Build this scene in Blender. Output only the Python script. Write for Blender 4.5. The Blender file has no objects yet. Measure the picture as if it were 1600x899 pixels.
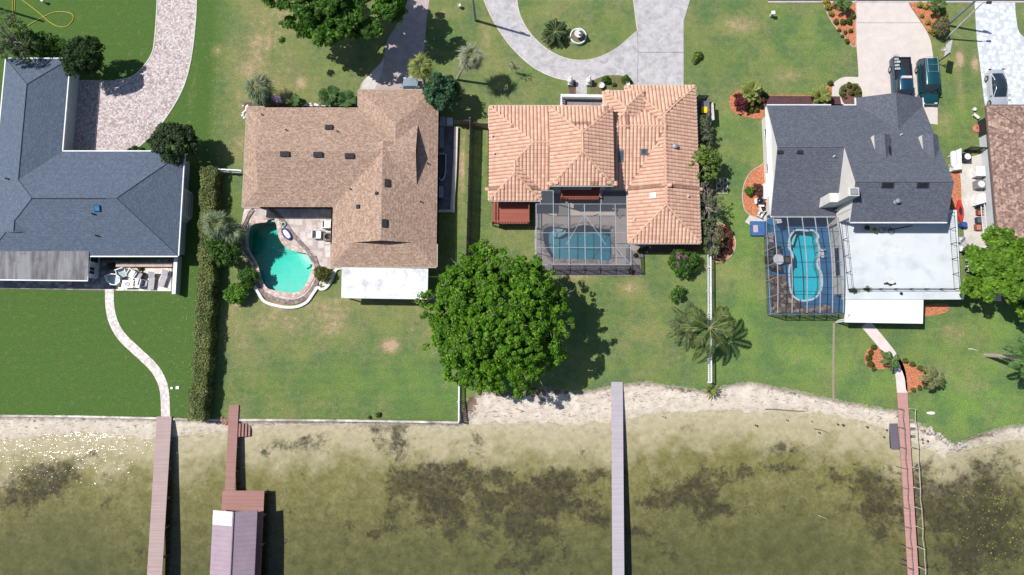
import bpy, math, random
import numpy as np
from mathutils import Vector, Matrix
from mathutils.geometry import tessellate_polygon
rnd = random.Random(7); rng = np.random.default_rng(7)
S = bpy.context.scene; COL = S.collection
R = math.radians
# ---------------- camera, sky, sun, exposure ----------------
CH = 74.0; FP = 1067.0; TILT = R(7)
cam = bpy.data.objects.new('camera', bpy.data.cameras.new('camera')); COL.objects.link(cam)
cam.location = (0, 0, CH); cam.rotation_euler = (TILT, 0, 0)
cam.data.sensor_width = 36; cam.data.lens = 36 * FP / 1600; cam.data.clip_end = 3000; cam.data.clip_start = 0.5
S.camera = cam
SUN_DIR = Vector((-0.956 * math.cos(R(55)), 0.292 * math.cos(R(55)), math.sin(R(55))))
W = bpy.data.worlds.new('World'); S.world = W; W.use_nodes = True
_n = W.node_tree.nodes; _bg = _n['Background']
_sky = _n.new('ShaderNodeTexSky'); _sky.sky_type = 'NISHITA'; _sky.sun_disc = False
_sky.sun_elevation = R(55); _sky.sun_rotation = math.atan2(-0.956, 0.292); _sky.air_density = 1.0; _sky.dust_density = 0.6
W.node_tree.links.new(_sky.outputs[0], _bg.inputs[0]); _bg.inputs[1].default_value = 0.088
_l = bpy.data.lights.new('sun', 'SUN'); _l.energy = 4.75; _l.angle = R(0.5); _l.color = (1, 0.955, 0.9)
sun = bpy.data.objects.new('sun', _l); COL.objects.link(sun); sun.rotation_euler = SUN_DIR.to_track_quat('Z', 'Y').to_euler()
sun.location = (-40, 12, 90)
S.view_settings.view_transform = 'Standard'; S.view_settings.look = 'None'
S.view_settings.exposure = 0.28; S.view_settings.gamma = 1.0
S.render.engine = 'CYCLES'; S.cycles.max_bounces = 6; S.cycles.transparent_max_bounces = 12
S.cycles.diffuse_bounces = 2; S.cycles.glossy_bounces = 2; S.cycles.caustics_reflective = False; S.cycles.caustics_refractive = False

# ---------------- layout: a photo point at a known height -> metres ----------------
def P(u, v, h=0.0):
    dx = (u - 800) / FP; dy = (449.5 - v) / FP; c, s = math.cos(TILT), math.sin(TILT)
    k = (CH - h) / (c - dy * s)
    return Vector((dx * k, (dy * c + s) * k, h))
def PP(pts, h=0.0): return [P(u, v, h) for u, v in pts]
def zz(x0, y0, s, pts): return [(x0 + a / s, y0 + b / s) for a, b in pts]

# ---------------- material helpers ----------------
def sock(nt, node, key, val):
    i = node.inputs[key]
    if isinstance(val, bpy.types.NodeSocket): nt.links.new(val, i)
    elif hasattr(i, 'default_value'):
        if i.type == 'RGBA' and len(val) == 3: val = (*val, 1)
        i.default_value = val
def nd(nt, typ, out=0, props=None, **kw):
    n = nt.nodes.new(typ)
    for k, v in (props or {}).items(): setattr(n, k, v)
    for k, v in kw.items():
        sock(nt, n, int(k[1:]) if k[0] == '_' else k.replace('__', ' '), v)
    return n.outputs[out]
def mixc(nt, f, a, b, mode='MIX'):
    n = nt.nodes.new('ShaderNodeMix'); n.data_type = 'RGBA'; n.blend_type = mode
    sock(nt, n, 0, f); sock(nt, n, 6, a); sock(nt, n, 7, b); return n.outputs[2]
def mth(nt, op, a, b=0.0, clamp=False):
    n = nt.nodes.new('ShaderNodeMath'); n.operation = op; n.use_clamp = clamp
    sock(nt, n, 0, a); sock(nt, n, 1, b); return n.outputs[0]
def rng_(nt, v, a, b, c=0.0, d=1.0):
    return nd(nt, 'ShaderNodeMapRange', _0=v, _1=a, _2=b, _3=c, _4=d)
def noise(nt, scale, detail=3, rough=0.55, vec=None, dist=0.0):
    kw = dict(Scale=scale, Detail=detail, Roughness=rough, Distortion=dist)
    if vec is not None: kw['Vector'] = vec
    return nd(nt, 'ShaderNodeTexNoise', **kw)
def attr(nt, name): return nd(nt, 'ShaderNodeAttribute', out=2, props=dict(attribute_name=name))
def objco(nt): return nd(nt, 'ShaderNodeTexCoord', out=3)
def posco(nt): return nd(nt, 'ShaderNodeNewGeometry', out=0)
def newmat(name):
    m = bpy.data.materials.new(name); m.use_nodes = True; nt = m.node_tree
    return m, nt, nt.nodes['Principled BSDF']
def bump(nt, bs, h, strength=0.4, dist=0.05):
    b = nd(nt, 'ShaderNodeBump', Strength=strength, Distance=dist, Height=h); nt.links.new(b, bs.inputs['Normal'])
MATS = {}
def mat(name, a, b=None, scale=3.0, rough=0.8, fine=0.25, fscale=25.0, bmp=0.0, metal=0.0, spec=0.3, stain=None, sscale=.5):
    if name in MATS: return MATS[name]
    m, nt, bs = newmat(name); pc = posco(nt)
    b = b or tuple(x * 0.75 for x in a)
    c = mixc(nt, rng_(nt, noise(nt, scale, 4, .6, pc), .35, .65), a, b)
    if stain: c = mixc(nt, rng_(nt, noise(nt, sscale, 5, .65, pc), .52, .68), c, stain)
    f = noise(nt, fscale, 2, .6, pc)
    c = mixc(nt, fine, c, mixc(nt, rng_(nt, f, .3, .7), (0, 0, 0), (1, 1, 1)), 'OVERLAY')
    sock(nt, bs, 'Base Color', c); sock(nt, bs, 'Roughness', rough); sock(nt, bs, 'Metallic', metal)
    sock(nt, bs, 'Specular IOR Level', spec)
    if bmp: bump(nt, bs, f, bmp, 0.03)
    MATS[name] = m; return m
def leafmat(name, dark, mid, light, tr=0.25):
    if name in MATS: return MATS[name]
    m, nt, bs = newmat(name)
    r = nd(nt, 'ShaderNodeNewGeometry', out='Random Per Island')
    pc = posco(nt)
    c = mixc(nt, rng_(nt, r, 0, .55), dark, mid); c = mixc(nt, rng_(nt, r, .55, 1), c, light)
    c = mixc(nt, rng_(nt, noise(nt, .8, 3, .6, pc), .38, .62, 0, .6), c, tuple(x * .5 for x in mid)); c = mixc(nt, rng_(nt, noise(nt, .5, 3, .6, objco(nt)), .5, .65, 0, .45), c, (mid[0] * 1.7, mid[1] * 1.45, mid[2] * 1.2))
    sock(nt, bs, 'Base Color', c); sock(nt, bs, 'Roughness', .6); sock(nt, bs, 'Specular IOR Level', .2)
    t = nd(nt, 'ShaderNodeBsdfTranslucent', Color=mixc(nt, .5, c, (.35, .5, .05)))
    mx = nd(nt, 'ShaderNodeMixShader', _0=tr, _1=bs.outputs[0], _2=t)
    nt.links.new(mx, nt.nodes['Material Output'].inputs[0])
    MATS[name] = m; return m

# ---------------- mesh helpers ----------------
class MB:
    def __init__(s): s.v = []; s.f = []; s.uv = []; s.has = False
    def face(s, pts, uv=None):
        n = len(s.v); s.v += [tuple(p) for p in pts]; s.f.append(tuple(range(n, n + len(pts))))
        s.uv.append(uv or [(0, 0)] * len(pts)); s.has = s.has or uv is not None
    def box(s, x0, x1, y0, y1, z0, z1, rot=0.0, c=None):
        x0, x1 = min(x0, x1), max(x0, x1); y0, y1 = min(y0, y1), max(y0, y1); z0, z1 = min(z0, z1), max(z0, z1)
        q = [(x0, y0, z0), (x1, y0, z0), (x1, y1, z0), (x0, y1, z0), (x0, y0, z1), (x1, y0, z1), (x1, y1, z1), (x0, y1, z1)]
        if rot:
            cx, cy = c or ((x0 + x1) / 2, (y0 + y1) / 2); a, b = math.cos(rot), math.sin(rot)
            q = [(cx + (x - cx) * a - (y - cy) * b, cy + (x - cx) * b + (y - cy) * a, z) for x, y, z in q]
        for f in ((0, 3, 2, 1), (4, 5, 6, 7), (0, 1, 5, 4), (1, 2, 6, 5), (2, 3, 7, 6), (3, 0, 4, 7)): s.face([q[i] for i in f])
        return s
    def tube(s, pts, r, n=8, r1=None, caps=True):
        pts = [Vector(p) for p in pts]; rings = []; m = len(pts)
        for i, p in enumerate(pts):
            d = (pts[min(i + 1, m - 1)] - pts[max(i - 1, 0)]).normalized()
            a = d.orthogonal().normalized() if i == 0 else (pa - d * pa.dot(d)).normalized()
            pa = a; b = d.cross(a); rr = r if r1 is None else r + (r1 - r) * i / (m - 1)
            rings.append([p + (a * math.cos(2 * math.pi * k / n) + b * math.sin(2 * math.pi * k / n)) * rr for k in range(n)])
        o = len(s.v)
        for rg in rings: s.v += [tuple(p) for p in rg]
        for i in range(m - 1):
            for k in range(n):
                s.f.append((o + i * n + k, o + i * n + (k + 1) % n, o + (i + 1) * n + (k + 1) % n, o + (i + 1) * n + k)); s.uv.append([(0, 0)] * 4)
        if caps:
            s.f.append(tuple(o + k for k in reversed(range(n)))); s.uv.append([(0, 0)] * n)
            s.f.append(tuple(o + (m - 1) * n + k for k in range(n))); s.uv.append([(0, 0)] * n)
        return s
    def lathe(s, c, prof, n=20):
        o = len(s.v); m = len(prof)
        for r, z in prof:
            for k in range(n): s.v.append((c[0] + r * math.cos(2 * math.pi * k / n), c[1] + r * math.sin(2 * math.pi * k / n), c[2] + z))
        for i in range(m - 1):
            for k in range(n):
                s.f.append((o + i * n + k, o + i * n + (k + 1) % n, o + (i + 1) * n + (k + 1) % n, o + (i + 1) * n + k)); s.uv.append([(0, 0)] * 4)
        return s
    def prism(s, pts, z0, z1, top=True, bottom=False):
        pts = [(p[0], p[1]) for p in pts]; n = len(pts)
        if sum(pts[i][0] * pts[(i + 1) % n][1] - pts[(i + 1) % n][0] * pts[i][1] for i in range(n)) < 0: pts = pts[::-1]
        for i in range(n):
            a, b = pts[i], pts[(i + 1) % n]; s.face([(*a, z0), (*b, z0), (*b, z1), (*a, z1)])
        if top: s.sheet(pts, z1)
        return s
    def sheet(s, pts, z, holes=()):
        loops = [[Vector((p[0], p[1], 0)) for p in pts]] + [[Vector((p[0], p[1], 0)) for p in h] for h in holes]
        flat = [v for l in loops for v in l]
        for t in tessellate_polygon(loops):
            a, b, c = (flat[i] for i in t)
            if (b - a).cross(c - a).z < 0: b, c = c, b
            s.face([(p.x, p.y, z) for p in (a, b, c)])
        return s
    def band(s, pts, w, z0, z1, closed=False):       # a wall / kerb / strip that follows a line
        pts = [Vector((p[0], p[1])) for p in pts]; n = len(pts); L = []; Rr = []
        for i in range(n):
            a = pts[i - 1] if (i or closed) else pts[i]; b = pts[(i + 1) % n] if (i < n - 1 or closed) else pts[i]
            d = (b - a).normalized(); nn = Vector((-d.y, d.x)) * w / 2; L.append(pts[i] + nn); Rr.append(pts[i] - nn)
        for i in range(n if closed else n - 1):
            j = (i + 1) % n
            s.face([(*Rr[i], z1), (*Rr[j], z1), (*L[j], z1), (*L[i], z1)])
            s.face([(*Rr[i], z0), (*Rr[j], z0), (*Rr[j], z1), (*Rr[i], z1)])
            s.face([(*L[j], z0), (*L[i], z0), (*L[i], z1), (*L[j], z1)])
        if not closed:
            s.face([(*L[0], z0), (*Rr[0], z0), (*Rr[0], z1), (*L[0], z1)]); s.face([(*Rr[-1], z0), (*L[-1], z0), (*L[-1], z1), (*Rr[-1], z1)])
        return s
    def build(s, name, m, parent=None, smooth=False):
        o = wloc(parent); me = bpy.data.meshes.new(name)
        me.from_pydata([(x - o[0], y - o[1], z - o[2]) for x, y, z in s.v], [], s.f)
        if s.has:
            l = me.uv_layers.new(name='UVMap'); l.data.foreach_set('uv', np.array([c for f in s.uv for c in f], dtype=np.float32).ravel())
        if smooth: me.polygons.foreach_set('use_smooth', [True] * len(me.polygons))
        me.materials.append(m); me.update()
        ob = bpy.data.objects.new(name, me); COL.objects.link(ob)
        if parent: ob.parent = parent
        return ob
def wloc(o):
    v = Vector((0, 0, 0))
    while o is not None: v = v + o.location; o = o.parent
    return v
def tag(o, label=None, cat=None, group=None, kind=None):
    if label: o['label'] = label
    if cat: o['category'] = cat
    if group: o['group'] = group
    if kind: o['kind'] = kind
    return o
def thing(name, label, cat, loc=(0, 0, 0), group=None):
    o = bpy.data.objects.new(name, None); COL.objects.link(o); o.location = loc; o.empty_display_size = .3
    return tag(o, label, cat, group)
def copy_tree(o, loc, rz=None, scale=None, label=None):
    def cp(a, par):
        c = a.copy(); COL.objects.link(c); c.parent = par
        for ch in [x for x in bpy.data.objects if x.parent == a]: cp(ch, c)
        return c
    r = cp(o, None); r.location = loc
    if rz is not None: r.rotation_euler.z = rz
    if scale: r.scale = (scale,) * 3 if not isinstance(scale, tuple) else scale
    if label: r['label'] = label
    return r
def smooth_line(pts, n=6, closed=False):
    pts = [Vector((p[0], p[1])) for p in pts]; m = len(pts); out = []
    for i in range(m if closed else m - 1):
        p0 = pts[(i - 1) % m] if (closed or i) else pts[0]; p1 = pts[i]; p2 = pts[(i + 1) % m]
        p3 = pts[(i + 2) % m] if (closed or i + 2 < m) else pts[-1]
        for k in range(n):
            t = k / n
            out.append(.5 * ((2 * p1) + (p2 - p0) * t + (2 * p0 - 5 * p1 + 4 * p2 - p3) * t * t + (3 * p1 - p0 - 3 * p2 + p3) * t ** 3))
    if not closed: out.append(pts[-1])
    return out
def structure(name, mb, m): return tag(mb.build(name, m), kind='structure')
# ---------------- surface materials ----------------
def shingle(name, cols, u=.32, v=.16, dark=.6):
    m, nt, bs = newmat(name)
    uv = nd(nt, 'ShaderNodeTexCoord', out=2)
    br = nt.nodes.new('ShaderNodeTexBrick'); nt.links.new(uv, br.inputs['Vector'])
    for k, x in (('Scale', 1.0), ('Brick Width', u), ('Row Height', v), ('Mortar Size', .012), ('Mortar Smooth', .3), ('Bias', 0.0)): sock(nt, br, k, x)
    sock(nt, br, 'Color1', (0, 0, 0, 1)); sock(nt, br, 'Color2', (1, 1, 1, 1)); sock(nt, br, 'Mortar', (.5, .5, .5, 1))
    sc = nd(nt, 'ShaderNodeVectorMath', props=dict(operation='MULTIPLY'), _0=uv, _1=(1 / u * 1.7, 1 / v * 1.1, 1))
    wn = nd(nt, 'ShaderNodeTexVoronoi', out='Color', Vector=sc, Scale=1.0)
    f = nd(nt, 'ShaderNodeSeparateColor', out=0, Color=wn)
    c = mixc(nt, rng_(nt, f, .1, .6), cols[0], cols[1]); c = mixc(nt, rng_(nt, f, .6, 1), c, cols[2])
    c = mixc(nt, rng_(nt, br.outputs['Color'], 0, 1, 0, .25), c, cols[1])
    pc = posco(nt)
    c = mixc(nt, rng_(nt, noise(nt, .3, 3, .5, pc), .4, .7, 0, .18), c, tuple(x * .8 for x in cols[1]))
    c = mixc(nt, rng_(nt, br.outputs['Fac'], 0, 1, 0, dark), c, tuple(x * .45 for x in cols[0]))
    sock(nt, bs, 'Base Color', c); sock(nt, bs, 'Roughness', .9); sock(nt, bs, 'Specular IOR Level', .2)
    bump(nt, bs, mth(nt, 'SUBTRACT', f, br.outputs['Fac']), .5, .02)
    return m
M_blue = shingle('slate_blue_shingle', [(.082, .106, .15), (.102, .13, .178), (.13, .162, .217)])
M_char = shingle('charcoal_shingle', [(.082, .09, .115), (.105, .114, .144), (.135, .146, .18)])
M_brown = shingle('brown_shingle', [(.27, .175, .13), (.38, .265, .2), (.48, .36, .28)])
M_brown5 = shingle('mottled_brown_shingle', [(.15, .09, .075), (.27, .18, .15), (.44, .32, .25)], u=.4, v=.3)
def tilemat(name, dark=1.0):
    m, nt, bs = newmat(name)
    r = nd(nt, 'ShaderNodeNewGeometry', out='Random Per Island'); pc = posco(nt)
    c = mixc(nt, rng_(nt, r, 0, .35), (.45, .25, .18), (.55, .325, .24)); c = mixc(nt, rng_(nt, r, .5, 1), c, (.63, .42, .3))
    c = mixc(nt, .35, c, (.54, .33, .23))
    sock(nt, bs, 'Base Color', c); sock(nt, bs, 'Roughness', .75); return m
M_tile = tilemat('terracotta_barrel_tile'); M_tilebase = mat('tile_underlay', (.34, .2, .15), rough=.9)
M_tilecap = mat('terracotta_ridge_tile', (.62, .4, .27), (.45, .26, .18), scale=2, rough=.8)
M_white = mat('white_painted_metal', (.66, .67, .68), (.58, .59, .6), 1.5, .5, .06)
M_stucco = mat('warm_white_stucco', (.62, .6, .56), (.55, .53, .5), 1, .85, .15)
M_greywall = mat('pale_grey_stucco', (.5, .52, .54), (.45, .47, .5), 1, .85, .15)
M_tanwall = mat('tan_stucco', (.45, .38, .3), None, 1, .85, .15)
M_dark = mat('dark_metal', (.03, .03, .035), None, 3, .5, .1)
M_glass = None
def glassmat():
    m, nt, bs = newmat('dark_window_glass'); sock(nt, bs, 'Base Color', (.02, .03, .04)); sock(nt, bs, 'Roughness', .08); sock(nt, bs, 'Specular IOR Level', .8); return m
M_glass = glassmat()
def watermat(name, tint, bs_=3.0, rough=.06, strength=.25, gl=1.0, bigs=.5, wave=0.0):
    m, nt, bs = newmat(name); nt.nodes.remove(bs)
    pc = posco(nt)
    st = nd(nt, 'ShaderNodeVectorMath', props=dict(operation='MULTIPLY'), _0=pc, _1=(1.0, 1.5, 1))
    wv = nd(nt, 'ShaderNodeTexWave', out=1, props=dict(bands_direction='Y'), Vector=pc, Scale=.16, Distortion=7.0, Detail=4, **{'Detail__Scale': 1.2})
    h = mth(nt, 'ADD', mth(nt, 'ADD', noise(nt, bs_, 3, .6, st, .4), mth(nt, 'MULTIPLY', wv, wave)), mth(nt, 'MULTIPLY', noise(nt, bigs, 2, .5, st), 1.6))
    n = nd(nt, 'ShaderNodeBump', Strength=strength, Distance=.25, Height=h)
    fr = nd(nt, 'ShaderNodeFresnel', IOR=1.33, Normal=n)
    g = nd(nt, 'ShaderNodeBsdfGlossy', props=dict(distribution='BECKMANN'), Color=(gl, gl, gl), Roughness=rough, Normal=n)
    t = nd(nt, 'ShaderNodeBsdfTransparent', Color=tint)
    mx = nd(nt, 'ShaderNodeMixShader', _0=fr, _1=t, _2=g); nt.links.new(mx, nt.nodes['Material Output'].inputs[0]); return m
def pavers(name, a, b, c_, scale=3.2):
    m, nt, bs = newmat(name); pc = posco(nt)
    v = nt.nodes.new('ShaderNodeTexVoronoi'); v.distance = 'CHEBYCHEV'; v.inputs['Scale'].default_value = scale; v.inputs['Randomness'].default_value = .75; nt.links.new(pc, v.inputs['Vector'])
    f = nd(nt, 'ShaderNodeSeparateColor', out=0, Color=v.outputs['Color'])
    c = mixc(nt, rng_(nt, f, .05, .5), a, b); c = mixc(nt, rng_(nt, f, .5, .95), c, c_)
    c = mixc(nt, rng_(nt, v.outputs['Distance'], .34, .55, 0, .5), c, tuple(x * .5 for x in a))
    c = mixc(nt, rng_(nt, noise(nt, .5, 5, .6, pc), .4, .7, 0, .35), c, b)
    sock(nt, bs, 'Base Color', c); sock(nt, bs, 'Roughness', .85); bump(nt, bs, v.outputs['Distance'], .3, .02); return m
def slab(name, a, b, stain, joint=3.0, cs=.6, horiz=False):
    m, nt, bs = newmat(name); pc = posco(nt)
    c = mixc(nt, rng_(nt, noise(nt, 1.2, 6, .7, pc, .3), .35, .65), a, b)
    c = mixc(nt, rng_(nt, noise(nt, cs, 8, .8, pc, .6), .46, .68, 0, .8), c, stain)
    c = mixc(nt, rng_(nt, noise(nt, 14, 3, .7, pc), .3, .75, 0, .35), c, tuple(x * .7 for x in b))
    cr = nt.nodes.new('ShaderNodeTexVoronoi'); cr.feature = 'DISTANCE_TO_EDGE'; cr.inputs['Scale'].default_value = .28
    nt.links.new(nd(nt, 'ShaderNodeVectorMath', props=dict(operation='ADD'), _0=pc, _1=nd(nt, 'ShaderNodeTexNoise', out=1, Scale=.8, Detail=4)), cr.inputs['Vector'])
    c = mixc(nt, rng_(nt, cr.outputs['Distance'], .0, .006, .16, 0), c, tuple(x * .3 for x in b))
    sock(nt, bs, 'Base Color', c); sock(nt, bs, 'Roughness', .85); return m
M_paver1 = pavers('pink_grey_pavers', (.3, .22, .21), (.5, .43, .42), (.6, .56, .56), 5.5)
M_paver5 = pavers('pale_grey_pavers', (.54, .57, .61), (.57, .605, .65), (.6, .64, .68), 2.2)
M_drive2 = slab('worn_pinkish_concrete', (.34, .27, .26), (.46, .39, .38), (.3, .22, .21))
M_drive3 = slab('weathered_grey_concrete', (.52, .5, .51), (.4, .385, .395), (.19, .185, .195), cs=1.0)
M_drive4 = slab('beige_concrete', (.62, .55, .51), (.55, .49, .45), (.5, .45, .42))
M_conc = slab('pale_concrete', (.6, .57, .53), (.5, .47, .43), (.38, .35, .3))
M_patio2 = pavers('pinkish_patio_stone', (.44, .36, .33), (.52, .45, .42), (.6, .53, .5), 1.5)
M_patio3 = slab('tan_pool_deck_concrete', (.5, .43, .38), (.45, .39, .35), (.38, .33, .3))
M_flag = pavers('grey_brown_flagstone', (.17, .14, .15), (.26, .23, .25), (.4, .36, .36), 2.2)
M_cream = pavers('cream_travertine', (.6, .52, .44), (.74, .68, .6), (.82, .77, .7), 1.2)
M_bluedeck = mat('blue_painted_deck', (.03, .12, .26), (.04, .17, .34), .8, .5, .12)
M_rock = pavers('brown_rockery', (.06, .04, .035), (.16, .11, .085), (.4, .3, .24), 2.6)
M_mulch = mat('red_mulch', (.5, .2, .1), (.34, .12, .065), 6, .95, .6, 14, .4)
M_mulchd = mat('brown_mulch', (.16, .085, .07), (.1, .055, .05), 6, .95, .5, 14, .4)
M_road = mat('asphalt', (.09, .09, .095), None, 2, .9, .3)
M_coping = pavers('pink_brick_coping', (.42, .3, .25), (.55, .43, .37), (.62, .52, .46), 3)
M_brick = pavers('dark_brick_band', (.16, .11, .1), (.24, .18, .17), (.32, .26, .25), 3)
def deckmat(name, a, b):
    m, nt, bs = newmat(name); pc = posco(nt)
    w = nd(nt, 'ShaderNodeTexWave', out=1, props=dict(bands_direction='Y'), Vector=pc, Scale=1 / .14 / 6.2832 * 3.14159, Distortion=.05, Detail=1)
    rowid = nd(nt, 'ShaderNodeTexNoise', Scale=7.0, Detail=0, Vector=nd(nt, 'ShaderNodeVectorMath', props=dict(operation='MULTIPLY'), _0=pc, _1=(.02, 1, .02)))
    c = mixc(nt, rng_(nt, rowid, .35, .65), a, b)
    c = mixc(nt, rng_(nt, noise(nt, .5, 4, .6, pc), .4, .7, 0, .3), c, tuple(x * .8 for x in b))
    c = mixc(nt, rng_(nt, w, .0, .18, .55, 0), c, tuple(x * .35 for x in a))
    sock(nt, bs, 'Base Color', c); sock(nt, bs, 'Roughness', .75); return m
M_dock1 = deckmat('pinkish_composite_boards', (.4, .3, .285), (.34, .25, .235))
M_dock2 = deckmat('red_brown_boards', (.33, .17, .145), (.27, .135, .115))
M_dock3 = deckmat('grey_lilac_boards', (.42, .385, .42), (.38, .345, .38))
M_dock4 = deckmat('salmon_boards', (.47, .26, .225), (.4, .215, .19))
M_redwood = deckmat('redwood_stained_boards', (.3, .085, .055), (.24, .06, .04))
M_post = mat('weathered_piling_wood', (.2, .17, .15), None, 4, .9, .3)
M_greypost = mat('pale_weathered_rail', (.45, .42, .38), None, 4, .9, .3)
M_bark = mat('grey_bark', (.2, .16, .13), None, 4, .95, .4, bmp=.4)
M_palmbark = mat('pale_palm_trunk', (.42, .37, .32), (.3, .26, .22), 6, .95, .3, 12, .4)

# ---------------- ground + lake bed: one sheet ----------------
ZW = -0.5
LAWN = PP([(-900, 645), (-40, 649), (0, 650), (120, 651), (240, 654), (340, 657), (540, 657), (717, 661), (719, 652), (722, 640), (732, 622), (760, 609), (800, 613), (850, 606), (905, 613), (955, 604), (985, 600), (1010, 597), (1040, 602), (1070, 606), (1100, 611), (1130, 604), (1170, 597), (1200, 603), (1250, 612), (1290, 622), (1320, 628), (1370, 637), (1405, 643), (1422, 655), (1450, 668), (1470, 682), (1492, 695), (1510, 688), (1540, 676), (1570, 667), (1600, 664), (1700, 655), (2500, 640)])
WATER = PP([(-900, 700), (-40, 694), (0, 690), (60, 680), (130, 677), (200, 683), (260, 686), (330, 676), (400, 669), (450, 663.5), (540, 663), (640, 664), (717, 667), (730, 665), (800, 662), (870, 666), (950, 661), (1000, 652), (1060, 644), (1120, 641), (1180, 645), (1250, 643), (1300, 648), (1350, 660), (1400, 672), (1430, 690), (1455, 704), (1480, 716), (1500, 708), (1540, 694), (1600, 688), (1700, 680), (2500, 670)])
def axis(lo, hi, st, far):
    a = list(np.arange(lo, hi, st)); d = st
    l, h = [lo], [a[-1]]
    while h[-1] < far: d *= 1.35; h.append(h[-1] + d); l.append(l[-1] - d)
    return np.array(l[:0:-1] + a + h[1:])
gx = axis(-66, 66, .3, 600); gy = axis(-27, 43, .3, 600)
GX, GY = np.meshgrid(gx, gy)
def sdist(line, X, Y):     # + north of the line
    best = np.full(X.shape, 1e9)
    lx = np.array([p.x for p in line]); ly = np.array([p.y for p in line])
    for i in range(len(line) - 1):
        ax, ay, bx, by = lx[i], ly[i], lx[i + 1], ly[i + 1]; dx, dy = bx - ax, by - ay
        t = np.clip(((X - ax) * dx + (Y - ay) * dy) / (dx * dx + dy * dy), 0, 1)
        best = np.minimum(best, np.hypot(X - ax - t * dx, Y - ay - t * dy))
    return np.where(Y > np.interp(X, lx, ly), 1, -1) * best
sL = sdist(LAWN, GX, GY); sW = sdist(WATER, GX, GY)
# shallow undulation for shores and lawns
def vnoise(X, Y, sc, seed):
    r = np.random.default_rng(seed); T = r.random((64, 64)); x = X / sc; y = Y / sc
    xi = np.floor(x).astype(int); yi = np.floor(y).astype(int); fx = x - xi; fy = y - yi; fx = fx * fx * (3 - 2 * fx); fy = fy * fy * (3 - 2 * fy)
    g = lambda a, b: T[a % 64, b % 64]
    return (g(xi, yi) * (1 - fx) + g(xi + 1, yi) * fx) * (1 - fy) + (g(xi, yi + 1) * (1 - fx) + g(xi + 1, yi + 1) * fx) * fy
t = np.clip(-sL / np.maximum(-sL + np.maximum(sW, 0), .01), 0, 1)
GZ = np.where(sL > 0, 0.0, -.1 - (-.1 - ZW) * t ** .8)
GZ = np.where(sW < 0, ZW - .02 - .075 * np.minimum(-sW, 12) - .03 * np.minimum(np.maximum(-sW - 12, 0), 60), GZ)
beach = (sL < -.2) & (sW > -3)
GZ = GZ + np.where(beach, (vnoise(GX, GY, .9, 3) - .5) * .07, 0)
NAT = (GX > -5.3)
def gauss(lst):
    a = np.zeros(GX.shape)
    for u, v, ru, rv, s in lst:
        c = P(u, v); a = np.maximum(a, s * np.exp(-(((GX - c.x) / (ru * .07)) ** 2 + ((GY - c.y) / (rv * .07)) ** 2)))
    return a
def wsum(lst):
    a = np.zeros(GX.shape)
    for u, v, ru, rv, s in lst:
        c = P(u, v); a += s * np.exp(-(((GX - c.x) / (ru * .082)) ** 2 + ((GY - c.y) / (rv * .082)) ** 2))
    return np.minimum(a, 1.15)
n1 = vnoise(GX, GY, 5, 1); n2 = vnoise(GX, GY, 1.7, 2); n3 = vnoise(GX, GY, 9, 5)
LUSH = np.zeros(GX.shape)
lot1 = GX < -31.7; lot1f = GX < -33.3 + (GY > 20) * 4
LUSH[:] = .35 + .25 * (n3 - .5)
_w = np.clip((-31.2 - np.clip((GY - 18) / 8, 0, 1) * 2.2 - GX) / 2.2 + .5, 0, 1)
LUSH = LUSH * (1 - _w) + (.97 + .1 * n1) * _w
DRY = .2 + .35 * (n1 - .5) + .35 * (n2 - .45)
DRY = DRY * (1 - _w) + .02 * _w
DRY += .3 * np.clip((GX + 33) / 3, 0, 1) * np.clip((-22 - GX) / 5, 0, 1) * np.clip((GY - 21) / 6, 0, 1)
lot2s = (GX > -31.7) & (GX < -5.6) & (GY < 8); DRY = np.where(lot2s, DRY - .05 + np.clip((GY + .5) / 18, 0, .3), DRY)
LUSH = np.where(lot2s, .45 + .2 * np.clip(-GY / 6, -1, 1), LUSH)
lot4s = (GX > 22) & (GY < 10); DRY = np.where(lot4s, DRY - .16, DRY)
DRY = np.maximum(DRY, gauss([(520, 510, 25, 20, .8), (610, 540, 18, 14, 1.1), (480, 470, 28, 26, .7), (540, 480, 60, 18, .5), (645, 515, 12, 10, .5), (365, 470, 18, 26, .8), (340, 80, 14, 12, .6), (470, 130, 16, 18, .9), (415, 60, 12, 60, .55), (440, 105, 30, 30, .55),
    (1155, 40, 45, 22, .75), (1230, 118, 35, 14, .7), (860, 70, 45, 30, .35), (760, 60, 16, 60, .6), (700, 20, 40, 14, .55), (780, 100, 40, 18, .5), (900, 430, 40, 20, .7), (985, 450, 30, 20, .7), (1010, 520, 50, 30, .45), (1130, 430, 18, 40, .5), (1190, 440, 10, 40, .5),
    (1040, 560, 40, 25, .35), (1500, 92, 9, 16, 1.2), (1492, 103, 8, 6, .9), (1524, 100, 8, 16, 1.1), (723, 260, 5, 70, 1.0), (1490, 520, 30, 20, .6), (1470, 580, 40, 24, .4), (1540, 470, 20, 15, .3), (1500, 140, 9, 60, .55), (1475, 190, 16, 30, .6), (1520, 600, 30, 20, .5), (1565, 560, 30, 20, .3), (1250, 560, 40, 14, .3), (945, 75, 22, 16, .4), (300, 150, 8, 60, .2), (720, 260, 8, 60, .8), (1180, 260, 10, 30, .4), (1095, 240, 12, 120, .4)]))
BRIGHT = gauss([(1160, 420, 45, 160, .7), (1120, 200, 30, 60, .4), (1490, 180, 30, 60, .6), (1260, 60, 80, 50, .35), (1540, 620, 110, 60, 1.), (1260, 560, 120, 40, .8), (700, 600, 160, 40, .5), (1150, 560, 60, 40, .5), (1340, 590, 80, 40, .7), (1580, 500, 60, 60, .7), (1480, 520, 60, 50, .5), (1150, 380, 20, 60, .35)])
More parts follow.
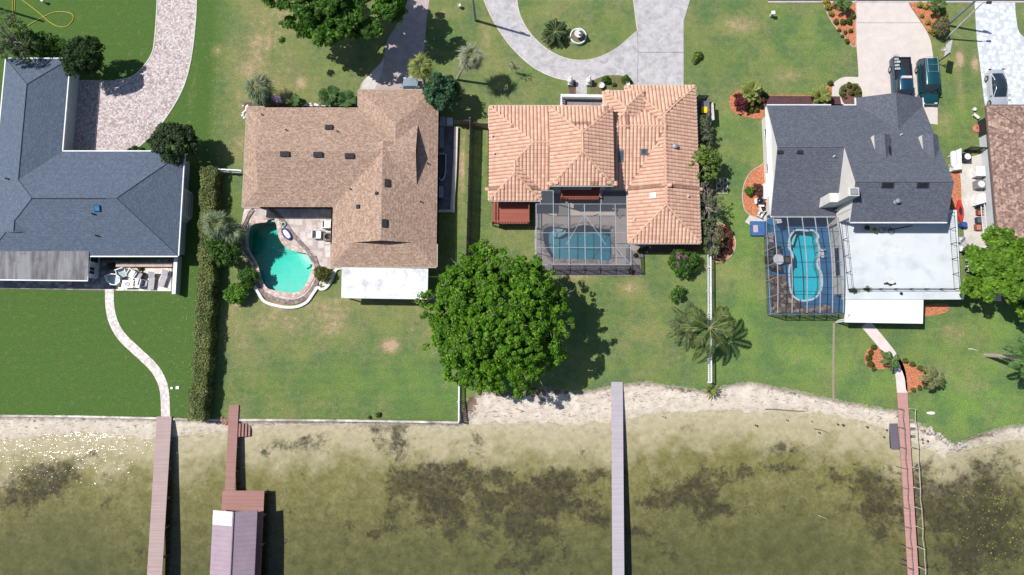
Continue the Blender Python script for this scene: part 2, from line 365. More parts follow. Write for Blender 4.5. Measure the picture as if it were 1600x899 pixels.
WEED = wsum([(60, 760, 55, 22, 1.), (80, 735, 38, 14, .8), (15, 780, 30, 16, .9), (135, 715, 14, 16, .5), (160, 790, 14, 10, .4), (210, 870, 30, 20, .6), (620, 700, 12, 40, .8), (600, 668, 50, 7, .7), (590, 690, 30, 10, .5), (665, 745, 34, 22, .9), (620, 765, 16, 14, 1.), (660, 790, 26, 30, 1.), (605, 800, 12, 12, .9), (610, 828, 16, 10, .8), (585, 842, 9, 9, .9), (700, 760, 34, 22, 1.), (745, 742, 44, 12, 1.),
    (690, 800, 26, 34, .8), (765, 790, 34, 34, .75), (718, 815, 8, 14, .9), (703, 843, 8, 8, .9), (440, 850, 8, 8, .9), (446, 805, 8, 14, .8), (880, 750, 34, 22, 1.), (830, 775, 30, 22, 1.), (870, 780, 26, 22, .9), (815, 815, 22, 24, 1.), (850, 830, 26, 18, .85), (935, 742, 22, 8, .8), (930, 795, 24, 20, .9), (945, 815, 16, 14, .8), (995, 835, 24, 10, .95), (985, 755, 20, 12, .7), (1015, 790, 20, 10, .9), (1050, 790, 24, 14, .95), (1095, 765, 34, 22, 1.),
    (1105, 800, 20, 18, 1.), (1125, 800, 16, 8, .9), (1033, 818, 7, 8, .8), (1022, 770, 30, 14, .4), (1150, 742, 32, 10, .9), (1175, 795, 9, 12, .9), (1150, 810, 8, 8, .7), (1228, 735, 44, 8, 1.), (1225, 700, 30, 9, .75), (1240, 715, 20, 16, .5), (1308, 742, 11, 14, 1.1), (1368, 745, 22, 18, 1.), (1378, 790, 28, 30, 1.), (1395, 830, 22, 24, .7), (1450, 770, 26, 34, .9), (1465, 805, 12, 10, .8), (1480, 785, 34, 16, .8), (1500, 850, 40, 50, .9), (1560, 760, 50, 50, .85), (1570, 840, 60, 60, 1.), (1440, 730, 16, 8, .5),
    (485, 690, 30, 16, .55), (455, 695, 30, 12, .5), (405, 712, 16, 16, .7), (745, 690, 12, 16, .6), (720, 690, 12, 10, .4), (1075, 670, 16, 7, .4), (860, 700, 14, 6, .4), (905, 700, 10, 8, .4), (780, 840, 60, 60, .35), (560, 850, 40, 40, .35), (840, 885, 60, 24, .6), (1040, 875, 60, 24, .35), (1080, 650, 10, 4, .3), (1365, 805, 40, 14, .5)])
MUR = gauss([(1560, 820, 90, 90, .8), (1480, 860, 60, 70, .6), (1240, 860, 120, 40, .4), (60, 870, 140, 60, .55), (1000, 880, 300, 40, .3)])
WRACK = np.maximum(gauss([(790, 614, 30, 7, .7), (830, 614, 40, 8, .8), (865, 612, 30, 7, .6), (735, 640, 14, 24, .8), (727, 655, 10, 10, .9), (1230, 615, 40, 5, .4), (1060, 610, 50, 4, .45), (50, 658, 80, 4, .35), (1460, 676, 25, 5, .8), (1530, 682, 40, 5, .5), (345, 658, 20, 5, .7)]), .38 * np.exp(-((sW - .25) / .35) ** 2) * (sL < 0)) + .3 * np.exp(-((sL + .3) / .4) ** 2)
poolpolys = []      # filled below, faces inside are left out
P2 = zz(360, 320, 5.29, [(300, 112), (325, 103), (380, 103), (388, 135), (400, 170), (408, 220), (430, 290), (480, 345), (570, 375), (640, 390), (688, 440), (700, 500), (685, 560), (655, 640), (605, 710), (545, 745), (450, 742), (340, 722), (290, 700), (250, 640), (225, 560), (200, 480), (150, 400), (132, 340), (133, 250), (150, 190), (180, 150), (240, 135), (290, 130)])
P3 = zz(830, 280, 5.617, [(90, 520), (92, 450), (130, 410), (190, 402), (330, 418), (400, 400), (470, 388), (540, 400), (600, 420), (690, 425), (712, 450), (712, 715), (560, 722), (330, 718), (190, 712), (140, 660), (105, 590)])
P4 = zz(1180, 330, 4.994, [(262, 250), (270, 200), (305, 155), (350, 148), (410, 155), (440, 150), (480, 175), (492, 205), (478, 225), (495, 270), (502, 330), (485, 400), (490, 440), (515, 490), (520, 570), (505, 630), (475, 670), (440, 690), (380, 700), (330, 690), (285, 650), (270, 590), (265, 500), (268, 430), (292, 370), (282, 320), (262, 290)])
POOLS = [smooth_line(PP(q), 3, True) for q in (P2, P3, P4)]
def inside(poly, X, Y):
    r = np.zeros(X.shape, bool); n = len(poly)
    for i in range(n):
        a, b = poly[i], poly[(i + 1) % n]
        c = ((a[1] > Y) != (b[1] > Y)); 
        with np.errstate(divide='ignore', invalid='ignore'): r ^= c & (X < (b[0] - a[0]) * (Y - a[1]) / (b[1] - a[1] + 1e-12) + a[0])
    return r
nx, ny = len(gx), len(gy)
ins = np.zeros(GX.shape, bool)
for q in POOLS: ins |= inside(q, GX, GY)
idx = np.arange(nx * ny).reshape(ny, nx)
quad = np.stack([idx[:-1, :-1], idx[:-1, 1:], idx[1:, 1:], idx[1:, :-1]], -1)
hole = ins[:-1, :-1] | ins[:-1, 1:] | ins[1:, 1:] | ins[1:, :-1]
quad = quad[~hole].reshape(-1, 4)
me = bpy.data.meshes.new('ground'); me.from_pydata(np.stack([GX, GY, GZ], -1).reshape(-1, 3).tolist(), [], quad.tolist())
for nm, A in (('sl', sL), ('sw', sW), ('lush', LUSH), ('dry', DRY), ('weed', WEED), ('bright', BRIGHT), ('mur', MUR), ('wrack', WRACK)):
    a = me.attributes.new(nm, 'FLOAT', 'POINT'); a.data.foreach_set('value', np.clip(A, -100, 100).astype(np.float32).ravel())
me.polygons.foreach_set('use_smooth', [True] * len(me.polygons))
def groundmat():
    m, nt, bs = newmat('lawn_sand_and_lake_bed'); pc = posco(nt)
    fine = noise(nt, 9, 3, .65, pc); mid = noise(nt, 1.6, 5, .62, pc); big = noise(nt, .3, 4, .6, pc)
    L = rng_(nt, attr(nt, 'lush'), 0, 1)
    g = mixc(nt, L, (.18, .222, .074), (.07, .13, .03))
    g = mixc(nt, rng_(nt, attr(nt, 'bright'), 0, 1, 0, .75), g, (.15, .275, .055))
    g = mixc(nt, mth(nt, 'MULTIPLY', rng_(nt, big, .42, .6, 0, .6), rng_(nt, L, .4, 1, 1, .1)), g, (.06, .125, .058))
    mow = nd(nt, 'ShaderNodeTexWave', out=1, props=dict(bands_direction='Y'), Vector=pc, Scale=.3, Distortion=5.0, Detail=5)
    g = mixc(nt, mth(nt, 'MULTIPLY', mow, rng_(nt, L, .5, .9, .12, .02)), g, (.2, .26, .09))
    g = mixc(nt, rng_(nt, noise(nt, 2.6, 6, .72, pc, .4), .36, .64, 0, .5), g, mixc(nt, .45, g, (.02, .05, .01)))
    d = mth(nt, 'ADD', attr(nt, 'dry'), mth(nt, 'MULTIPLY', mth(nt, 'SUBTRACT', mid, .5), 1.25))
    d = mth(nt, 'ADD', d, mth(nt, 'MULTIPLY', mth(nt, 'SUBTRACT', fine, .5), .4))
    d = mth(nt, 'MULTIPLY', rng_(nt, d, .1, .95), .95)
    g = mixc(nt, d, g, mixc(nt, rng_(nt, d, .5, .9), (.26, .225, .105), (.4, .28, .19)))
    bl = noise(nt, 11, 4, .8, pc)
    g = mixc(nt, .75, g, mixc(nt, rng_(nt, bl, .36, .64), (.15, .15, .15), (.85, .85, .85)), 'OVERLAY')
    # sand and lake bed
    sw = mth(nt, 'ADD', attr(nt, 'sw'), mth(nt, 'MULTIPLY', mth(nt, 'SUBTRACT', mid, .5), 1.2))
    s = mixc(nt, rng_(nt, mid, .35, .65), (.62, .56, .48), (.47, .41, .34))
    s = mixc(nt, rng_(nt, noise(nt, 2.2, 6, .75, nd(nt, 'ShaderNodeVectorMath', props=dict(operation='MULTIPLY'), _0=pc, _1=(.6, 1.6, 1)), 1.2), .56, .605, 0, .85), s, (.19, .12, .09))
    s = mixc(nt, rng_(nt, mth(nt, 'ADD', attr(nt, 'wrack'), mth(nt, 'MULTIPLY', mth(nt, 'SUBTRACT', noise(nt, 2.0, 8, .75, pc, .6), .5), 2.6)), .45, .75, 0, .85), s, (.13, .075, .055))
    s = mixc(nt, rng_(nt, sw, 1.2, -1.6), s, mixc(nt, rng_(nt, mid, .3, .7), (.5, .45, .34), (.37, .33, .225)))
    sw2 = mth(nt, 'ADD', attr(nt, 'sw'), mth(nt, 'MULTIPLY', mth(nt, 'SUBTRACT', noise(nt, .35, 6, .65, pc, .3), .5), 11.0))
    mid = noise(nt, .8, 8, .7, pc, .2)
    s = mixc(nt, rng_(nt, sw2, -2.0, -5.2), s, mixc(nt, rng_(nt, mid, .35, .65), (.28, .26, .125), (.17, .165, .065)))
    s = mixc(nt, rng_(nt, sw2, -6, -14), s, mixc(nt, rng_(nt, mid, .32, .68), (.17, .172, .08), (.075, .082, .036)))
    s = mixc(nt, rng_(nt, attr(nt, 'mur'), 0, 1, 0, .7), s, (.085, .1, .045))
    cells = noise(nt, 3.0, 6, .75, pc, .5)
    s = mixc(nt, rng_(nt, mth(nt, 'MULTIPLY', rng_(nt, cells, .42, .66), rng_(nt, sw, -2, -7)), 0, 1, 0, .55), s, (.075, .072, .032))
    wf = mth(nt, 'ADD', attr(nt, 'weed'), mth(nt, 'MULTIPLY', mth(nt, 'SUBTRACT', noise(nt, .6, 10, .72, pc, .3), .5), 4.2))
    wf = mth(nt, 'ADD', wf, mth(nt, 'MULTIPLY', mth(nt, 'SUBTRACT', cells, .5), 1.0))
    wf = mth(nt, 'MULTIPLY', rng_(nt, wf, .45, 1.05), rng_(nt, sw, .2, -.4))
    wf = mth(nt, 'MULTIPLY', wf, rng_(nt, noise(nt, 1.5, 6, .75, pc, .5), .32, .6, .45, 1))
    s = mixc(nt, mth(nt, 'MULTIPLY', wf, .95), s, mixc(nt, rng_(nt, fine, .3, .7), (.03, .027, .022), (.062, .052, .037)))
    e = mth(nt, 'ADD', attr(nt, 'sl'), mth(nt, 'MULTIPLY', mth(nt, 'SUBTRACT', noise(nt, 2.5, 4, .7, pc), .5), .9))
    lawn = rng_(nt, e, -.12, .12)
    edge = mth(nt, 'MULTIPLY', rng_(nt, e, -.45, -.1), rng_(nt, e, .1, -.1))
    s = mixc(nt, mth(nt, 'MULTIPLY', edge, .6), s, (.1, .065, .04))
    c = mixc(nt, lawn, s, g)
    sock(nt, bs, 'Base Color', c); sock(nt, bs, 'Roughness', .95); sock(nt, bs, 'Specular IOR Level', .1)
    bump(nt, bs, bl, .35, .05); return m
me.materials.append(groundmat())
ground = bpy.data.objects.new('ground', me); COL.objects.link(ground); tag(ground, kind='structure')
# lake surface
mb = MB(); wl = [(p.x, p.y + 1.2) for p in WATER]
mb.sheet([(-600, -600), (600, -600), (600, wl[-1][1]), *wl[::-1], (-600, wl[0][1])], ZW)
structure('water', mb, watermat('lake_water', (.95, .955, .9), 2.6, .125, .176, 1.0, .4, .35))
# ---------------- drives, paths, patios, beds (sheets over the ground) ----------------
def sheet_obj(name, pts, m, z=.02, holes=(), kerb=None, h=0.0):
    mb = MB(); mb.sheet(pts, z, holes)
    o = structure(name, mb, m); return o
SM = smooth_line
d1 = PP([(247, -60), (246, 0), (242, 60), (237, 85), (222, 107), (205, 121), (180, 126), (112, 125), (98, 232), (97, 245), (196, 245), (235, 214), (262, 180), (285, 140), (298, 95), (305, 40), (307, 0), (308, -60)])
sheet_obj('driveway', SM(d1[:7], 5) + d1[7:11] + SM(d1[11:], 5), M_paver1)
mb = MB(); mb.band(SM(d1[:7], 5), .14, 0, .05); mb.band(SM(d1[10:], 5), .14, 0, .05); structure('driveway_kerb', mb, M_conc)
d2 = PP([(636, -60), (636, 0), (625, 30), (606, 62), (598, 92), (582, 112), (565, 130), (561, 150), (562, 170), (665, 165), (664, 130), (663, 80), (667, 30), (671, 0), (674, -60)])
sheet_obj('driveway', SM(d2[:8], 5) + d2[8:], M_drive2)
# grey drive with its loop round the fountain lawn
o3 = SM(PP([(742, -50), (756, 0), (775, 40), (800, 75), (830, 103), (862, 120), (892, 127)]), 5) + PP([(922, 127)]) + SM(PP([(925, 126), (945, 119), (968, 118), (985, 125), (998, 140)]), 4) + PP([(1068, 140), (1068, 33), (1078, 0), (1086, -50), (975, -50)])
i3 = PP([(985, -40), (992, 20), (996, 48)]) + SM(PP([(985, 58), (965, 75), (945, 86), (920, 94), (890, 93), (862, 82), (838, 63), (820, 40), (809, 10), (805, -40)]), 5)
sheet_obj('driveway', o3, M_drive3, holes=[i3])
mb = MB(); mb.band(i3, .1, 0, .05, closed=False); mb.band(o3[:34], .1, 0, .05); structure('driveway_kerb', mb, M_conc)
mb = MB(); mb.band(PP([(996, 82), (1068, 82)]), .05, .02, .026); mb.band(PP([(996, 50), (997, 82), (996, 128)]), .04, .02, .026); structure('driveway_joint', mb, mat('dark_joint', (.1, .09, .09)))
sheet_obj('path', PP([(900, 126), (917, 126), (917, 150), (900, 150)]), M_drive3, .026)
d4 = PP([(1327, -50), (1330, 0), (1337, 60), (1341, 110), (1341, 120)])
d4r = PP([(1465, 195), (1464, 150), (1456, 75), (1448, 50), (1432, 25), (1418, 0), (1412, -50)])
sheet_obj('driveway', SM(d4, 3) + PP([(1343, 160), (1420, 190)]) + SM(d4r, 4), M_drive4)
mb = MB(); mb.band(PP([(1337, 36), (1440, 36)]), .04, .02, .025); structure('driveway_joint', mb, MATS['dark_joint'])
pc4 = SM(PP([(1343, 121), (1318, 121), (1303, 130), (1297, 145), (1303, 158), (1316, 172)]), 5) + PP([(1326, 170)]) + SM(PP([(1318, 160), (1311, 148), (1312, 138), (1322, 131), (1343, 131)]), 5)
sheet_obj('path', pc4, M_drive4, .028)
sheet_obj('driveway', SM(PP([(1514, -50), (1522, 0), (1526, 60), (1532, 110), (1538, 160), (1541, 172)]), 4) + PP([(1640, 172), (1640, 75)]) + SM(PP([(1605, 62), (1592, 50), (1588, 30), (1586, 8), (1586, -50)]), 4), M_paver5)
sheet_obj('road', PP([(1200, 4), (1200, -120), (1900, -120), (1900, 4)]), M_road, .035)
mb = MB(); mb.band(PP([(1200, 3.5), (1700, 3.5)]), .15, 0, .06); structure('road_kerb', mb, M_conc)
pw = SM(PP([(171, 452), (172, 480), (178, 505), (192, 528), (215, 550), (238, 572), (250, 590), (257, 612), (259, 652)]), 6)
mb = MB(); mb.band(pw, .95, 0, .025); structure('path', mb, pavers('pale_path_pavers', (.55, .48, .44), (.66, .6, .57), (.74, .7, .68), 3.5))
pw = SM(PP([(1352, 506), (1376, 534), (1396, 560), (1406, 580), (1410, 614)]), 6)
mb = MB(); mb.band(pw, 1.15, 0, .03); structure('path', mb, mat('pinkish_path_concrete', (.62, .55, .53), (.55, .48, .46), 1, .85, .15))
# patios
sheet_obj('patio', PP([(-60, 412), (280, 405), (274, 456), (-60, 450)]), M_flag, .022)
sheet_obj('patio', PP([(186, 416), (268, 414), (267, 455), (181, 454)]), M_cream, .028)
pat2 = SM(PP([(383, 322), (379, 340), (378, 360), (385, 395), (398, 425), (404, 450), (420, 464), (445, 474), (472, 470), (490, 455), (498, 440), (503, 420)]), 4) + PP([(530, 420), (530, 318)])
sheet_obj('patio', pat2, M_patio2, .02, holes=[POOLS[0]])
sheet_obj('patio', PP([(835, 296), (996, 290), (1002, 432), (868, 430), (836, 410)]), M_patio3, .02, holes=[POOLS[1]])
sheet_obj('patio', PP([(1195, 336), (1330, 336), (1330, 491), (1201, 491)]), M_bluedeck, .02, holes=[POOLS[2]])
sheet_obj('patio', PP([(1498, 250), (1556, 235), (1560, 400), (1535, 412), (1509, 412)]), M_conc, .02)
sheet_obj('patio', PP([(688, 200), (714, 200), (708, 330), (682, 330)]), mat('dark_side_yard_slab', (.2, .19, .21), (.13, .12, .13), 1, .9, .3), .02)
sheet_obj('patio', PP([(1164, 347), (1173, 334), (1198, 333), (1198, 352), (1172, 352)]), M_conc, .024)
sheet_obj('patio', PP([(875, 148), (948, 148), (948, 175), (875, 175)]), mat('dark_terrace_floor', (.26, .22, .22), None, 3), .06)
# mulch beds with a pale edging
BEDS = []
def bed(pts, m=None, z=.03, edge=True, n=4, closed=True):
    p = SM(PP(pts), n, True) if n else PP(pts)
    mb = MB(); mb.sheet(p, z); o = tag(mb.build('mulch_bed', m or M_mulch), kind='structure')
    if edge: mb = MB(); mb.band(p, .08, 0, .06, closed=True); tag(mb.build('bed_edging', mat('dusty_edging', (.5, .42, .36), None, 3)), kind='structure')
    BEDS.append(p); return p
bed([(1142, 150), (1155, 141), (1175, 140), (1195, 148), (1255, 149), (1280, 150), (1290, 135), (1300, 128), (1300, 150), (1306, 175), (1200, 178), (1196, 186), (1170, 184), (1148, 177), (1139, 163)], n=3, edge=False)
sheet_obj('mulch_bed', PP([(1194, 150), (1312, 151), (1316, 172), (1196, 174)]), mat('dark_maroon_mulch', (.1, .05, .05), (.07, .035, .04), 5, .95, .4, 12), .036)  # strip of mulch that is itself a darker maroon
sheet_obj('driveway', SM(PP([(600, 95), (582, 112), (566, 132), (562, 165)]), 4) + PP([(580, 165), (585, 140), (597, 115)]), M_conc, .024)
mb = MB(); mb.band(PP([(1303, 505), (1302, 560), (1302, 628)]), .22, 0, .015); structure('drain_strip', mb, mat('bare_soil_strip', (.3, .25, .18), None, 5))
bed([(1318, 136), (1338, 134), (1345, 138), (1345, 158), (1322, 165), (1313, 148)], M_mulchd, edge=False)
bed([(1190, 258), (1172, 270), (1162, 290), (1160, 312), (1168, 334), (1196, 334), (1196, 256)])
bed([(1118, 352), (1132, 352), (1146, 368), (1149, 385), (1140, 402), (1120, 410), (1114, 395)])
bed([(1284, -20), (1288, 10), (1302, 38), (1322, 62), (1336, 74), (1337, 40), (1332, -20)], n=3)
bed([(1418, -20), (1420, 5), (1436, 28), (1452, 54), (1466, 56), (1476, 50), (1478, 20), (1470, 2), (1470, -20)], n=3, edge=False)
bed([(1365, 540), (1352, 552), (1352, 568), (1362, 577), (1385, 576), (1398, 574), (1390, 558)], edge=False)
bed([(1404, 562), (1425, 570), (1446, 584), (1446, 600), (1432, 610), (1417, 612), (1413, 590)], edge=False)
bed([(1443, 478), (1480, 475), (1478, 488), (1445, 494)], edge=False)
bed([(1490, 250), (1499, 262), (1502, 330), (1490, 330), (1484, 290)], edge=False, z=.026)
bed([(926, 128), (945, 121), (968, 120), (984, 127), (992, 142), (960, 148), (926, 148)], mat('garden_soil_and_weeds', (.16, .13, .06), (.1, .12, .04), 5, .95, .5, 12), edge=False)
sheet_obj('mulch_bed', PP([(886, 128), (899, 128), (899, 148), (890, 148)]), M_mulchd, .03)
bed([(1203, 432), (1226, 430), (1240, 462), (1258, 482), (1290, 476), (1310, 487), (1205, 488)], M_rock, z=.05, n=0, edge=False)
bed([(1068, 350), (1000, 384), (1000, 396), (1090, 392), (1092, 384)], M_mulchd, edge=False, n=0)
bed([(381, 160), (470, 163), (560, 163), (560, 172), (381, 175)], M_mulchd, edge=False, n=0)
bed([(322, 268), (348, 268), (340, 480), (330, 656), (303, 656), (312, 470)], M_mulchd, edge=False, n=0)

# ---------------- roofs: union of sloped bodies, cut exactly against each other ----------------
def clip(poly, a, b, c):             # keep a*x+b*y+c >= 0
    out = []; n = len(poly)
    for i in range(n):
        p, q = poly[i], poly[(i + 1) % n]; dp = a * p[0] + b * p[1] + c; dq = a * q[0] + b * q[1] + c
        if dp >= 0: out.append(p)
        if (dp > 0 and dq < 0) or (dp < 0 and dq > 0):
            t = dp / (dp - dq); out.append((p[0] + (q[0] - p[0]) * t, p[1] + (q[1] - p[1]) * t))
    return out
def area(p): return abs(sum(p[i][0] * p[(i + 1) % len(p)][1] - p[(i + 1) % len(p)][0] * p[i][1] for i in range(len(p)))) / 2 if len(p) > 2 else 0
class Body:
    def __init__(s, pts, slopes, e):
        s.p = [(p[0], p[1]) for p in pts]; s.sl = slopes; s.e = e; s.es = e if isinstance(e, (list, tuple)) else [e] * len(pts); s.L = []
        for i in range(len(pts)):
            a, b = s.p[i], s.p[(i + 1) % len(pts)]; l = math.hypot(b[0] - a[0], b[1] - a[1]); nx_, ny_ = -(b[1] - a[1]) / l, (b[0] - a[0]) / l
            s.L.append((nx_, ny_, -(nx_ * a[0] + ny_ * a[1])))
    def plane(s, i): n = s.L[i]; return (s.sl[i] * n[0], s.sl[i] * n[1], s.sl[i] * n[2] + s.es[i])
    def z(s, x, y):
        if any(n[0] * x + n[1] * y + n[2] < -1e-6 for n in s.L): return -1e9
        return min(p[0] * x + p[1] * y + p[2] for p in (s.plane(i) for i in range(len(s.p)) if s.sl[i] is not None))
def rect(x0, x1, y0, y1, e, S_=None, E_=None, N_=None, W_=None): return Body([(x0, y0), (x1, y0), (x1, y1), (x0, y1)], [S_, E_, N_, W_], e)
def roof_z(bodies, x, y): return max(b.z(x, y) for b in bodies)
def roof(bodies, parent, m, trim, capm=None, capw=.13, tiles=None, gutter=.12, name='roof', gable=None):
    pieces = []; mb = MB()
    for bi, B in enumerate(bodies):
        for k in range(len(B.p)):
            if B.sl[k] is None: continue
            pk = B.plane(k); poly = list(B.p)
            for l in range(len(B.p)):
                if l != k and B.sl[l] is not None:
                    q = B.plane(l); poly = clip(poly, q[0] - pk[0], q[1] - pk[1], q[2] - pk[2])
                    if not poly: break
            parts = [poly] if area(poly) > 1e-3 else []
            for bj, Cb in enumerate(bodies):
                if bj == bi: continue
                hs = [n for n in Cb.L]
                for l in range(len(Cb.p)):
                    if Cb.sl[l] is None: continue
                    q = Cb.plane(l); h = (q[0] - pk[0], q[1] - pk[1], q[2] - pk[2])
                    if abs(h[0]) + abs(h[1]) < 1e-6 and abs(h[2]) < 5e-3: h = (0, 0, 1.0 if bj < bi else -1.0)
                    hs.append(h)
                new = []
                for pp in parts:
                    rem = pp
                    for h in hs:
                        o_ = clip(rem, -h[0], -h[1], -h[2] - 1e-9)
                        if area(o_) > 2e-3: new.append(o_)
                        rem = clip(rem, *h)
                        if area(rem) < 2e-3: rem = []; break
                parts = new
            n = B.L[k]; ux, uy = n[1], -n[0]; sl = math.sqrt(1 + B.sl[k] ** 2)
            for pp in parts: pieces.append((bi, k, pp))
            for pp in parts:
                mb.face([(x, y, pk[0] * x + pk[1] * y + pk[2]) for x, y in pp], [(x * -ux + y * -uy, (n[0] * x + n[1] * y + n[2]) * sl) for x, y in pp])
    o = mb.build(name, m, parent)
    # fascia / gutters along the outer edges, gable ends
    fb = MB(); gb = MB()
    for bi, B in enumerate(bodies):
        for k in range(len(B.p)):
            a, b = B.p[k], B.p[(k + 1) % len(B.p)]; n = B.L[k]; N = max(2, int(math.hypot(b[0] - a[0], b[1] - a[1]) / .1)); gb = MB(); xs = []
            for i in range(N + 1):
                t = min(max(i / N, 1e-4), 1 - 1e-4); x, y = a[0] + (b[0] - a[0]) * t, a[1] + (b[1] - a[1]) * t
                own = B.z(x + n[0] * 1e-3, y + n[1] * 1e-3); oth = max([c.z(x - n[0] * .02, y - n[1] * .02) for j, c in enumerate(bodies) if j != bi] + [-1e9])
                xs.append((x, y, own, oth))
            for i in range(N):
                (x0, y0, o0, t0), (x1, y1, o1, t1) = xs[i], xs[i + 1]
                if o0 <= t0 + .02 or o1 <= t1 + .02: continue
                if B.sl[k] is not None and max(t0, t1) < -1e8:
                    for q0, q1, zt, zb in ((0, gutter, o0 + .02, o0 - .16),):
                        X0, Y0, X1, Y1 = x0 - n[0] * q1, y0 - n[1] * q1, x1 - n[0] * q1, y1 - n[1] * q1
                        fb.face([(X0, Y0, zb), (X1, Y1, zb), (X1, Y1, zt), (X0, Y0, zt)]); fb.face([(X0, Y0, zt), (X1, Y1, zt), (x1, y1, zt), (x0, y0, zt)])
                else:
                    b0 = max(t0, o0 - .22) if t0 < -1e8 or not gable else max(t0, -1e9); b1 = max(t1, o1 - .22) if t1 < -1e8 or not gable else max(t1, -1e9)
                    if t0 > -1e8: b0, b1 = t0, t1
                    if b1 < -1e8 or b0 < -1e8: b0, b1 = o0 - .22, o1 - .22
                    (gb if t0 > -1e8 else fb).face([(x0, y0, b0), (x1, y1, b1), (x1, y1, o1), (x0, y0, o0)])
            if gb.f: gb.build('gable_end', gable or trim, parent)
    if fb.f: fb.build('fascia', trim, parent)
    sb = MB()
    for i, B in enumerate(bodies): sb.face([(x, y, min(e for e, q in zip(B.es, B.sl) if q is not None) - .17 - .004 * i) for x, y in B.p][::-1])
    sb.build('soffit', trim, parent)
    # ridge and hip caps
    if capm:
        cb = MB(); segs = []
        for bi, k, pp in pieces:
            B = bodies[bi]; pk = B.plane(k)
            for i in range(len(pp)):
                p, q = pp[i], pp[(i + 1) % len(pp)]
                if math.hypot(p[0] - q[0], p[1] - q[1]) < .15: continue
                for l in range(len(B.p)):
                    if l <= k or B.sl[l] is None: continue
                    g = B.plane(l); d = lambda r: abs((g[0] - pk[0]) * r[0] + (g[1] - pk[1]) * r[1] + g[2] - pk[2])
                    if d(p) < 1e-4 and d(q) < 1e-4:
                        segs.append([Vector((r[0], r[1], pk[0] * r[0] + pk[1] * r[1] + pk[2] + .02)) for r in (p, q)])
        for p, q in segs: cb = MB(); cb.tube([p, q], capw, 8); cb.build('ridge_cap', capm, o)
    if tiles:
        tw, tl = tiles; V = []; F = []
        prof = [(-.46, 0), (-.36, .5), (-.15, .95), (.12, .95), (.33, .5), (.46, 0)]
        for bi, k, pp in pieces:
            B = bodies[bi]; n = B.L[k]; pk = B.plane(k); sl = math.sqrt(1 + B.sl[k] ** 2); ux, uy = n[1], -n[0]
            us = [p[0] * ux + p[1] * uy for p in pp]; vs = [n[0] * p[0] + n[1] * p[1] + n[2] for p in pp]; st = tl / sl
            for iu in range(int(min(us) / tw) - 1, int(max(us) / tw) + 2):
                for iv in range(int(min(vs) / st) - 1, int(max(vs) / st) + 2):
                    u0 = (iu + .5) * tw; v0 = (iv + .5) * st
                    x = u0 * ux + (v0 - n[2]) * n[0]; y = u0 * uy + (v0 - n[2]) * n[1]
                    s_ = 0
                    for i in range(len(pp)):
                        p, q = pp[i], pp[(i + 1) % len(pp)]; cr = (q[0] - p[0]) * (y - p[1]) - (q[1] - p[1]) * (x - p[0]); s_ += 1 if cr > -.02 else -99
                    if s_ < 0: continue
                    o_ = len(V)
                    for dv, lift in ((-.62, .075), (.5, .02)):
                        for du, hh in prof:
                            X = x + ux * du * tw + n[0] * dv * st; Y = y + uy * du * tw + n[1] * dv * st
                            V.append((X, Y, pk[0] * X + pk[1] * Y + pk[2] + lift + hh * .09))
                    # front lip
                    for du, hh in prof:
                        X = x + ux * du * tw - n[0] * .62 * st; Y = y + uy * du * tw - n[1] * .62 * st
                        V.append((X, Y, pk[0] * X + pk[1] * Y + pk[2] + .005))
                    for j in range(5): F.append((o_ + j, o_ + j + 6, o_ + j + 7, o_ + j + 1)); F.append((o_ + 12 + j, o_ + j, o_ + j + 1, o_ + 13 + j))
        t = MB(); t.v = V; t.f = F; t.uv = []; t.build('roof_tiles', M_tile, o)
    return o
def walls(bodies, fps, parent, m, name='wall', dz=.2, zmin=0.0):
    mb = MB()
    for fp in fps:
        n = len(fp)
        for i in range(n):
            a, b = fp[i], fp[(i + 1) % n]; N = max(1, int(math.hypot(b[0] - a[0], b[1] - a[1]) / .4))
            for j in range(N):
                q = [(a[0] + (b[0] - a[0]) * t, a[1] + (b[1] - a[1]) * t) for t in (j / N, (j + 1) / N)]
                h = [max(roof_z(bodies, *p) - dz, zmin + .5) for p in q]
                mb.face([(*q[0], zmin), (*q[1], zmin), (*q[1], h[1]), (*q[0], h[0])])
    return mb.build(name, m, parent)
def rfp(x0, x1, y0, y1): return [(x0, y0), (x1, y0), (x1, y1), (x0, y1)]
def window(parent, c, w, h, face, m=None, frame=.08, name='window', panes=2):
    """c = centre on the wall, face = outward unit direction in plan"""
    fx, fy = face; tx, ty = -fy, fx; mb = MB(); gl = MB()
    def bx(M, t0, t1, z0, z1, d0, d1):
        pts = [(c[0] + tx * t + fx * d, c[1] + ty * t + fy * d) for t, d in ((t0, d0), (t1, d0), (t1, d1), (t0, d1))]
        M.prism(pts, z0, z1, bottom=True)
    z = c[2]
    for t0, t1, z0, z1 in ((-w / 2, w / 2, z + h / 2 - frame, z + h / 2), (-w / 2, w / 2, z - h / 2, z - h / 2 + frame), (-w / 2, -w / 2 + frame, z - h / 2 + frame, z + h / 2 - frame), (w / 2 - frame, w / 2, z - h / 2 + frame, z + h / 2 - frame)):
        bx(mb, t0, t1, z0, z1, .003, .09)
    for i in range(1, panes): t = -w / 2 + w * i / panes; bx(mb, t - .025, t + .025, z - h / 2 + frame, z + h / 2 - frame, .003, .07)
    o = mb.build(name, m or M_white, parent)
    bx(gl, -w / 2 + frame, w / 2 - frame, z - h / 2 + frame, z + h / 2 - frame, .002, .03); gl.build('pane', M_glass, o); return o
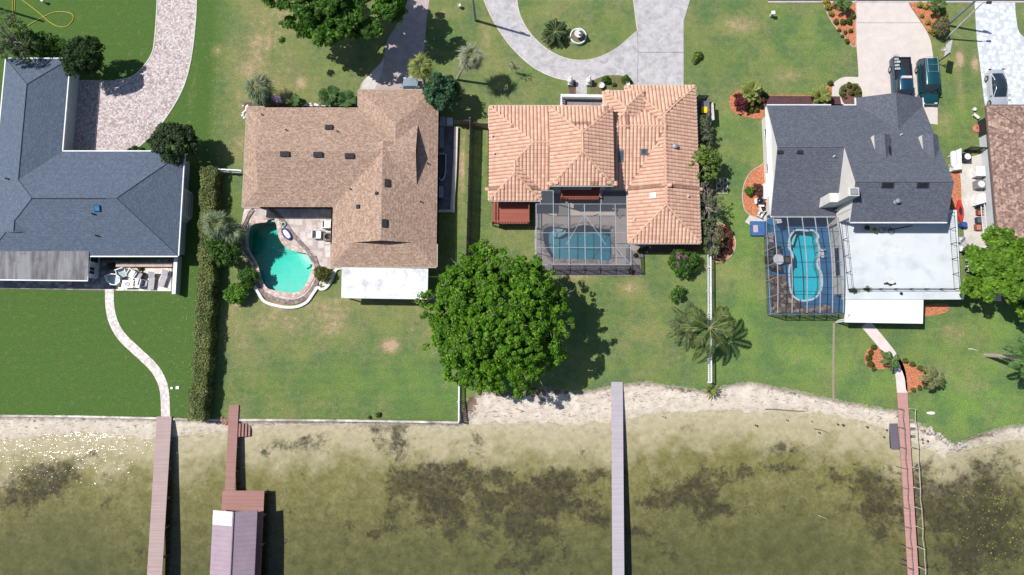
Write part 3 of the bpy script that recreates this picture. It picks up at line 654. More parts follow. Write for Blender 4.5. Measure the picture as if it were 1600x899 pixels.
def roof_box(parent, bodies, u, v, sx, sy, h, name, m, hh=4.2, top=None, rot=0.0):
    """a vent, skylight or stack standing on the slope, placed where the photo shows it"""
    for _ in range(6):
        p = P(u, v, hh); hh = roof_z(bodies, p.x, p.y) + h / 2
    z0 = roof_z(bodies, p.x, p.y); mb = MB()
    g = 1e-2; gx_ = (roof_z(bodies, p.x + g, p.y) - roof_z(bodies, p.x - g, p.y)) / 2 / g; gy_ = (roof_z(bodies, p.x, p.y + g) - roof_z(bodies, p.x, p.y - g)) / 2 / g
    c = []
    for dx, dy in ((-1, -1), (1, -1), (1, 1), (-1, 1)):
        x, y = dx * sx / 2, dy * sy / 2; c.append((p.x + x, p.y + y, z0 + gx_ * x + gy_ * y))
    t = [(x, y, z + h) for x, y, z in c]
    mb.face(t)
    for i in range(4): j = (i + 1) % 4; mb.face([(c[i][0], c[i][1], c[i][2] - .05), (c[j][0], c[j][1], c[j][2] - .05), t[j], t[i]])
    o = mb.build(name, m, parent)
    if top:
        k = .78; tb = MB(); tb.face([(p.x + (x - p.x) * k, p.y + (y - p.y) * k, z0 + h + .012 + gx_ * (x - p.x) * k + gy_ * (y - p.y) * k) for x, y, z in t]); tb.build('pane', top, o)
    return o
def roof_pipe(parent, bodies, u, v, r, h, name, m, cap=None):
    hh = 4.2
    for _ in range(6): p = P(u, v, hh); z0 = roof_z(bodies, p.x, p.y); hh = z0 + h
    mb = MB(); mb.lathe((p.x, p.y, 0), [(r * 1.8, z0 - .12), (r * 1.8, z0 + .04), (r, z0 + .05), (r, z0 + h), (r * 1.5, z0 + h), (r * 1.5, z0 + h + .1), (.001, z0 + h + .16)], 12)
    return mb.build(name, m, parent)
# ================= house with slate-blue roof (left) =================
H1 = thing('house', 'house with the slate-blue hip roof and grey metal patio roof, leftmost', 'house', (-45, 20, 0))
B1 = [rect(-55.5, -35.34, 12.13, 23.53, 2.7, .37, .37, .37, .37), rect(-55.5, -48.52, 14.5, 34.04, 2.7, None, .37, .37, .37)]
r = roof(B1, H1, M_blue, M_white, mat('dark_slate_ridge', (.085, .108, .15)), .045)
walls(B1, [[(-54.9, 12.7), (-35.95, 12.7), (-35.95, 22.95), (-49.1, 22.95), (-49.1, 33.4), (-54.9, 33.4)]], H1, M_greywall)
mb = MB(); mb.tube([(-49.9, 17.82, 4.84), (-45.5, 17.82, 4.84), (-42.2, 17.82, 4.84)], .06, 6); mb.build('ridge_vent', mat('slate_ridge_vent', (.045, .055, .075)), r)
roof_box(H1, B1, 152, 326, .62, .62, .14, 'skylight', M_dark, top=mat('bright_blue_skylight', (.03, .2, .45), None, 3, .15, .05, spec=.8))
for u, v in ((10, 279), (144, 334), (150, 368)): roof_pipe(H1, B1, u, v, .06, .25, 'roof_pipe', M_dark)
# grey metal patio roof
mb = MB(); a, b, c, d = P(-60, 370, 3.0), P(140, 373, 3.0), P(137, 439, 2.6), P(-60, 437, 2.6)
mm, nt, bs = newmat('streaked_grey_metal_roof'); pc = posco(nt)
st = nd(nt, 'ShaderNodeVectorMath', props=dict(operation='MULTIPLY'), _0=pc, _1=(1.1, .12, 1))
cc = mixc(nt, rng_(nt, noise(nt, 1.3, 5, .6, st), .4, .62), (.11, .11, .115), (.235, .235, .245)); cc = mixc(nt, rng_(nt, noise(nt, .8, 4, .6, pc), .55, .7, 0, .5), cc, (.075, .075, .085))
sock(nt, bs, 'Base Color', cc); sock(nt, bs, 'Roughness', .9); sock(nt, bs, 'Specular IOR Level', .1)
mb.face([d, c, b, a]); pr = mb.build('patio_roof', mm, H1)
mb = MB()
for k in range(0, 14): x = a.x + (b.x - a.x) * k / 13; mb.box(x - .02, x + .02, d.y, a.y, 2.62, 2.63)
mb = MB(); mb.band([d, c, b, a], .12, 2.5, 2.64); mb.band([b, a], .1, 2.95, 3.05); mb.build('roof_edge', M_white, pr)
walls([rect(a.x, -44.9, 9.8, 13, 2.7, 0, 0, 0, 0)], [[(-60, 10.1), (-45.2, 10.1), (-45.2, 12.7), (-60, 12.7)]], H1, M_white, 'porch_wall')
window(H1, (-45.2, 10.75, 1.5), .9, 1.3, (1, 0)); window(H1, (-45.2, 12.0, 1.3), .8, 2.0, (1, 0), panes=1)
window(H1, (-37.4, 12.7, 1.5), 1.5, 1.3, (0, -1)); window(H1, (-42.5, 12.7, 1.2), 2.4, 2.0, (0, -1), panes=3)
mb = MB()
for z in (.4, .9, 1.4, 1.9): mb.box(-35.95, -35.35, 16.6, 19.6, z, z + .1)
mb.prism([(-35.95, 16.2), (-35.35, 16.8), (-35.35, 19.4), (-35.95, 20)], 0, 2.35); mb.build('bay_window', M_white, H1)
# low wall of the furniture terrace
tw = thing('terrace_wall', 'white-capped low wall closing the east end of the furniture terrace', 'wall', (-36.6, 10.5, 0))
mb = MB(); mb.box(-36.45, -36.2, 8.3, 12.4, 0, 1.1); mb.build('wall_face', M_greywall, tw)
mb = MB(); mb.box(-36.52, -36.13, 8.25, 12.45, 1.1, 1.17); mb.build('coping', M_white, tw)
lw = thing('planter_wall', 'long tan stone bench wall along the back of the furniture terrace', 'wall', (-40, 11.5, 0))
mb = MB(); q = P(181, 413.5, .5); mb.box(q.x, -37.0, q.y - .25, q.y + .2, 0, .5); mb.build('bench_top', mat('tan_stone', (.52, .4, .33), None, 3), lw)

# ================= house with the brown shingle roof =================
H2 = thing('house', 'house with the brown shingle roof and white flat patio roof', 'house', (-17, 20, 0))
s = .36; DG = 2.3
B2 = [rect(-28.75, -7.98, 17.4, 28.49, 2.7, s, s, s, s),
      rect(-19.12, -7.98, 10.95, 24, 2.7, s, s, None, s),
      Body([(-16.7, 22), (-7.98, 22), (-7.98, 28.75), (-9.21, 30.45), (-16.7, 30.45)], [None, s, s, s, s], 2.7),
      Body([(-26.9, 17.4), (-10.1, 17.4), (-10.1, 28.49), (-26.9, 28.49)], [s, None, s, None], 2.7),
      Body([(-19.12, 13.4), (-7.98, 13.4), (-7.98, 22), (-19.12, 22)], [None, s, None, s], 2.7)]
r2 = roof(B2, H2, M_brown, mat('tan_fascia', (.4, .33, .27)), None, gable=mat('shaded_brown_gable', (.07, .05, .045)))  # gable triangles: brown with the shade under the overhang painted into it
walls(B2, [[(-28.2, 18), (-18.6, 18), (-18.6, 11.5), (-8.6, 11.5), (-8.6, 28.6), (-8.9, 29.3), (-9.3, 29.3), (-9.3, 25.2), (-16.1, 25.2), (-16.1, 27.9), (-28.2, 27.9)]], H2, M_tanwall)
for u, v, w, l in ((514, 199, .8, .55), (445, 241, .95, .5), (497, 242, .95, .5), (546, 244, .95, .5), (605, 286, .5, .8), (601, 349, .5, .85), (559, 323, .35, .4), (588, 302, .3, .3)):
    roof_box(H2, B2, u, v, w, l, .2, 'roof_vent', mat('dark_vent', (.035, .035, .04)))
for u, v in ((409, 179), (447, 203), (527, 205), (547, 295), (657, 315), (668, 255)): roof_pipe(H2, B2, u, v, .05, .2, 'roof_pipe', M_dark)
a, b, c, d = P(534, 418, 2.75), P(669, 420, 2.75), P(668, 468, 2.45), P(533, 466, 2.45)
mb = MB(); mb.face([d, c, b, a])
for p0, p1 in ((d, c), (c, b), (b, a), (a, d)): mb.face([p0 - Vector((0, 0, .16)), p1 - Vector((0, 0, .16)), p1, p0])
mb.build('patio_roof', mat('white_roof_with_grey_scuffs', (.62, .64, .65), (.58, .6, .61), .6, .6, .06, stain=(.4, .4, .4), sscale=.7), H2)
for x in (d.x + .3, (d.x + c.x) / 2, c.x - .3): mb = MB(); mb.box(x - .06, x + .06, d.y + .15, d.y + .27, 0, 2.4); mb.build('porch_post', M_white, H2)
window(H2, (-14, 11.5, 1.3), 3.0, 2.0, (0, -1), panes=3); window(H2, (-24, 18, 1.3), 3.0, 2.0, (0, -1), panes=3)

# ================= house with terracotta tiles =================
H3 = thing('house', 'house with the terracotta barrel-tile roof beside the caged pool', 'house', (9, 22, 0))
ta, tb_ = P(859, 167, 5.2), P(959, 290, 5.2); pa, pb = P(946, 143, 3.7), P(1007, 206, 3.7); s = .37
B3 = [rect(12.3, 19.9, 13.45, 30.8, 3, s, s, s, s),
      rect(-2.45, 8.5, 19.25, 28.5, 3, s, s, s, s),
      rect(-2.45, 3.05, 18.05, 26, 3, s, s, None, s),
      Body([(9.95, 19.3), (16.2, 19.3), (16.2, 29.75), (9.95, 29.75)], [.234, None, s, None], 3),
      rect(pa.x, pb.x, pb.y, pa.y, 3.7, s, s, s, s),
      rect(ta.x, tb_.x, tb_.y, ta.y, 5.2, s, s, s, s)]
r3 = roof(B3, H3, M_tilebase, mat('cream_fascia', (.55, .5, .45)), M_tilecap, .12, tiles=(.39, .42))
lowB = B3[:4]
mb = MB()
walls(lowB, [[(-1.9, 18.6), (2.6, 18.6), (2.6, 19.8), (12.8, 19.8), (12.8, 14.0), (19.4, 14.0), (19.4, 30.2), (12.8, 30.2), (12.8, 28), (-1.9, 28)]], H3, M_greywall)
walls([B3[5]], [rfp(ta.x + .5, tb_.x - .5, tb_.y + .5, ta.y - .5)], H3, M_greywall, 'tower_wall')
walls([B3[4]], [rfp(pa.x + .4, pb.x - .4, pb.y + .4, pa.y - .4)], H3, M_greywall, 'porch_wall')
sk = mat('grey_skylight_dome', (.16, .18, .2), None, 3, .3, .1)
for u, v, w, l in ((970, 244, .55, 1.2), (1006, 238, .65, .65)): roof_box(H3, B3, u, v, w, l, .2, 'skylight', sk, top=mat('dark_skylight_pane', (.07, .085, .1), None, 3, .2, .1))
roof_box(H3, B3, 1020, 306, .6, .6, .2, 'roof_vent', M_white, top=M_greywall)
roof_pipe(H3, B3, 1055, 228, .18, .35, 'roof_pipe', mat('galvanised', (.4, .42, .45), None, 2, .4, .1, metal=.5))
for u, v in ((1075, 307), (991, 343), (769, 213), (772, 240), (1028, 226)): roof_pipe(H3, B3, u, v, .07, .25, 'roof_pipe', M_greywall)
# redwood balconies
def balcony(label, x0, x1, y0, y1, z, posts):
    t = thing('balcony', label, 'balcony', (x0, y0, 0))
    mb = MB(); mb.box(x0, x1, y0, y1, z - .15, z); mb.build('deck', M_redwood, t)
    rail = MB()
    for zz_ in (z + .5, z + .95):
        rail.box(x0 + .02, x1 - .02, y0 + .02, y0 + .1, zz_, zz_ + .06); rail.box(x0 + .02, x0 + .1, y0 + .1, y1, zz_, zz_ + .06); rail.box(x1 - .1, x1 - .02, y0 + .1, y1, zz_, zz_ + .06)
    x = x0 + .15
    while x < x1: rail.box(x, x + .04, y0 + .04, y0 + .08, z, z + .95); x += .3
    rail.build('railing', M_redwood, t)
    for X in (x0 + .06, x1 - .06): mb = MB(); mb.box(X - .06, X + .06, y0 + .0, y0 + .12, 0, z + 1.05); mb.build('post', M_redwood, t)
q0, q1 = P(769, 350, 1.2), P(827, 316, 1.2); balcony('redwood deck balcony below the west end of the tiled roof', q0.x, q1.x, q0.y, q1.y + 1.0, 1.2, 3)
q0, q1 = P(876, 312, 2.6), P(936, 290, 2.6); balcony('redwood balcony set under the tiled tower, above the caged pool', q0.x, q1.x, q0.y, q1.y + .5, 2.6, 3)
window(H3, (6.4, tb_.y + .5, 3.9), 2.4, 1.9, (0, -1), panes=2)
window(H3, (16.3, 14.0, 1.4), 2.4, 1.4, (0, -1), panes=3)
# balustrade terrace
bt = thing('balustrade', 'white balustrade round the entrance terrace of the tiled house', 'balustrade', (5, 29.5, 0))
q = [P(877, 175, .9), P(877, 150, .9), P(943, 151, .9), P(943, 162, .9)]
mb = MB(); mb.band(q, .34, .9, 1.05); mb.build('top_rail', M_white, bt)
mb = MB(); mb.band(q, .2, .06, .2); mb.build('base_rail', M_white, bt); mb = MB()
for i in range(3):
    L = (q[i + 1] - q[i]).length; k = int(L / .22)
    for j in range(k + 1):
        p = q[i].lerp(q[i + 1], j / k); mb.lathe((p.x, p.y, 0), [(.05, .2), (.075, .4), (.04, .7), (.06, .9)], 6)
mb.build('balusters', M_white, bt)

# ================= house with charcoal roof and white roof deck =================
H4 = thing('house', 'house with the charcoal gable roof, dormers and white roof deck', 'house', (37, 20, 0))
def B_(x0, x1, y0, y1, eS, sS, eN, sN): return Body([(x0, y0), (x1, y0), (x1, y1), (x0, y1)], [sS, None, sN, None], [eS, 0, eN, 0])
q0, q1 = P(1366, 211, 5.3), P(1391, 211, 5.3); dw = q1.x - q0.x; q2 = P(1441, 211, 5.3)
def dormer(x0): return Body([(x0, 20.5), (x0 + dw, 20.5), (x0 + dw, q0.y), (x0, q0.y)], [None, .55, None, .55], 5.25)
B4 = [B_(34.65, 44.62, 15.2, 28.67, 5.3, .42, 2.8, .42), B_(27.66, 36.0, 16.45, 28.67, 2.45, .395, 2.8, .42),
      Body([(37.4, 24), (44.62, 24), (44.62, 29.54), (37.4, 29.54)], [None, .37, None, .37], 2.8), dormer(q0.x), dormer(q2.x)]
r4 = roof(B4, H4, M_char, M_white, mat('charcoal_ridge', (.085, .093, .12)), .03, gable=M_stucco)
walls(B4, [[(28.1, 17), (35.1, 17), (35.1, 15.7), (44.1, 15.7), (44.1, 29.1), (37.9, 29.1), (37.9, 28.1), (28.1, 28.1)], rfp(34.72, 44.07, 15.73, 27.9)], H4, M_stucco)
for xd in (q0.x, q2.x): mb = MB(); mb.prism([(xd + .1, 22.5), (xd + dw - .1, 22.5), (xd + dw - .1, q0.y - .2), (xd + .1, q0.y - .2)], 3.0, 5.1); mb.build('dormer_wall', M_stucco, H4)
for y in (26.2, 22.2): window(H4, (28.1, y, 1.5), .9, 1.4, (-1, 0), panes=1)
mb = MB(); mb.box(27.4, 28.08, 18.6, 21.2, 2.2, 2.3); mb.build('awning', M_white, H4)
window(H4, (35.1, 16.6, 3.9), .8, .8, (-1, 0), panes=2)
roof_box(H4, B4, 1387, 290, 1.2, .5, .12, 'skylight', M_dark, top=mat('black_skylight_pane', (.02, .022, .03), None, 3, .15, .05)); roof_box(H4, B4, 1442, 290, 1.2, .5, .12, 'skylight', M_dark, top=MATS['black_skylight_pane'])
roof_box(H4, B4, 1391, 236, .12, 1.0, .25, 'roof_vent', M_dark)
for u, v in ((1219, 238), (1250, 238)): roof_box(H4, B4, u, v, .55, .3, .2, 'roof_vent', M_dark)
for u, v in ((1304, 244), (1409, 210), (1464, 262)): roof_pipe(H4, B4, u, v, .05, .2, 'roof_pipe', M_greywall)
roof_pipe(H4, B4, 1403, 314, .16, .35, 'roof_pipe', MATS['galvanised'])
mb = MB(); mb.box(33.55, 34.6, 17.35, 18.2, 0, 7.6); mb.box(32.75, 33.55, 17.3, 18.25, 0, 3.1 + 2.2)
ch = mb.build('chimney', M_stucco, H4); mb = MB(); mb.box(33.7, 34.45, 17.45, 18.1, 7.6, 7.72); mb.build('flue_cap', MATS['galvanised'], ch)
# roof deck
mb = MB(); dk = [(34.72, 7.5), (47.15, 7.5), (47.45, 17.1), (44.5, 17.1), (44.5, 15.75), (34.72, 15.75)]
mb.prism(dk, 2.45, 2.7); mb.build('roof_deck', mat('white_deck_membrane', (.55, .585, .605), (.5, .535, .555), .5, .6, .08, stain=(.44, .47, .49), sscale=.4), H4)
walls([rect(30, 50, 5, 20, 2.6, 0, 0, 0, 0)], [rfp(35.1, 46.6, 8.2, 15.65)], H4, M_stucco, 'lower_wall')
window(H4, (35.1, 11.7, 1.5), 3.2, 1.7, (-1, 0), panes=2)
mb = MB(); a, b, c, d = P(1321, 464, 2.6), P(1443, 466, 2.6), P(1442, 506, 2.35), P(1320, 504, 2.35)
for p0, p1 in ((d, c), (c, b), (b, a), (a, d)): mb.face([p0 - Vector((0, 0, .15)), p1 - Vector((0, 0, .15)), p1, p0])
mb.face([d, c, b, a]); mb.build('porch_roof', mat('bright_white_roof', (.68, .69, .69), (.64, .65, .65), .4, .5, .03), H4)
for x in (d.x + .2, (d.x + c.x) / 2, c.x - .2): mb = MB(); mb.box(x - .07, x + .07, d.y + .1, d.y + .24, 0, 2.4); mb.build('porch_post', M_white, H4)
for x in (43.5, 45.5, 46.8): mb = MB(); mb.box(x - .07, x + .07, 7.7, 7.84, 0, 2.45); mb.build('porch_post', M_white, H4)
def railing(label, pts, z, m, sp=1.6, bal=.24):
    t = thing('railing', label, 'railing', (pts[0][0], pts[0][1], z))
    mb = MB(); bb = MB()
    for i in range(len(pts) - 1):
        p, q = Vector((*pts[i], 0)), Vector((*pts[i + 1], 0)); L = (q - p).length
        for zz_ in (z + .12, z + .98): mb.tube([p + Vector((0, 0, zz_)), q + Vector((0, 0, zz_))], .022, 6)
        k = int(L / bal)
        for j in range(k + 1): r_ = p.lerp(q, j / k); bb.tube([r_ + Vector((0, 0, z + .12)), r_ + Vector((0, 0, z + .98))], .008, 4)
        k = max(1, round(L / sp))
        for j in range(k + 1): r_ = p.lerp(q, j / k); pp = MB(); pp.tube([r_ + Vector((0, 0, z)), r_ + Vector((0, 0, z + 1.08))], .035, 6); pp.build('post', m, t)
    mb.build('rail', m, t); bb.build('balusters', m, t)
railing('black railing with balusters along the three open sides of the white roof deck', [(46.5, 16.6), (46.45, 8.55), (35.3, 8.55), (35.0, 15.6)], 2.7, M_dark)

# ================= house with mottled brown roof (right edge) =================
H5 = thing('house', 'house with the mottled brown roof at the right edge', 'house', (58, 20, 0))
B5 = [rect(51.45, 66, 7, 28.6, 2.9, .36, .36, .36, .36)]
roof(B5, H5, M_brown5, mat('brown_fascia', (.16, .11, .1)), M_brown5, .05)
walls(B5, [rfp(52.4, 65.3, 7.6, 27.9)], H5, M_greywall); walls(B5, [rfp(52.38, 52.39, 26.0, 27.9)], H5, M_dark, 'dark_shutter', .4)
# ================= pools =================
def poolwater(name, sig, strength=.12):
    m, nt, bs = newmat(name); nt.nodes.remove(bs); pc = posco(nt)
    n = nd(nt, 'ShaderNodeBump', Strength=strength, Distance=.1, Height=noise(nt, 3.5, 3, .6, pc, .5))
    fr = nd(nt, 'ShaderNodeFresnel', IOR=1.33, Normal=n); g = nd(nt, 'ShaderNodeBsdfGlossy', Roughness=.05, Normal=n); t = nd(nt, 'ShaderNodeBsdfTransparent', Color=(1, 1, 1))
    out = nt.nodes['Material Output']; nt.links.new(nd(nt, 'ShaderNodeMixShader', _0=fr, _1=t, _2=g), out.inputs[0])
    d = max(sig) * 1.05; nt.links.new(nd(nt, 'ShaderNodeVolumeAbsorption', Color=tuple(1 - s / d for s in sig), Density=d), out.inputs[1]); return m
def pool(label, poly, sig, floor, cop, copw, plane, steps=()):
    """plane(x, y) -> floor height"""
    c = sum((Vector((p[0], p[1], 0)) for p in poly), Vector()) / len(poly)
    t = thing('swimming_pool', label, 'swimming pool', (c.x, c.y, 0)); n = len(poly)
    mb = MB(); tmp = MB(); tmp.sheet(poly, 0)
    for f in tmp.f: mb.face([(tmp.v[i][0], tmp.v[i][1], plane(tmp.v[i][0], tmp.v[i][1])) for i in f])
    ccw = sum(poly[i][0] * poly[(i + 1) % n][1] - poly[(i + 1) % n][0] * poly[i][1] for i in range(n)) > 0
    q = poly if ccw else poly[::-1]
    for i in range(n):
        a, b = q[i], q[(i + 1) % n]; mb.face([(b[0], b[1], plane(*b)), (a[0], a[1], plane(*a)), (a[0], a[1], .03), (b[0], b[1], .03)])
    mb.build('basin', floor, t)
    w = MB(); w.prism(q, -3.2, -.1); w.build('water', poolwater('pool_water', sig), t)
    tb = MB(); tb.band(q, .16, -.22, -.02, closed=True)
    if cop:
        out = MB(); out.band(q, copw, 0, .07, closed=True); out.build('coping', cop, t)
    for st in steps:
        sb = MB(); sb.prism(PP(st[0]), -1.2, st[1]); sb.build('step', floor, t)
    return t
plaster = mat('pool_plaster', (.7, .74, .7), (.62, .68, .64), 1.2, .8, .12)
plasterb = mat('blue_pool_plaster', (.5, .6, .66), (.42, .54, .6), 1.2, .8, .15)
pool('free-form green-water pool beside the brown-roofed house, without a screen', [tuple(p) for p in POOLS[0]], (.95, .13, .2), plaster, M_coping, .5,
     lambda x, y: -.9 - max(0, min(1.7, (-26.4 - x) * .22 + (y - 10.5) * .16)),
     [(zz(360, 320, 5.29, [(570, 380), (640, 395), (690, 440), (698, 480), (650, 490), (600, 450)]), -.45), (zz(360, 320, 5.29, [(540, 375), (600, 385), (645, 500), (610, 520), (560, 440)]), -.75), (zz(360, 320, 5.29, [(325, 104), (380, 104), (386, 134), (318, 134)]), -.3)])
pool('teal pool with curved steps under the white-beamed cage of the tiled house', [tuple(p) for p in POOLS[1]], (.8, .2, .14), plasterb, pavers('mottled_brown_coping_stone', (.2, .15, .14), (.36, .29, .26), (.5, .43, .4), 3), .42,
     lambda x, y: -.8 - max(0, min(1.3, (x - 6.2) * .35)),
     [(zz(830, 280, 5.617, [(195, 415), (315, 425), (300, 470), (250, 500), (195, 500)]), -.62), (zz(830, 280, 5.617, [(200, 415), (300, 420), (270, 455), (200, 460)]), -.42)])
pool('bright turquoise bone-shaped pool on the blue deck inside the dark-beamed cage', [tuple(p) for p in POOLS[2]], (1.35, .17, .07), mat('bright_pool_plaster', (.8, .86, .86), (.74, .82, .82), 1.2, .8, .08), mat('pale_blue_coping', (.6, .72, .8), (.5, .63, .75), 1, .6, .1), .2,
     lambda x, y: -1.25, [(zz(1180, 330, 4.994, [(275, 250), (280, 205), (310, 170), (335, 175), (310, 260)]), -.5)])
# brick band and white edging round the free-form pool
mb = MB(); mb.band(SM(PP(zz(360, 320, 5.29, [(185, 40), (140, 110), (112, 200), (108, 300), (125, 390), (180, 480), (205, 590), (235, 680), (290, 745), (400, 790), (520, 805), (600, 780), (660, 730), (710, 650), (722, 590), (718, 520), (690, 430)])), 4), .5, 0, .14)
mb.band(PP(zz(360, 320, 5.29, [(690, 470), (640, 380), (520, 250), (440, 140), (380, 70), (330, 35)])), .42, 0, .1); structure('patio_brick_band', mb, M_brick)
t = MB(); t.band(SM(PP(zz(360, 320, 5.29, [(205, 675), (235, 730), (285, 800), (380, 835), (480, 850), (570, 840), (640, 800), (690, 730), (725, 685), (750, 700), (790, 690), (830, 640), (850, 590), (880, 535), (925, 525)])), 4), .3, 0, .22)
tag(t.build('garden_edging', mat('white_scalloped_concrete', (.74, .72, .7), (.6, .57, .54), 6, .8, .2)), 'scalloped white concrete edging curving round the outside of the green pool', 'edging')
t = MB(); t.band(SM(PP(zz(360, 320, 5.29, [(200, 10), (150, 60), (120, 130), (75, 220), (70, 330), (110, 400), (190, 500), (205, 600)])), 3), .22, 0, .2); tag(t.build('garden_edging', M_coping), 'narrow stone edging along the west side of the green pool, by the hedge', 'edging')

# ================= screened pool cages =================
def screenmat(name, fac, col):
    m, nt, bs = newmat(name); sock(nt, bs, 'Base Color', col); sock(nt, bs, 'Roughness', .7)
    nt.links.new(nd(nt, 'ShaderNodeMixShader', _0=fac, _1=nd(nt, 'ShaderNodeBsdfTransparent'), _2=bs.outputs[0]), nt.nodes['Material Output'].inputs[0]); return m
M_scr3 = screenmat('grey_insect_screen', .4, (.07, .08, .1)); M_scr4 = screenmat('dark_insect_screen', .3, (.045, .055, .07))
M_beam4 = mat('bronze_grey_beam', (.34, .31, .31), None, 3, .5, .1); M_beam3 = mat('white_aluminium_beam', (.34, .37, .41), None, 3, .45, .1)
def bars(parent, name, m, segs, w):
    for a, b in segs:
        mb = MB(); mb.tube([a, b], w, 6); mb.build(name, m, parent)
# cage of the tiled house
x0, x1 = P(838, 365, 3).x, P(985, 365, 3).x; y0, y1 = P(900, 414, 3).y, P(900, 319, 3).y; z = 3.0
c3 = thing('pool_cage', 'white-beamed screen cage over the teal pool behind the tiled house', 'pool cage', (x0, y0, 0))
V = Vector
xs = [P(u, 365, 3).x for u in (838, 865, 889, 914, 939, 962)] + [x1]; ys = [y0, P(900, 387, 3).y, P(900, 364, 3).y, y1]
bars(c3, 'roof_beam', M_beam3, [(V((x, y0, z)), V((x, y1, z))) for x in xs], .045)
bars(c3, 'purlin', M_beam3, [(V((x0, y, z)), V((x1, y, z))) for y in ys], .035)
bars(c3, 'post', M_beam3, [(V((x, y0, 0)), V((x, y0, z))) for x in xs] + [(V((x0, y, 0)), V((x0, y, z))) for y in ys[1:]], .045)
bars(c3, 'brace', M_beam3, [(V((xs[5], ys[1], z)), V((x1, y0, z))), (V((xs[3], y1 - 1.1, z)), V((xs[2] - .3, ys[1] + .3, z))), (V((xs[3], y1 - 1.1, z)), V((xs[4] + .5, ys[1] + .3, z)))], .03)
bars(c3, 'wall_rail', M_beam3, [(V((x0, y0, 1)), V((x1, y0, 1))), (V((x0, y0, 1)), V((x0, y1, 1))), (V((x1, y0, 1)), V((x1, 13.4, 1)))], .03)
mb = MB(); mb.face([(x0, y0, z), (x1, y0, z), (x1, y1, z), (x0, y1, z)]); mb.build('roof_screen', M_scr3, c3)
mb = MB(); mb.face([(x0, y0, 0), (x1, y0, 0), (x1, y0, z), (x0, y0, z)]); mb.face([(x0, y0, 0), (x0, y1, 0), (x0, y1, z), (x0, y0, z)]); mb.face([(x1, y0, 0), (x1, 13.4, 0), (x1, 13.4, z), (x1, y0, z)]); mb.build('wall_screen', M_scr3, c3)
ya = P(850, 298, 3).y
for a, b, yy in ((xs[0] + .45, xs[1], ya), (P(939, 300, 3).x, P(980, 300, 3).x, ya + .1)):
    mb = MB(); mb.face([(a, y1, z), (b, y1, z), (b, yy, z), (a, yy, z)]); mb.build('roof_screen', screenmat('dark_solar_screen', .6, (.06, .065, .08)), c3)
    bars(c3, 'roof_beam', M_beam3, [(V((a, y1, z)), V((a, yy, z))), (V((b, y1, z)), V((b, yy, z))), (V((a, yy, z)), V((b, yy, z)))], .045)
bars(c3, 'downpipe', M_beam3, [(V((P(915, 320, 2.6).x, y1 + .1, 2.6)), V((P(908, 330, 1).x, y1 - .3, 1.8))), (V((P(956, 326, 2.6).x, y1 + .1, 2.5)), V((P(968, 340, .2).x, y1 - .9, .1)))], .04)
# south strip with pavement shrubs behind the cage
sheet_obj('patio', PP([(862, 413), (1000, 414), (1003, 432), (866, 430)]), mat('dark_gravel_strip', (.13, .11, .13), (.2, .17, .18), 8, .9, .5, 12), .026)
# cage of the roof-deck house
x0, x1 = P(1208, 365, 3).x, 34.5; y0, y1 = P(1250, 489, 3).y, P(1230, 339, 3).y
c4 = thing('pool_cage', 'dark-beamed screen cage over the turquoise pool beside the white roof deck', 'pool cage', (x0, y0, 0))
xs = [P(u, 338, 3).x for u in (1208, 1230, 1253, 1273, 1292)] + [34.55]; ys = [y0] + [P(1250, v, 3).y for v in (461, 434, 411, 386, 363)] + [y1]
def zc(y): t = (y - y0) / (y1 - y0); return 3.0 + .55 * math.sin(math.pi * min(max(t, 0), 1))
yc = np.linspace(y0, y1, 9)
for x in xs:
    mb = MB(); mb.tube([V((x, y, zc(y))) for y in yc], .055, 6); mb.build('roof_beam', M_beam4, c4)
bars(c4, 'purlin', M_dark, [(V((xs[0], y, zc(y) - .03)), V((xs[-1], y, zc(y) - .03))) for y in ys], .03)
bars(c4, 'post', M_beam4, [(V((x, y0 + .01, 0)), V((x, y0 + .01, 3))) for x in xs] + [(V((xs[0], y, 0)), V((xs[0], y, zc(y)))) for y in ys[1:]], .045)
bars(c4, 'wall_rail', M_beam4, [(V((xs[0], y0, 1)), V((xs[-1], y0, 1))), (V((xs[0], y0, 1)), V((xs[0], y1, 1)))], .03)
mb = MB()
for a, b in zip(yc[:-1], yc[1:]): mb.face([(xs[0], a, zc(a)), (xs[-1], a, zc(a)), (xs[-1], b, zc(b)), (xs[0], b, zc(b))])
mb.build('roof_screen', M_scr4, c4)
mb = MB(); mb.face([(xs[0], y0, 0), (xs[-1], y0, 0), (xs[-1], y0, 3), (xs[0], y0, 3)])
for a, b in zip(yc[:-1], yc[1:]): mb.face([(xs[0], a, 0), (xs[0], b, 0), (xs[0], b, zc(b)), (xs[0], a, zc(a))])
mb.build('wall_screen', M_scr4, c4)
mb = MB(); p = P(1315, 500, 1); mb.tube([(p.x, p.y, 0), (p.x, p.y, 2.2), (p.x, p.y + .5, 2.6)], .1, 8); tag(mb.build('downpipe', M_white), 'white downpipe at the south-east corner of the dark pool cage', 'downpipe')

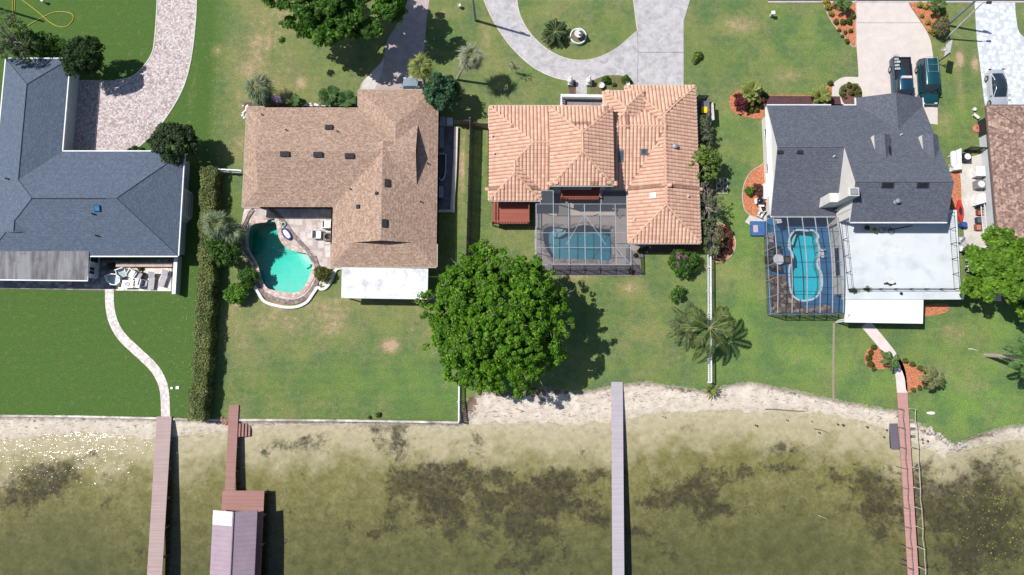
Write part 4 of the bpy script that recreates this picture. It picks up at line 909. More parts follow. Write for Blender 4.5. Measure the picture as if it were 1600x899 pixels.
# ================= docks =================
def pilings(t, pts, z0, z1, r=.12):
    for x, y in pts: mb = MB(); mb.tube([(x, y, z0), (x, y, z1)], r, 8); mb.build('piling', M_post, t)
def dock(label, xa, xb, y1, y0, z, m, skew=0.0):
    t = thing('dock', label, 'dock', ((xa + xb) / 2, y1, z))
    mb = MB(); mb.prism([(xa + skew, y0), (xb + skew, y0), (xb, y1), (xa, y1)], z - .06, z); mb.build('deck', m, t)
    mb = MB()
    for x in (xa + .08, xb - .14): mb.prism([(x + skew, y0), (x + .06 + skew, y0), (x + .06, y1), (x, y1)], z - .26, z - .06)
    mb.build('stringer', M_post, t); pts = []
    y = y1 - 2.5
    while y > y0: k = skew * (y1 - y) / (y1 - y0); pts += [(xa + .12 + k, y), (xb - .12 + k, y)]; y -= 3
    pilings(t, pts, -2, z - .06); return t
dock('narrow pinkish boardwalk dock at the end of the curved pale path', P(245, 651, .2).x, P(268, 651, .2).x, P(257, 651, .2).y, -40, .2, M_dock1)
dock('straight grey-lilac dock running out from the sandy shore below the tiled house', P(955, 597, .05).x, P(973, 597, .05).x, P(964, 597, .05).y, -40, .05, M_dock3, -.45)
ZD = .15
xa, xb = P(358, 633, ZD).x, P(373, 633, ZD).x; d2t = thing('dock', 'L-shaped red-brown dock leading to the lilac-roofed boathouse', 'dock', (xa, P(365, 633, ZD).y, .45))
pa, pb = P(346, 767, ZD), P(413, 767, ZD)
mb = MB(); mb.box(xa, xb, pa.y, P(365, 633, ZD).y, ZD - .06, ZD); mb.build('deck', M_dock2, d2t)
mb = MB(); mb.box(P(347, 780, ZD).x, pb.x, -15.2, pa.y, ZD - .06, ZD); mb.box(pb.x - .8, pb.x, -26, -15.2, ZD - .06, ZD); mb.box(xa - .3, xa + .6, -26, -15.2, ZD - .06, ZD); mb.build('platform', M_dock2, d2t)
pilings(d2t, [(x, y) for x in (xa + .1, xb - .1) for y in (-5.5, -8, -10.5)] + [(pb.x - .1, y) for y in (-12.7, -15, -18, -22, -26)], -2, ZD - .07)
mb = MB()
for k in range(4): mb.box(xb + .02 + k * .3, xb + .26 + k * .3, -6.9, -5.5, -.02 - k * .13, .04 - k * .13)
mb.build('step', M_dock2, d2t)
bh = thing('boathouse', 'boathouse with a lilac standing-seam gable roof at the end of the L-shaped dock', 'boathouse', (-30, -18, 0))
xl, xr, xm, yt = P(333, 798, 1.5).x, P(402, 798, 1.5).x, P(365, 798, 2.4).x, P(365, 798, 1.8).y; yb = -27
M_lil = mat('lilac_grey_metal_roof', (.33, .255, .3), (.29, .22, .265), .8, .45, .06)
for nm, xe in (('roof_slope', xl), ('roof_slope', xr)):
    mb = MB(); f = [(xe, yb, 1.5), (xm, yb, 2.4), (xm, yt, 2.4), (xe, yt, 1.5)]; mb.face(f if xe > xm else f[::-1]); y = yt - .1
    while y > yb: mb.tube([(xe, y, 1.52), (xm, y, 2.42)], .025, 4, caps=False); y -= .48
    mb.face([(xe, yb, 1.35), (xe, yt, 1.35), (xe, yt, 1.5), (xe, yb, 1.5)]); mb.build(nm, M_lil, bh)
mb = MB(); mb.tube([(xm, yt, 2.43), (xm, yb, 2.43)], .08, 6); mb.build('ridge_cap', M_lil, bh)
k0 = P(333, 821, 1.9).y; mb = MB(); mb.face([(xl + .02, k0, 1.56), (xm - .12, k0, 2.38), (xm - .12, yt - .02, 2.38), (xl + .02, yt - .02, 1.56)][::1]); mb.build('patched_panel', mat('patchy_white_panel', (.72, .74, .76), (.42, .44, .48), 5, .6, .3), bh)
for x in (xl + .5, xr - .5):
    for y in (yt - .5, yt - 4, yt - 8): mb = MB(); mb.box(x - .08, x + .08, y - .08, y + .08, -2, 1.45); mb.build('post', M_post, bh)
xa, xb = P(1402, 614, .25).x, P(1418, 614, .25).x
d4t = dock('salmon-pink dock with rope handrails on tall posts, at the right', xa, xb, P(1410, 614, .25).y, -40, .25, M_dock4, -.35)
for side, X, m in ((0, xa - .02, M_post), (1, xb + .2, M_greypost)):
    pts = []
    for i, v in enumerate((639, 668, 699, 731, 762, 793, 823, 855, 887, 919)):
        y = P(1405, v, .25).y; k = -.35 * (P(1410, 614, .25).y - y) / 38
        mb = MB(); mb.tube([(X + k, y, -1.6), (X + k, y, 1.25)], .05, 6); mb.build('post', m, d4t); pts.append(V((X + k, y, 1.2)))
        mb = MB(); mb.box(X + k - (.1 if side == 0 else .3), X + k + (.3 if side == 0 else .1), y - .04, y + .04, .12, .19); mb.build('bracket', m, d4t)
    full = []
    for i in range(len(pts) - 1): full += [pts[i], (pts[i] + pts[i + 1]) / 2 - V((.04 * (-1) ** i, 0, .1))]
    mb = MB(); mb.tube(full + [pts[-1]], .028 if side == 0 else .034, 6); mb.build('handrail', m, d4t)
q0, q1 = P(1393, 702, -.2), P(1404, 662, -.2); fl = thing('floating_platform', 'dark slate floating platform moored along the left side of the salmon-pink dock', 'platform', (q0.x, q0.y, -.3))
mb = MB(); mb.box(q0.x, q1.x - .1, q0.y, q1.y, -.3, -.2); mb.build('deck', deckmat('slate_boards', (.13, .11, .15), (.11, .095, .13)), fl); mb = MB(); mb.box(q0.x + .05, q1.x - .15, q0.y + .05, q1.y - .05, -.6, -.3); mb.build('float', M_dark, fl)
q = P(1425, 660, 0); t = thing('dock_ladder', 'dark wooden steps on the right side of the salmon-pink dock', 'steps', (q.x, q.y, 0))
for k in range(4): mb = MB(); mb.box(xb + .05, xb + .65, q.y - 1.6 + k * .75, q.y - 1.35 + k * .75, -.1 - .05 * k, -.02 - .05 * k); mb.build('tread', M_post, t)

# ================= walls and fences =================
def wallthing(name, label, cat, pts, w, z0, z1, m, capw=0, capm=None, caph=.06):
    t = thing(name, label, cat, (pts[0][0], pts[0][1], 0)); mb = MB(); mb.band(pts, w, z0, z1); mb.build('wall_face', m, t)
    if capw: mb = MB(); mb.band(pts, capw, z1, z1 + caph); mb.build('cap', capm, t)
    return t
wc = mat('sun_bleached_seawall_cap', (.66, .64, .6), (.3, .26, .22), .5, .85, .3, stain=(.13, .11, .09), sscale=.6)
wallthing('seawall', 'low seawall below the lush left lawn, as far as the hedge', 'seawall', PP([(-120, 649.5), (0, 650), (120, 651), (252, 654)]), .16, -.8, -.02, M_post, .2, wc)
wallthing('seawall', 'low seawall below the lawn of the brown-roofed house', 'seawall', PP([(270, 655), (340, 657), (400, 656.5), (540, 657.5), (717, 660.5)]), .16, -.8, -.02, M_post, .22, wc)
def fence(label, a, b, h, m, style='board', sp=1.8, w=.08, name='fence'):
    a, b = V(a), V(b); t = thing(name, label, 'fence', (a.x, a.y, 0)); d = b - a; L = d.length; d /= L; nn = V((-d.y, d.x, 0))
    if style == 'board':
        mb = MB(); k = int(L / .16)
        for i in range(k):
            p = a + d * (i + .5) * L / k; hh = h + rnd.uniform(-.03, .03); e = d * .072; f = nn * .012
            mb.prism([tuple((p - e - f)[:2]), tuple((p + e - f)[:2]), tuple((p + e + f)[:2]), tuple((p - e + f)[:2])], .03, hh)
        mb.build('boards', m, t)
    else:
        mb = MB(); k = int(L / .2)
        for i in range(k):
            p = a + d * (i + .5) * L / k; e = d * .05; f = nn * .015
            mb.prism([tuple((p - e - f)[:2]), tuple((p + e - f)[:2]), tuple((p + e + f)[:2]), tuple((p - e + f)[:2])], .08, h - .08)
        mb.build('pickets', m, t)
    for zr in ((.35, h - .25) if style == 'board' else (.2, h)):
        mb = MB(); mb.band([tuple((a + nn * .04)[:2]), tuple((b + nn * .04)[:2])], w if style == 'board' else .13, zr, zr + .06); mb.build('rail', m, t)
    k = max(1, round(L / sp))
    for i in range(k + 1): p = a + d * L * i / k - nn * .03; mb = MB(); mb.box(p.x - .06, p.x + .06, p.y - .06, p.y + .06, 0, h + .08); mb.build('post', m, t)
    return t
M_fw = mat('grey_weathered_boards', (.25, .21, .19), (.16, .135, .125), 4, .9, .3); M_fd = mat('brown_fence_boards', (.24, .18, .14), (.15, .11, .09), 4, .9, .3)
M_vinyl = mat('white_vinyl', (.76, .77, .78), None, 3, .5, .05)
fence('tall brown board fence between the brown-roofed and the tiled house', P(736, 195, 0), P(730, 400, 0), 2.0, M_fd)
fence('short board fence joining the west corner of the tiled house', P(737, 199, 0), P(766, 201, 0), 1.5, M_fd)
fence('short grey gate fence across the side yard of the brown-roofed house', P(712, 195, 0), P(736, 195, 0), 1.4, M_fw)
fence('white picket fence running to the beach from the tiled house garden', P(1105, 385, 0), P(1106, 598, 0), 1.15, M_vinyl, 'picket', 2.4)
fence('tall weathered fence along the east side of the tiled house', P(1101, 158, 0), P(1103, 385, 0), 1.75, M_fw)
fence('short weathered fence at the north end of the tiled house side yard', P(1086, 158, 0), P(1101, 158, 0), 1.7, M_fw)
fence('short white fence between the hedge and the brown-roofed house', P(343, 270, 0), P(383, 272, 0), 1.2, M_vinyl, 'picket', 1.5)
fence('white fence at the lake corner beside the big green tree', P(717.5, 596, 0), P(717, 659, 0), .9, M_vinyl, 'picket', 2)
fence('low black fence across the side yard of the right-edge house', P(1505, 236, 0), P(1542, 238, 0), 1.2, M_dark, 'picket', 1.2)
wallthing('retaining_wall', 'pale concrete retaining wall along the side yard of the brown-roofed house', 'wall', PP([(713, 200), (711, 260), (707, 333)]), .45, 0, .35, M_conc)
wallthing('retaining_wall', 'short white cross wall closing the south end of the narrow side yard', 'wall', PP([(683, 331), (708, 331)]), .2, 0, .5, M_conc)
# ================= vegetation =================
def quads(name, C, Nn, sz, m, parent, aspect=.55, updir=None):
    """one small four-cornered leaf per row of C, facing Nn"""
    N = len(C); Nn = Nn / (np.linalg.norm(Nn, axis=1, keepdims=True) + 1e-9)
    ref = rng.normal(size=(N, 3)) if updir is None else updir
    A = np.cross(Nn, ref); A /= np.linalg.norm(A, axis=1, keepdims=True) + 1e-9; B = np.cross(Nn, A)
    s = np.asarray(sz).reshape(-1, 1) * np.ones((N, 1))
    v = np.stack([C - B * s, C + A * s * aspect - B * s * .1, C + B * s, C - A * s * aspect - B * s * .1], 1).reshape(-1, 3)
    return rawmesh(name, v - np.array(wloc(parent)), m, parent)
def rawmesh(name, v, m, parent):
    n = len(v) // 4; me = bpy.data.meshes.new(name); me.vertices.add(len(v)); me.vertices.foreach_set('co', v.astype(np.float32).ravel())
    me.loops.add(len(v)); me.loops.foreach_set('vertex_index', np.arange(len(v), dtype=np.int32))
    me.polygons.add(n); me.polygons.foreach_set('loop_start', np.arange(0, len(v), 4, dtype=np.int32)); me.polygons.foreach_set('loop_total', np.full(n, 4, dtype=np.int32))
    me.materials.append(m); me.update(calc_edges=True); me.validate()
    o = bpy.data.objects.new(name, me); COL.objects.link(o)
    if parent: o.parent = parent
    return o
def crown_pts(c, ax, ntuft, tr, nleaf, low=-.25, seed=0, hollow=.55, lump=.22, bough=.2):
    r = np.random.default_rng(seed)
    d = r.normal(size=(ntuft * 3, 3)); d /= np.linalg.norm(d, axis=1, keepdims=True); d = d[d[:, 2] > low][:ntuft]
    k = r.normal(size=(6, 3)) * 2.2; ph = r.random(6) * 6.28
    lm = 1 + lump * np.sin(d @ k.T + ph).mean(1) * 2.0
    rad = (hollow + (1 - hollow) * r.random(len(d)) ** .5) * lm
    T = d * rad[:, None]
    if len(d) > 400:                                   # gather the tufts into boughs, with gaps between them
        nb = max(10, len(d) // 16); bd = r.normal(size=(nb * 3, 3)); bd /= np.linalg.norm(bd, axis=1, keepdims=True); bd = bd[bd[:, 2] > low][:nb]
        bd *= (.5 + .42 * r.random((len(bd), 1)) ** .6) * (1 + lump * (r.random((len(bd), 1)) - .35)); j = r.integers(0, len(bd), len(d)); e0 = r.normal(size=(len(d), 3)); e0 /= np.linalg.norm(e0, axis=1, keepdims=True); e0[:, 2] = np.abs(e0[:, 2]) - .15
        T = bd[j] + e0 * bough * (.65 + .7 * r.random((len(bd), 1)))[j] * (.75 + .3 * r.random((len(d), 1)))
        d = T / (np.linalg.norm(T, axis=1, keepdims=True) + 1e-6)
    T = np.array(c) + T * np.array(ax)
    e = r.normal(size=(len(T), nleaf, 3)); e /= np.linalg.norm(e, axis=2, keepdims=True)
    tR = tr * (.6 + .8 * r.random((len(T), 1, 1)))
    e[..., 2] = np.abs(e[..., 2]) * .8 + e[..., 2] * .2
    C = T[:, None] + e * tR * (.55 + .45 * r.random((len(T), nleaf, 1)))
    Nn = e * .8 + d[:, None] * .25 + r.normal(size=e.shape) * .45 + np.array([0, 0, .35])
    return C.reshape(-1, 3), Nn.reshape(-1, 3), T
def tree(label, cat, u, v, hm, ax, ntuft, tr, nleaf, ls, m, seed=1, name='tree', trunk=.2, bark=None, base=None, limbs=8, low=-.25, group=None, hollow=.55, lump=.22, twigs=0, bough=.2):
    c = P(u, v, hm); g = base or (c.x, c.y); t = thing(name, label, cat, (g[0], g[1], 0), group)
    C, Nn, T = crown_pts(c, ax, ntuft, tr, nleaf, low, seed, hollow, lump, bough); C[:, 2] = np.maximum(C[:, 2], .04)
    quads('crown', C, Nn, ls * (.7 + .6 * rng.random(len(C))), m, t)
    bark = bark or M_bark; r = random.Random(seed)
    if trunk:
        mb = MB(); top = V((c.x, c.y, max(hm - ax[2] * .35, hm * .5))); mb.tube([V((g[0], g[1], -.05)), V((g[0], g[1], 0)).lerp(top, .5) + V((.05, .05, 0)), top], trunk, 8, trunk * .7)
        for i in range(limbs):
            q = T[r.randrange(len(T))]; mid = top.lerp(V(q), .5) + V((0, 0, .1 * ax[2])); mb.tube([top, mid, V(q)], trunk * .55, 6, trunk * .12)
        mb.build('trunk', bark, t)
    if twigs:
        mb = MB()
        for i in range(twigs):
            q = V(T[r.randrange(len(T))]); s_ = V((c.x, c.y, hm * .5)); e = q + (q - s_).normalized() * ax[0] * .18
            mid = s_.lerp(e, .6) + V((r.uniform(-.2, .2), r.uniform(-.2, .2), .1)); mb.tube([s_, mid, e], .035, 4, .012)
            for _ in range(3): w = mid.lerp(e, r.random()); mb.tube([w, w + V((r.uniform(-.6, .6), r.uniform(-.6, .6), r.uniform(-.1, .4)))], .015, 4, .008)
        mb.build('bare_twigs', mat('bleached_twigs', (.42, .37, .33), None, 3), t)
    return t
L_oak = leafmat('fresh_green_leaves', (.016, .065, .005), (.075, .21, .012), (.26, .44, .035), .3)
L_oak2 = leafmat('mid_green_oak_leaves', (.016, .052, .008), (.05, .14, .014), (.14, .27, .035))
L_dark = leafmat('dark_glossy_leaves', (.008, .024, .008), (.02, .055, .015), (.05, .1, .03))
L_yel = leafmat('yellowish_green_leaves', (.05, .1, .015), (.12, .2, .03), (.25, .33, .07))
L_right = leafmat('bright_yellow_green_leaves', (.035, .1, .008), (.095, .21, .015), (.22, .36, .045))
L_grey = leafmat('grey_green_leaves', (.05, .07, .035), (.1, .13, .07), (.2, .22, .14))
L_teal = leafmat('blue_green_leaves', (.015, .05, .025), (.04, .11, .055), (.09, .19, .1))
L_hedge = leafmat('mixed_hedge_leaves', (.045, .09, .022), (.15, .21, .06), (.44, .35, .2))
L_red = leafmat('dark_red_leaves', (.05, .008, .015), (.12, .02, .035), (.22, .05, .07))
L_bush = leafmat('green_bush_leaves', (.02, .06, .01), (.05, .13, .02), (.12, .22, .04))
L_pink = leafmat('magenta_blossom', (.3, .06, .2), (.45, .12, .32), (.6, .3, .5))
tree('big round bright-green tree between the two pool gardens, near the beach', 'tree', 780, 499, 5.5, (6.95, 6.85, 4.3), 2500, .33, 48, .14, L_oak, 3, trunk=.42, limbs=30, lump=.3, bough=.185, twigs=60)
tree('bright green oak overhanging the drive of the brown-roofed house, at the top edge', 'tree', 545, 6, 5.6, (6.7, 4.7, 3.2), 950, .42, 44, .2, L_oak2, 5, trunk=.35, limbs=16, twigs=14, lump=.6, bough=.2)
tree('rounded yellow-green tree at the right edge beside the roof-deck house', 'tree', 1578, 432, 4.8, (4.3, 4.4, 3.4), 620, .42, 44, .2, L_right, 9, trunk=.3, limbs=12)
tree('dark green tree beside the north wing of the slate-blue house', 'tree', 134, 93, 3.3, (2.3, 2.2, 1.9), 220, .38, 42, .13, L_dark, 11, trunk=.16)
tree('dark glossy tree at the bend of the paver drive, by the slate-blue roof corner', 'tree', 271, 222, 3.2, (2.35, 2.2, 1.9), 230, .36, 42, .13, leafmat('silvery_dark_leaves', (.012, .032, .01), (.032, .065, .024), (.13, .17, .1)), 12, trunk=.16, lump=.3)
tree('blue-green tree at the north-east corner of the brown roof', 'tree', 691, 146, 3.2, (1.7, 2.1, 1.9), 150, .4, 40, .15, L_teal, 13, trunk=.13, lump=.3)
tree('sparse grey-green tree at the top-left edge, above the slate-blue roof', 'tree', 12, 60, 4.2, (2.8, 3.1, 2.4), 110, .34, 22, .12, L_grey, 14, trunk=.16, twigs=14)
tree('loose green bush against the north end of the slate-blue roof', 'bush', 60, 78, 1.6, (3.3, 1.7, 1.5), 220, .4, 34, .13, L_bush, 15, name='bush', trunk=.08, lump=.35)
tree('lush pale-green tree in the side yard between the tiled roof and its fence', 'tree', 1103, 258, 2.6, (1.5, 2.1, 1.5), 80, .3, 28, .14, L_yel, 16, trunk=.1, lump=.35, twigs=5)
tree('grey half-bare tree leaning over the side fence of the tiled house, below the lush one', 'tree', 1108, 318, 2.8, (1.7, 2.0, 1.3), 36, .26, 14, .11, L_grey, 17, trunk=.12, twigs=30, lump=.35)
tree('tangled part-bare shrub at the top of the white picket fence', 'bush', 1113, 376, 1.7, (1.5, 2.3, 1.2), 60, .3, 20, .12, leafmat('mixed_shrub_leaves', (.05, .08, .03), (.1, .15, .05), (.26, .28, .17)), 18, name='bush', trunk=.08, twigs=24, lump=.35)
tree('wispy bush in the tiled house side yard beside the yellow-lidded bin', 'bush', 1099, 205, 1.5, (1.2, 1.6, 1.1), 40, .26, 18, .12, L_grey, 19, name='bush', trunk=.06, twigs=8)
tree('bougainvillea shrub with magenta flowers below the tiled roof corner', 'shrub', 1066, 408, .9, (1.6, 1.4, .95), 110, .34, 30, .13, L_bush, 20, name='flowering_shrub', trunk=.06, low=0)
c = P(1068, 405, 1.7); C, Nn, T = crown_pts((c.x, c.y, 1.45), (.9, .7, .4), 14, .2, 22, 0, 21); fs = [o for o in bpy.data.objects if o.get('label', '').startswith('bougainvillea')][0]; quads('blossom', C, Nn, .09, L_pink, fs)
c = P(1075, 420, 1.0); C, Nn, T = crown_pts((c.x, c.y, .9), (.35, .3, .3), 5, .15, 22, 0, 22); quads('blossom', C, Nn, .09, L_pink, fs)
tree('thin young shrub alone on the lawn north of the fallen-frond palm', 'shrub', 1058, 458, .7, (.8, .9, .6), 26, .22, 18, .12, L_bush, 23, name='shrub', trunk=.05, lump=.4)
tree('lush green bush under the pale fan palms, west of the green pool', 'bush', 352, 385, 1.6, (1.9, 1.9, 1.5), 170, .36, 34, .14, L_bush, 24, name='bush', trunk=.08, low=0)
tree('bright green bush on the lawn edge south-west of the green pool', 'bush', 371, 458, .8, (1.15, 1.05, .8), 80, .3, 30, .13, leafmat('bright_bush_leaves', (.04, .11, .01), (.09, .22, .02), (.19, .34, .05)), 25, name='bush', trunk=.05, low=0)
tree('smaller dark bush between the bright bush and the green pool', 'bush', 387, 433, .8, (.95, .9, .7), 60, .28, 28, .12, L_bush, 26, name='bush', trunk=.05, low=0)
tree('olive round bush in the white-edged rock corner of the green pool', 'bush', 505, 428, .7, (.85, .75, .7), 80, .22, 30, .09, leafmat('olive_leaves', (.05, .06, .01), (.11, .12, .02), (.2, .19, .05)), 27, name='bush', trunk=.05, low=0)
tree('bare little tree on the lawn west of the grey loop drive', 'tree', 806, 104, 1.6, (.9, .8, .8), 6, .2, 5, .1, L_bush, 28, trunk=.05, twigs=12)
tree('rounded grey-green shrub in the mulch at the foot of the street-side poles', 'shrub', 1469, 43, 1.0, (.85, .95, .9), 90, .22, 30, .09, leafmat('dull_olive_leaves', (.07, .07, .03), (.15, .15, .07), (.25, .22, .13)), 29, name='shrub', trunk=.05, low=0)
tree('dark maroon cordyline-like shrub in the big mulch bed west of the gable house', 'shrub', 1157, 160, .7, (.95, .9, .8), 60, .28, 24, .15, L_red, 30, name='shrub', trunk=.05, low=0)
tree('brighter small shrub in the mulch bed by the west wall, beside the grill', 'shrub', 1170, 299, .5, (.45, .45, .45), 40, .16, 26, .08, leafmat('bright_shrub_leaves', (.05, .14, .01), (.08, .2, .02), (.15, .3, .04)), 31, name='shrub', trunk=.03, low=0)
# small clipped shrubs, one mesh reused
def shrub_proto(name, label, m, r, h, seed, group):
    t = thing(name, label, 'shrub', (0, 0, 0), group); C, Nn, T = crown_pts((0, 0, h * .35), (r * .8, r * .8, h * .6), 34, r * .3, 22, -.1, seed); quads('foliage', C, Nn, .07, m, t)
    mb = MB(); mb.tube([(0, 0, 0), (0, 0, h * .5)], .03, 6); mb.build('stem', M_bark, t); return t
L_clip = leafmat('clipped_shrub_leaves', (.04, .06, .012), (.09, .11, .02), (.19, .19, .06)); L_gold = leafmat('golden_shrub_leaves', (.16, .14, .03), (.34, .28, .06), (.55, .45, .12)); L_maroon = leafmat('maroon_brown_leaves', (.06, .02, .02), (.12, .05, .04), (.2, .09, .06))
sp = {}
def shrubs(key, m, label, group, pts, r=.38, h=.5):
    """pts: (u, v, size, own label or None)"""
    ordn = ['topmost', 'second down', 'third down', 'fourth down', 'fifth down', 'sixth down', 'seventh down', 'eighth down', 'ninth down', 'lowest', 'lowest']
    own = sorted([q for q in pts if len(q) < 4], key=lambda q: (q[1], q[0]))
    for i, q in enumerate(pts):
        p = P(q[0], q[1], .2); k = own.index(q) if q in own else 0
        lb = q[3] if len(q) > 3 else label + (', ' + ('lowest' if k == len(own) - 1 else ordn[k]) if len(own) > 1 else '')
        if key not in sp: sp[key] = shrub_proto('shrub', lb, m, r, h, 40 + len(sp), group); sp[key].location = (p.x, p.y, 0); sp[key].scale = (q[2],) * 3; o = sp[key]
        else: o = copy_tree(sp[key], (p.x, p.y, 0), rnd.uniform(0, 6), q[2], lb)
        if o['group'] != group: o['group'] = group
        if o.children and o != sp[key] and o.children[0].data.materials[0] != m:
            for ch in o.children:
                if ch.name.startswith('foliage'): ch.data = ch.data.copy(); ch.data.materials[0] = m
shrubs('bed_a', L_clip, 'clipped olive shrub edging the bed left of the dock path', 'clipped shrubs round the left dock-path bed', [(1364, 543, 1), (1360, 552, .95), (1356, 560, 1.05), (1359, 569, 1.15), (1366, 576, .8)], .35)
shrubs('bed_a', L_clip, 'clipped olive shrub edging the bed right of the dock path', 'clipped shrubs round the right dock-path bed', [(1415, 564, 1), (1425, 569, .95), (1439, 576, 1.05), (1447, 583, .7), (1427, 609, .8), (1437, 607, .85), (1446, 605, .8)])
shrubs('bed_a', L_clip, 'clipped olive shrub in the small bed inside the curved entry path', 'shrubs inside the curved entry path', [(1318, 140, 1), (1327, 134, 1), (1336, 136, 1.1), (1341, 144, 1.2), (1317, 147, 1), (1341, 152, 1.1), (1330, 145, 1.0), (1321, 152, .7)])
shrubs('bed_a', L_clip, 'dark round shrub at the west end of the long front bed', 'round shrubs in the long front bed', [(1173, 172, 1.2), (1183, 172, .9), (1189, 166, 1), (1195, 150, 1.2), (1297, 130, 1.0, 'lone small round shrub at the top of the front bed, beside the curved entry path'), (1178, 158, 1.3)])
shrubs('bed_b', L_gold, 'golden-yellow shrub in the mulch strip left of the beige drive', 'golden shrubs left of the beige drive', [(1290, 3, 1), (1294, 12, 1.1), (1299, 22, .9), (1290, -6, 1), (1304, 10, .8)])
shrubs('bed_a', L_clip, 'low green shrub in the mulch strip left of the beige drive', 'green shrubs left of the beige drive', [(1306, 35, 1), (1316, 35, 1.1), (1326, 33, 1.2), (1333, 26, 1), (1312, 47, .7), (1321, 50, .7), (1330, 48, .8), (1324, 65, .9), (1317, 56, .6)])
shrubs('bed_b', L_gold, 'tan-gold tuft in the mulch bed right of the beige drive', 'tan tufts right of the beige drive', [(1437, 8, 1), (1446, 10, .9), (1455, 12, .8), (1450, 35, .9), (1458, 40, .8), (1460, 52, 1), (1454, 48, .8), (1441, 25, .7), (1472, 18, 1.2), (1474, 27, 1.1)])
shrubs('bed_c', L_maroon, 'dark maroon shrub in the bed beside the white picket fence', 'maroon shrubs by the picket fence', [(1136, 357, 1.0), (1141, 366, 1.0), (1135, 378, 1.6), (1130, 388, 1.5), (1138, 391, 1.2), (1124, 396, 1.1)])
shrubs('bed_c', L_maroon, 'dark brown shrub against the west wall by the grill', 'brown shrubs by the west wall', [(1183, 295, 1.5), (1187, 302, 1.2)])
shrubs('bed_c', L_maroon, 'dark red shrub in the long front bed', 'red shrubs in the long front bed', [(1182, 162, 1.4), (1190, 155, 1.3), (1163, 145, .8), (1172, 148, .9)])
shrubs('bed_a', L_bush, 'small green bush in the weedy bed north of the tiles', 'bushes in the bed north of the tiled roof', [(946, 125, 1.5), (977, 125, 1.6), (981, 129, 1.1), (960, 132, .8)])
shrubs('bed_a', L_bush, 'round green ball shrub at the corner of the paver drive', 'ball shrubs at the paver drive corner', [(203, 236, 1.1), (211, 233, 1.3), (219, 236, 1.1)])
shrubs('bed_a', L_clip, 'small shrub on the furniture terrace of the slate-blue house', 'shrubs on the furniture terrace', [(174, 417, 1.2), (220, 420, .9)])
shrubs('bed_a', L_bush, 'small grassy tuft at the middle of the seawall', 'tufts at the seawall', [(590, 649, .9), (577, 653, .6)])
shrubs('bed_a', L_yel, 'tiny yellow-green shrub alone on the lawn right of the grey drive', 'lone lawn shrub', [(1089, 89, 1.6), (1086, 94, 1.2)])
shrubs('bed_a', L_clip, 'small shrub on the gravel by the white-beamed cage', 'shrubs south of the white-beamed cage', [(986, 424, 1.0), (993, 399, .8), (999, 393, .9), (1007, 390, .9), (1012, 388, .7)])
# hedge
hg = thing('hedge', 'long clipped hedge of mixed green, gold and reddish leaves between the left two gardens', 'hedge', (-32.5, 8, 0))
hl = [P(335, 268, 0), P(332, 420, 0), P(325, 560, 0), P(317, 655, 0)]; N = 26000; tt = rng.random(N) * 3; i = np.minimum(tt.astype(int), 2); f = tt - i
A = np.array([list(p) for p in hl]); base = A[i] * (1 - f)[:, None] + A[i + 1] * f[:, None]; wob = 1 + .12 * np.sin(base[:, 1] * 2.1) + .08 * np.sin(base[:, 1] * 5.3)
side = rng.uniform(-1, 1, N); top = rng.random(N) < .62; hh = 1.75 + .1 * np.sin(base[:, 1] * 1.7)
C = base.copy(); hw = .82 * wob
C[:, 0] += np.where(top, side * hw, np.sign(side) * hw * rng.uniform(.9, 1.05, N)); C[:, 2] = np.where(top, hh * rng.uniform(.9, 1.08, N) * (1 - .1 * side ** 4), rng.random(N) * hh); C[:, 1] += rng.normal(size=N) * .1
Nn = np.where(top[:, None], np.array([0, 0, 1.]), np.stack([np.sign(side), 0 * side, 0 * side + .3], -1)) + rng.normal(size=(N, 3)) * .5
quads('foliage', C, Nn, .09 * (.7 + .6 * rng.random(N)), L_hedge, hg)
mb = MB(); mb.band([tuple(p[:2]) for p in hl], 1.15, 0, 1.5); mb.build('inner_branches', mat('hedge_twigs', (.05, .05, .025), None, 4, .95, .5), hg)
# dense floating plants in the right of the lake
N = 300; c = P(1565, 815, ZW); X = rng.normal(size=N) * 3.0 + c.x; Y = rng.normal(size=N) * 4.2 + c.y
C = np.stack([X, Y, np.full(N, ZW + .015) + rng.random(N) * .02], -1); Nn = np.array([0, 0, 1.]) + rng.normal(size=(N, 3)) * .08
lp = quads('lily_pads', C, Nn, .04 + .09 * rng.random(N), leafmat('yellow_lily_leaves', (.13, .15, .03), (.2, .22, .05), (.32, .32, .1)), None, .9); tag(lp, 'scattered yellow-green floating leaves on the dark water at the bottom right', 'water plants', kind='stuff')
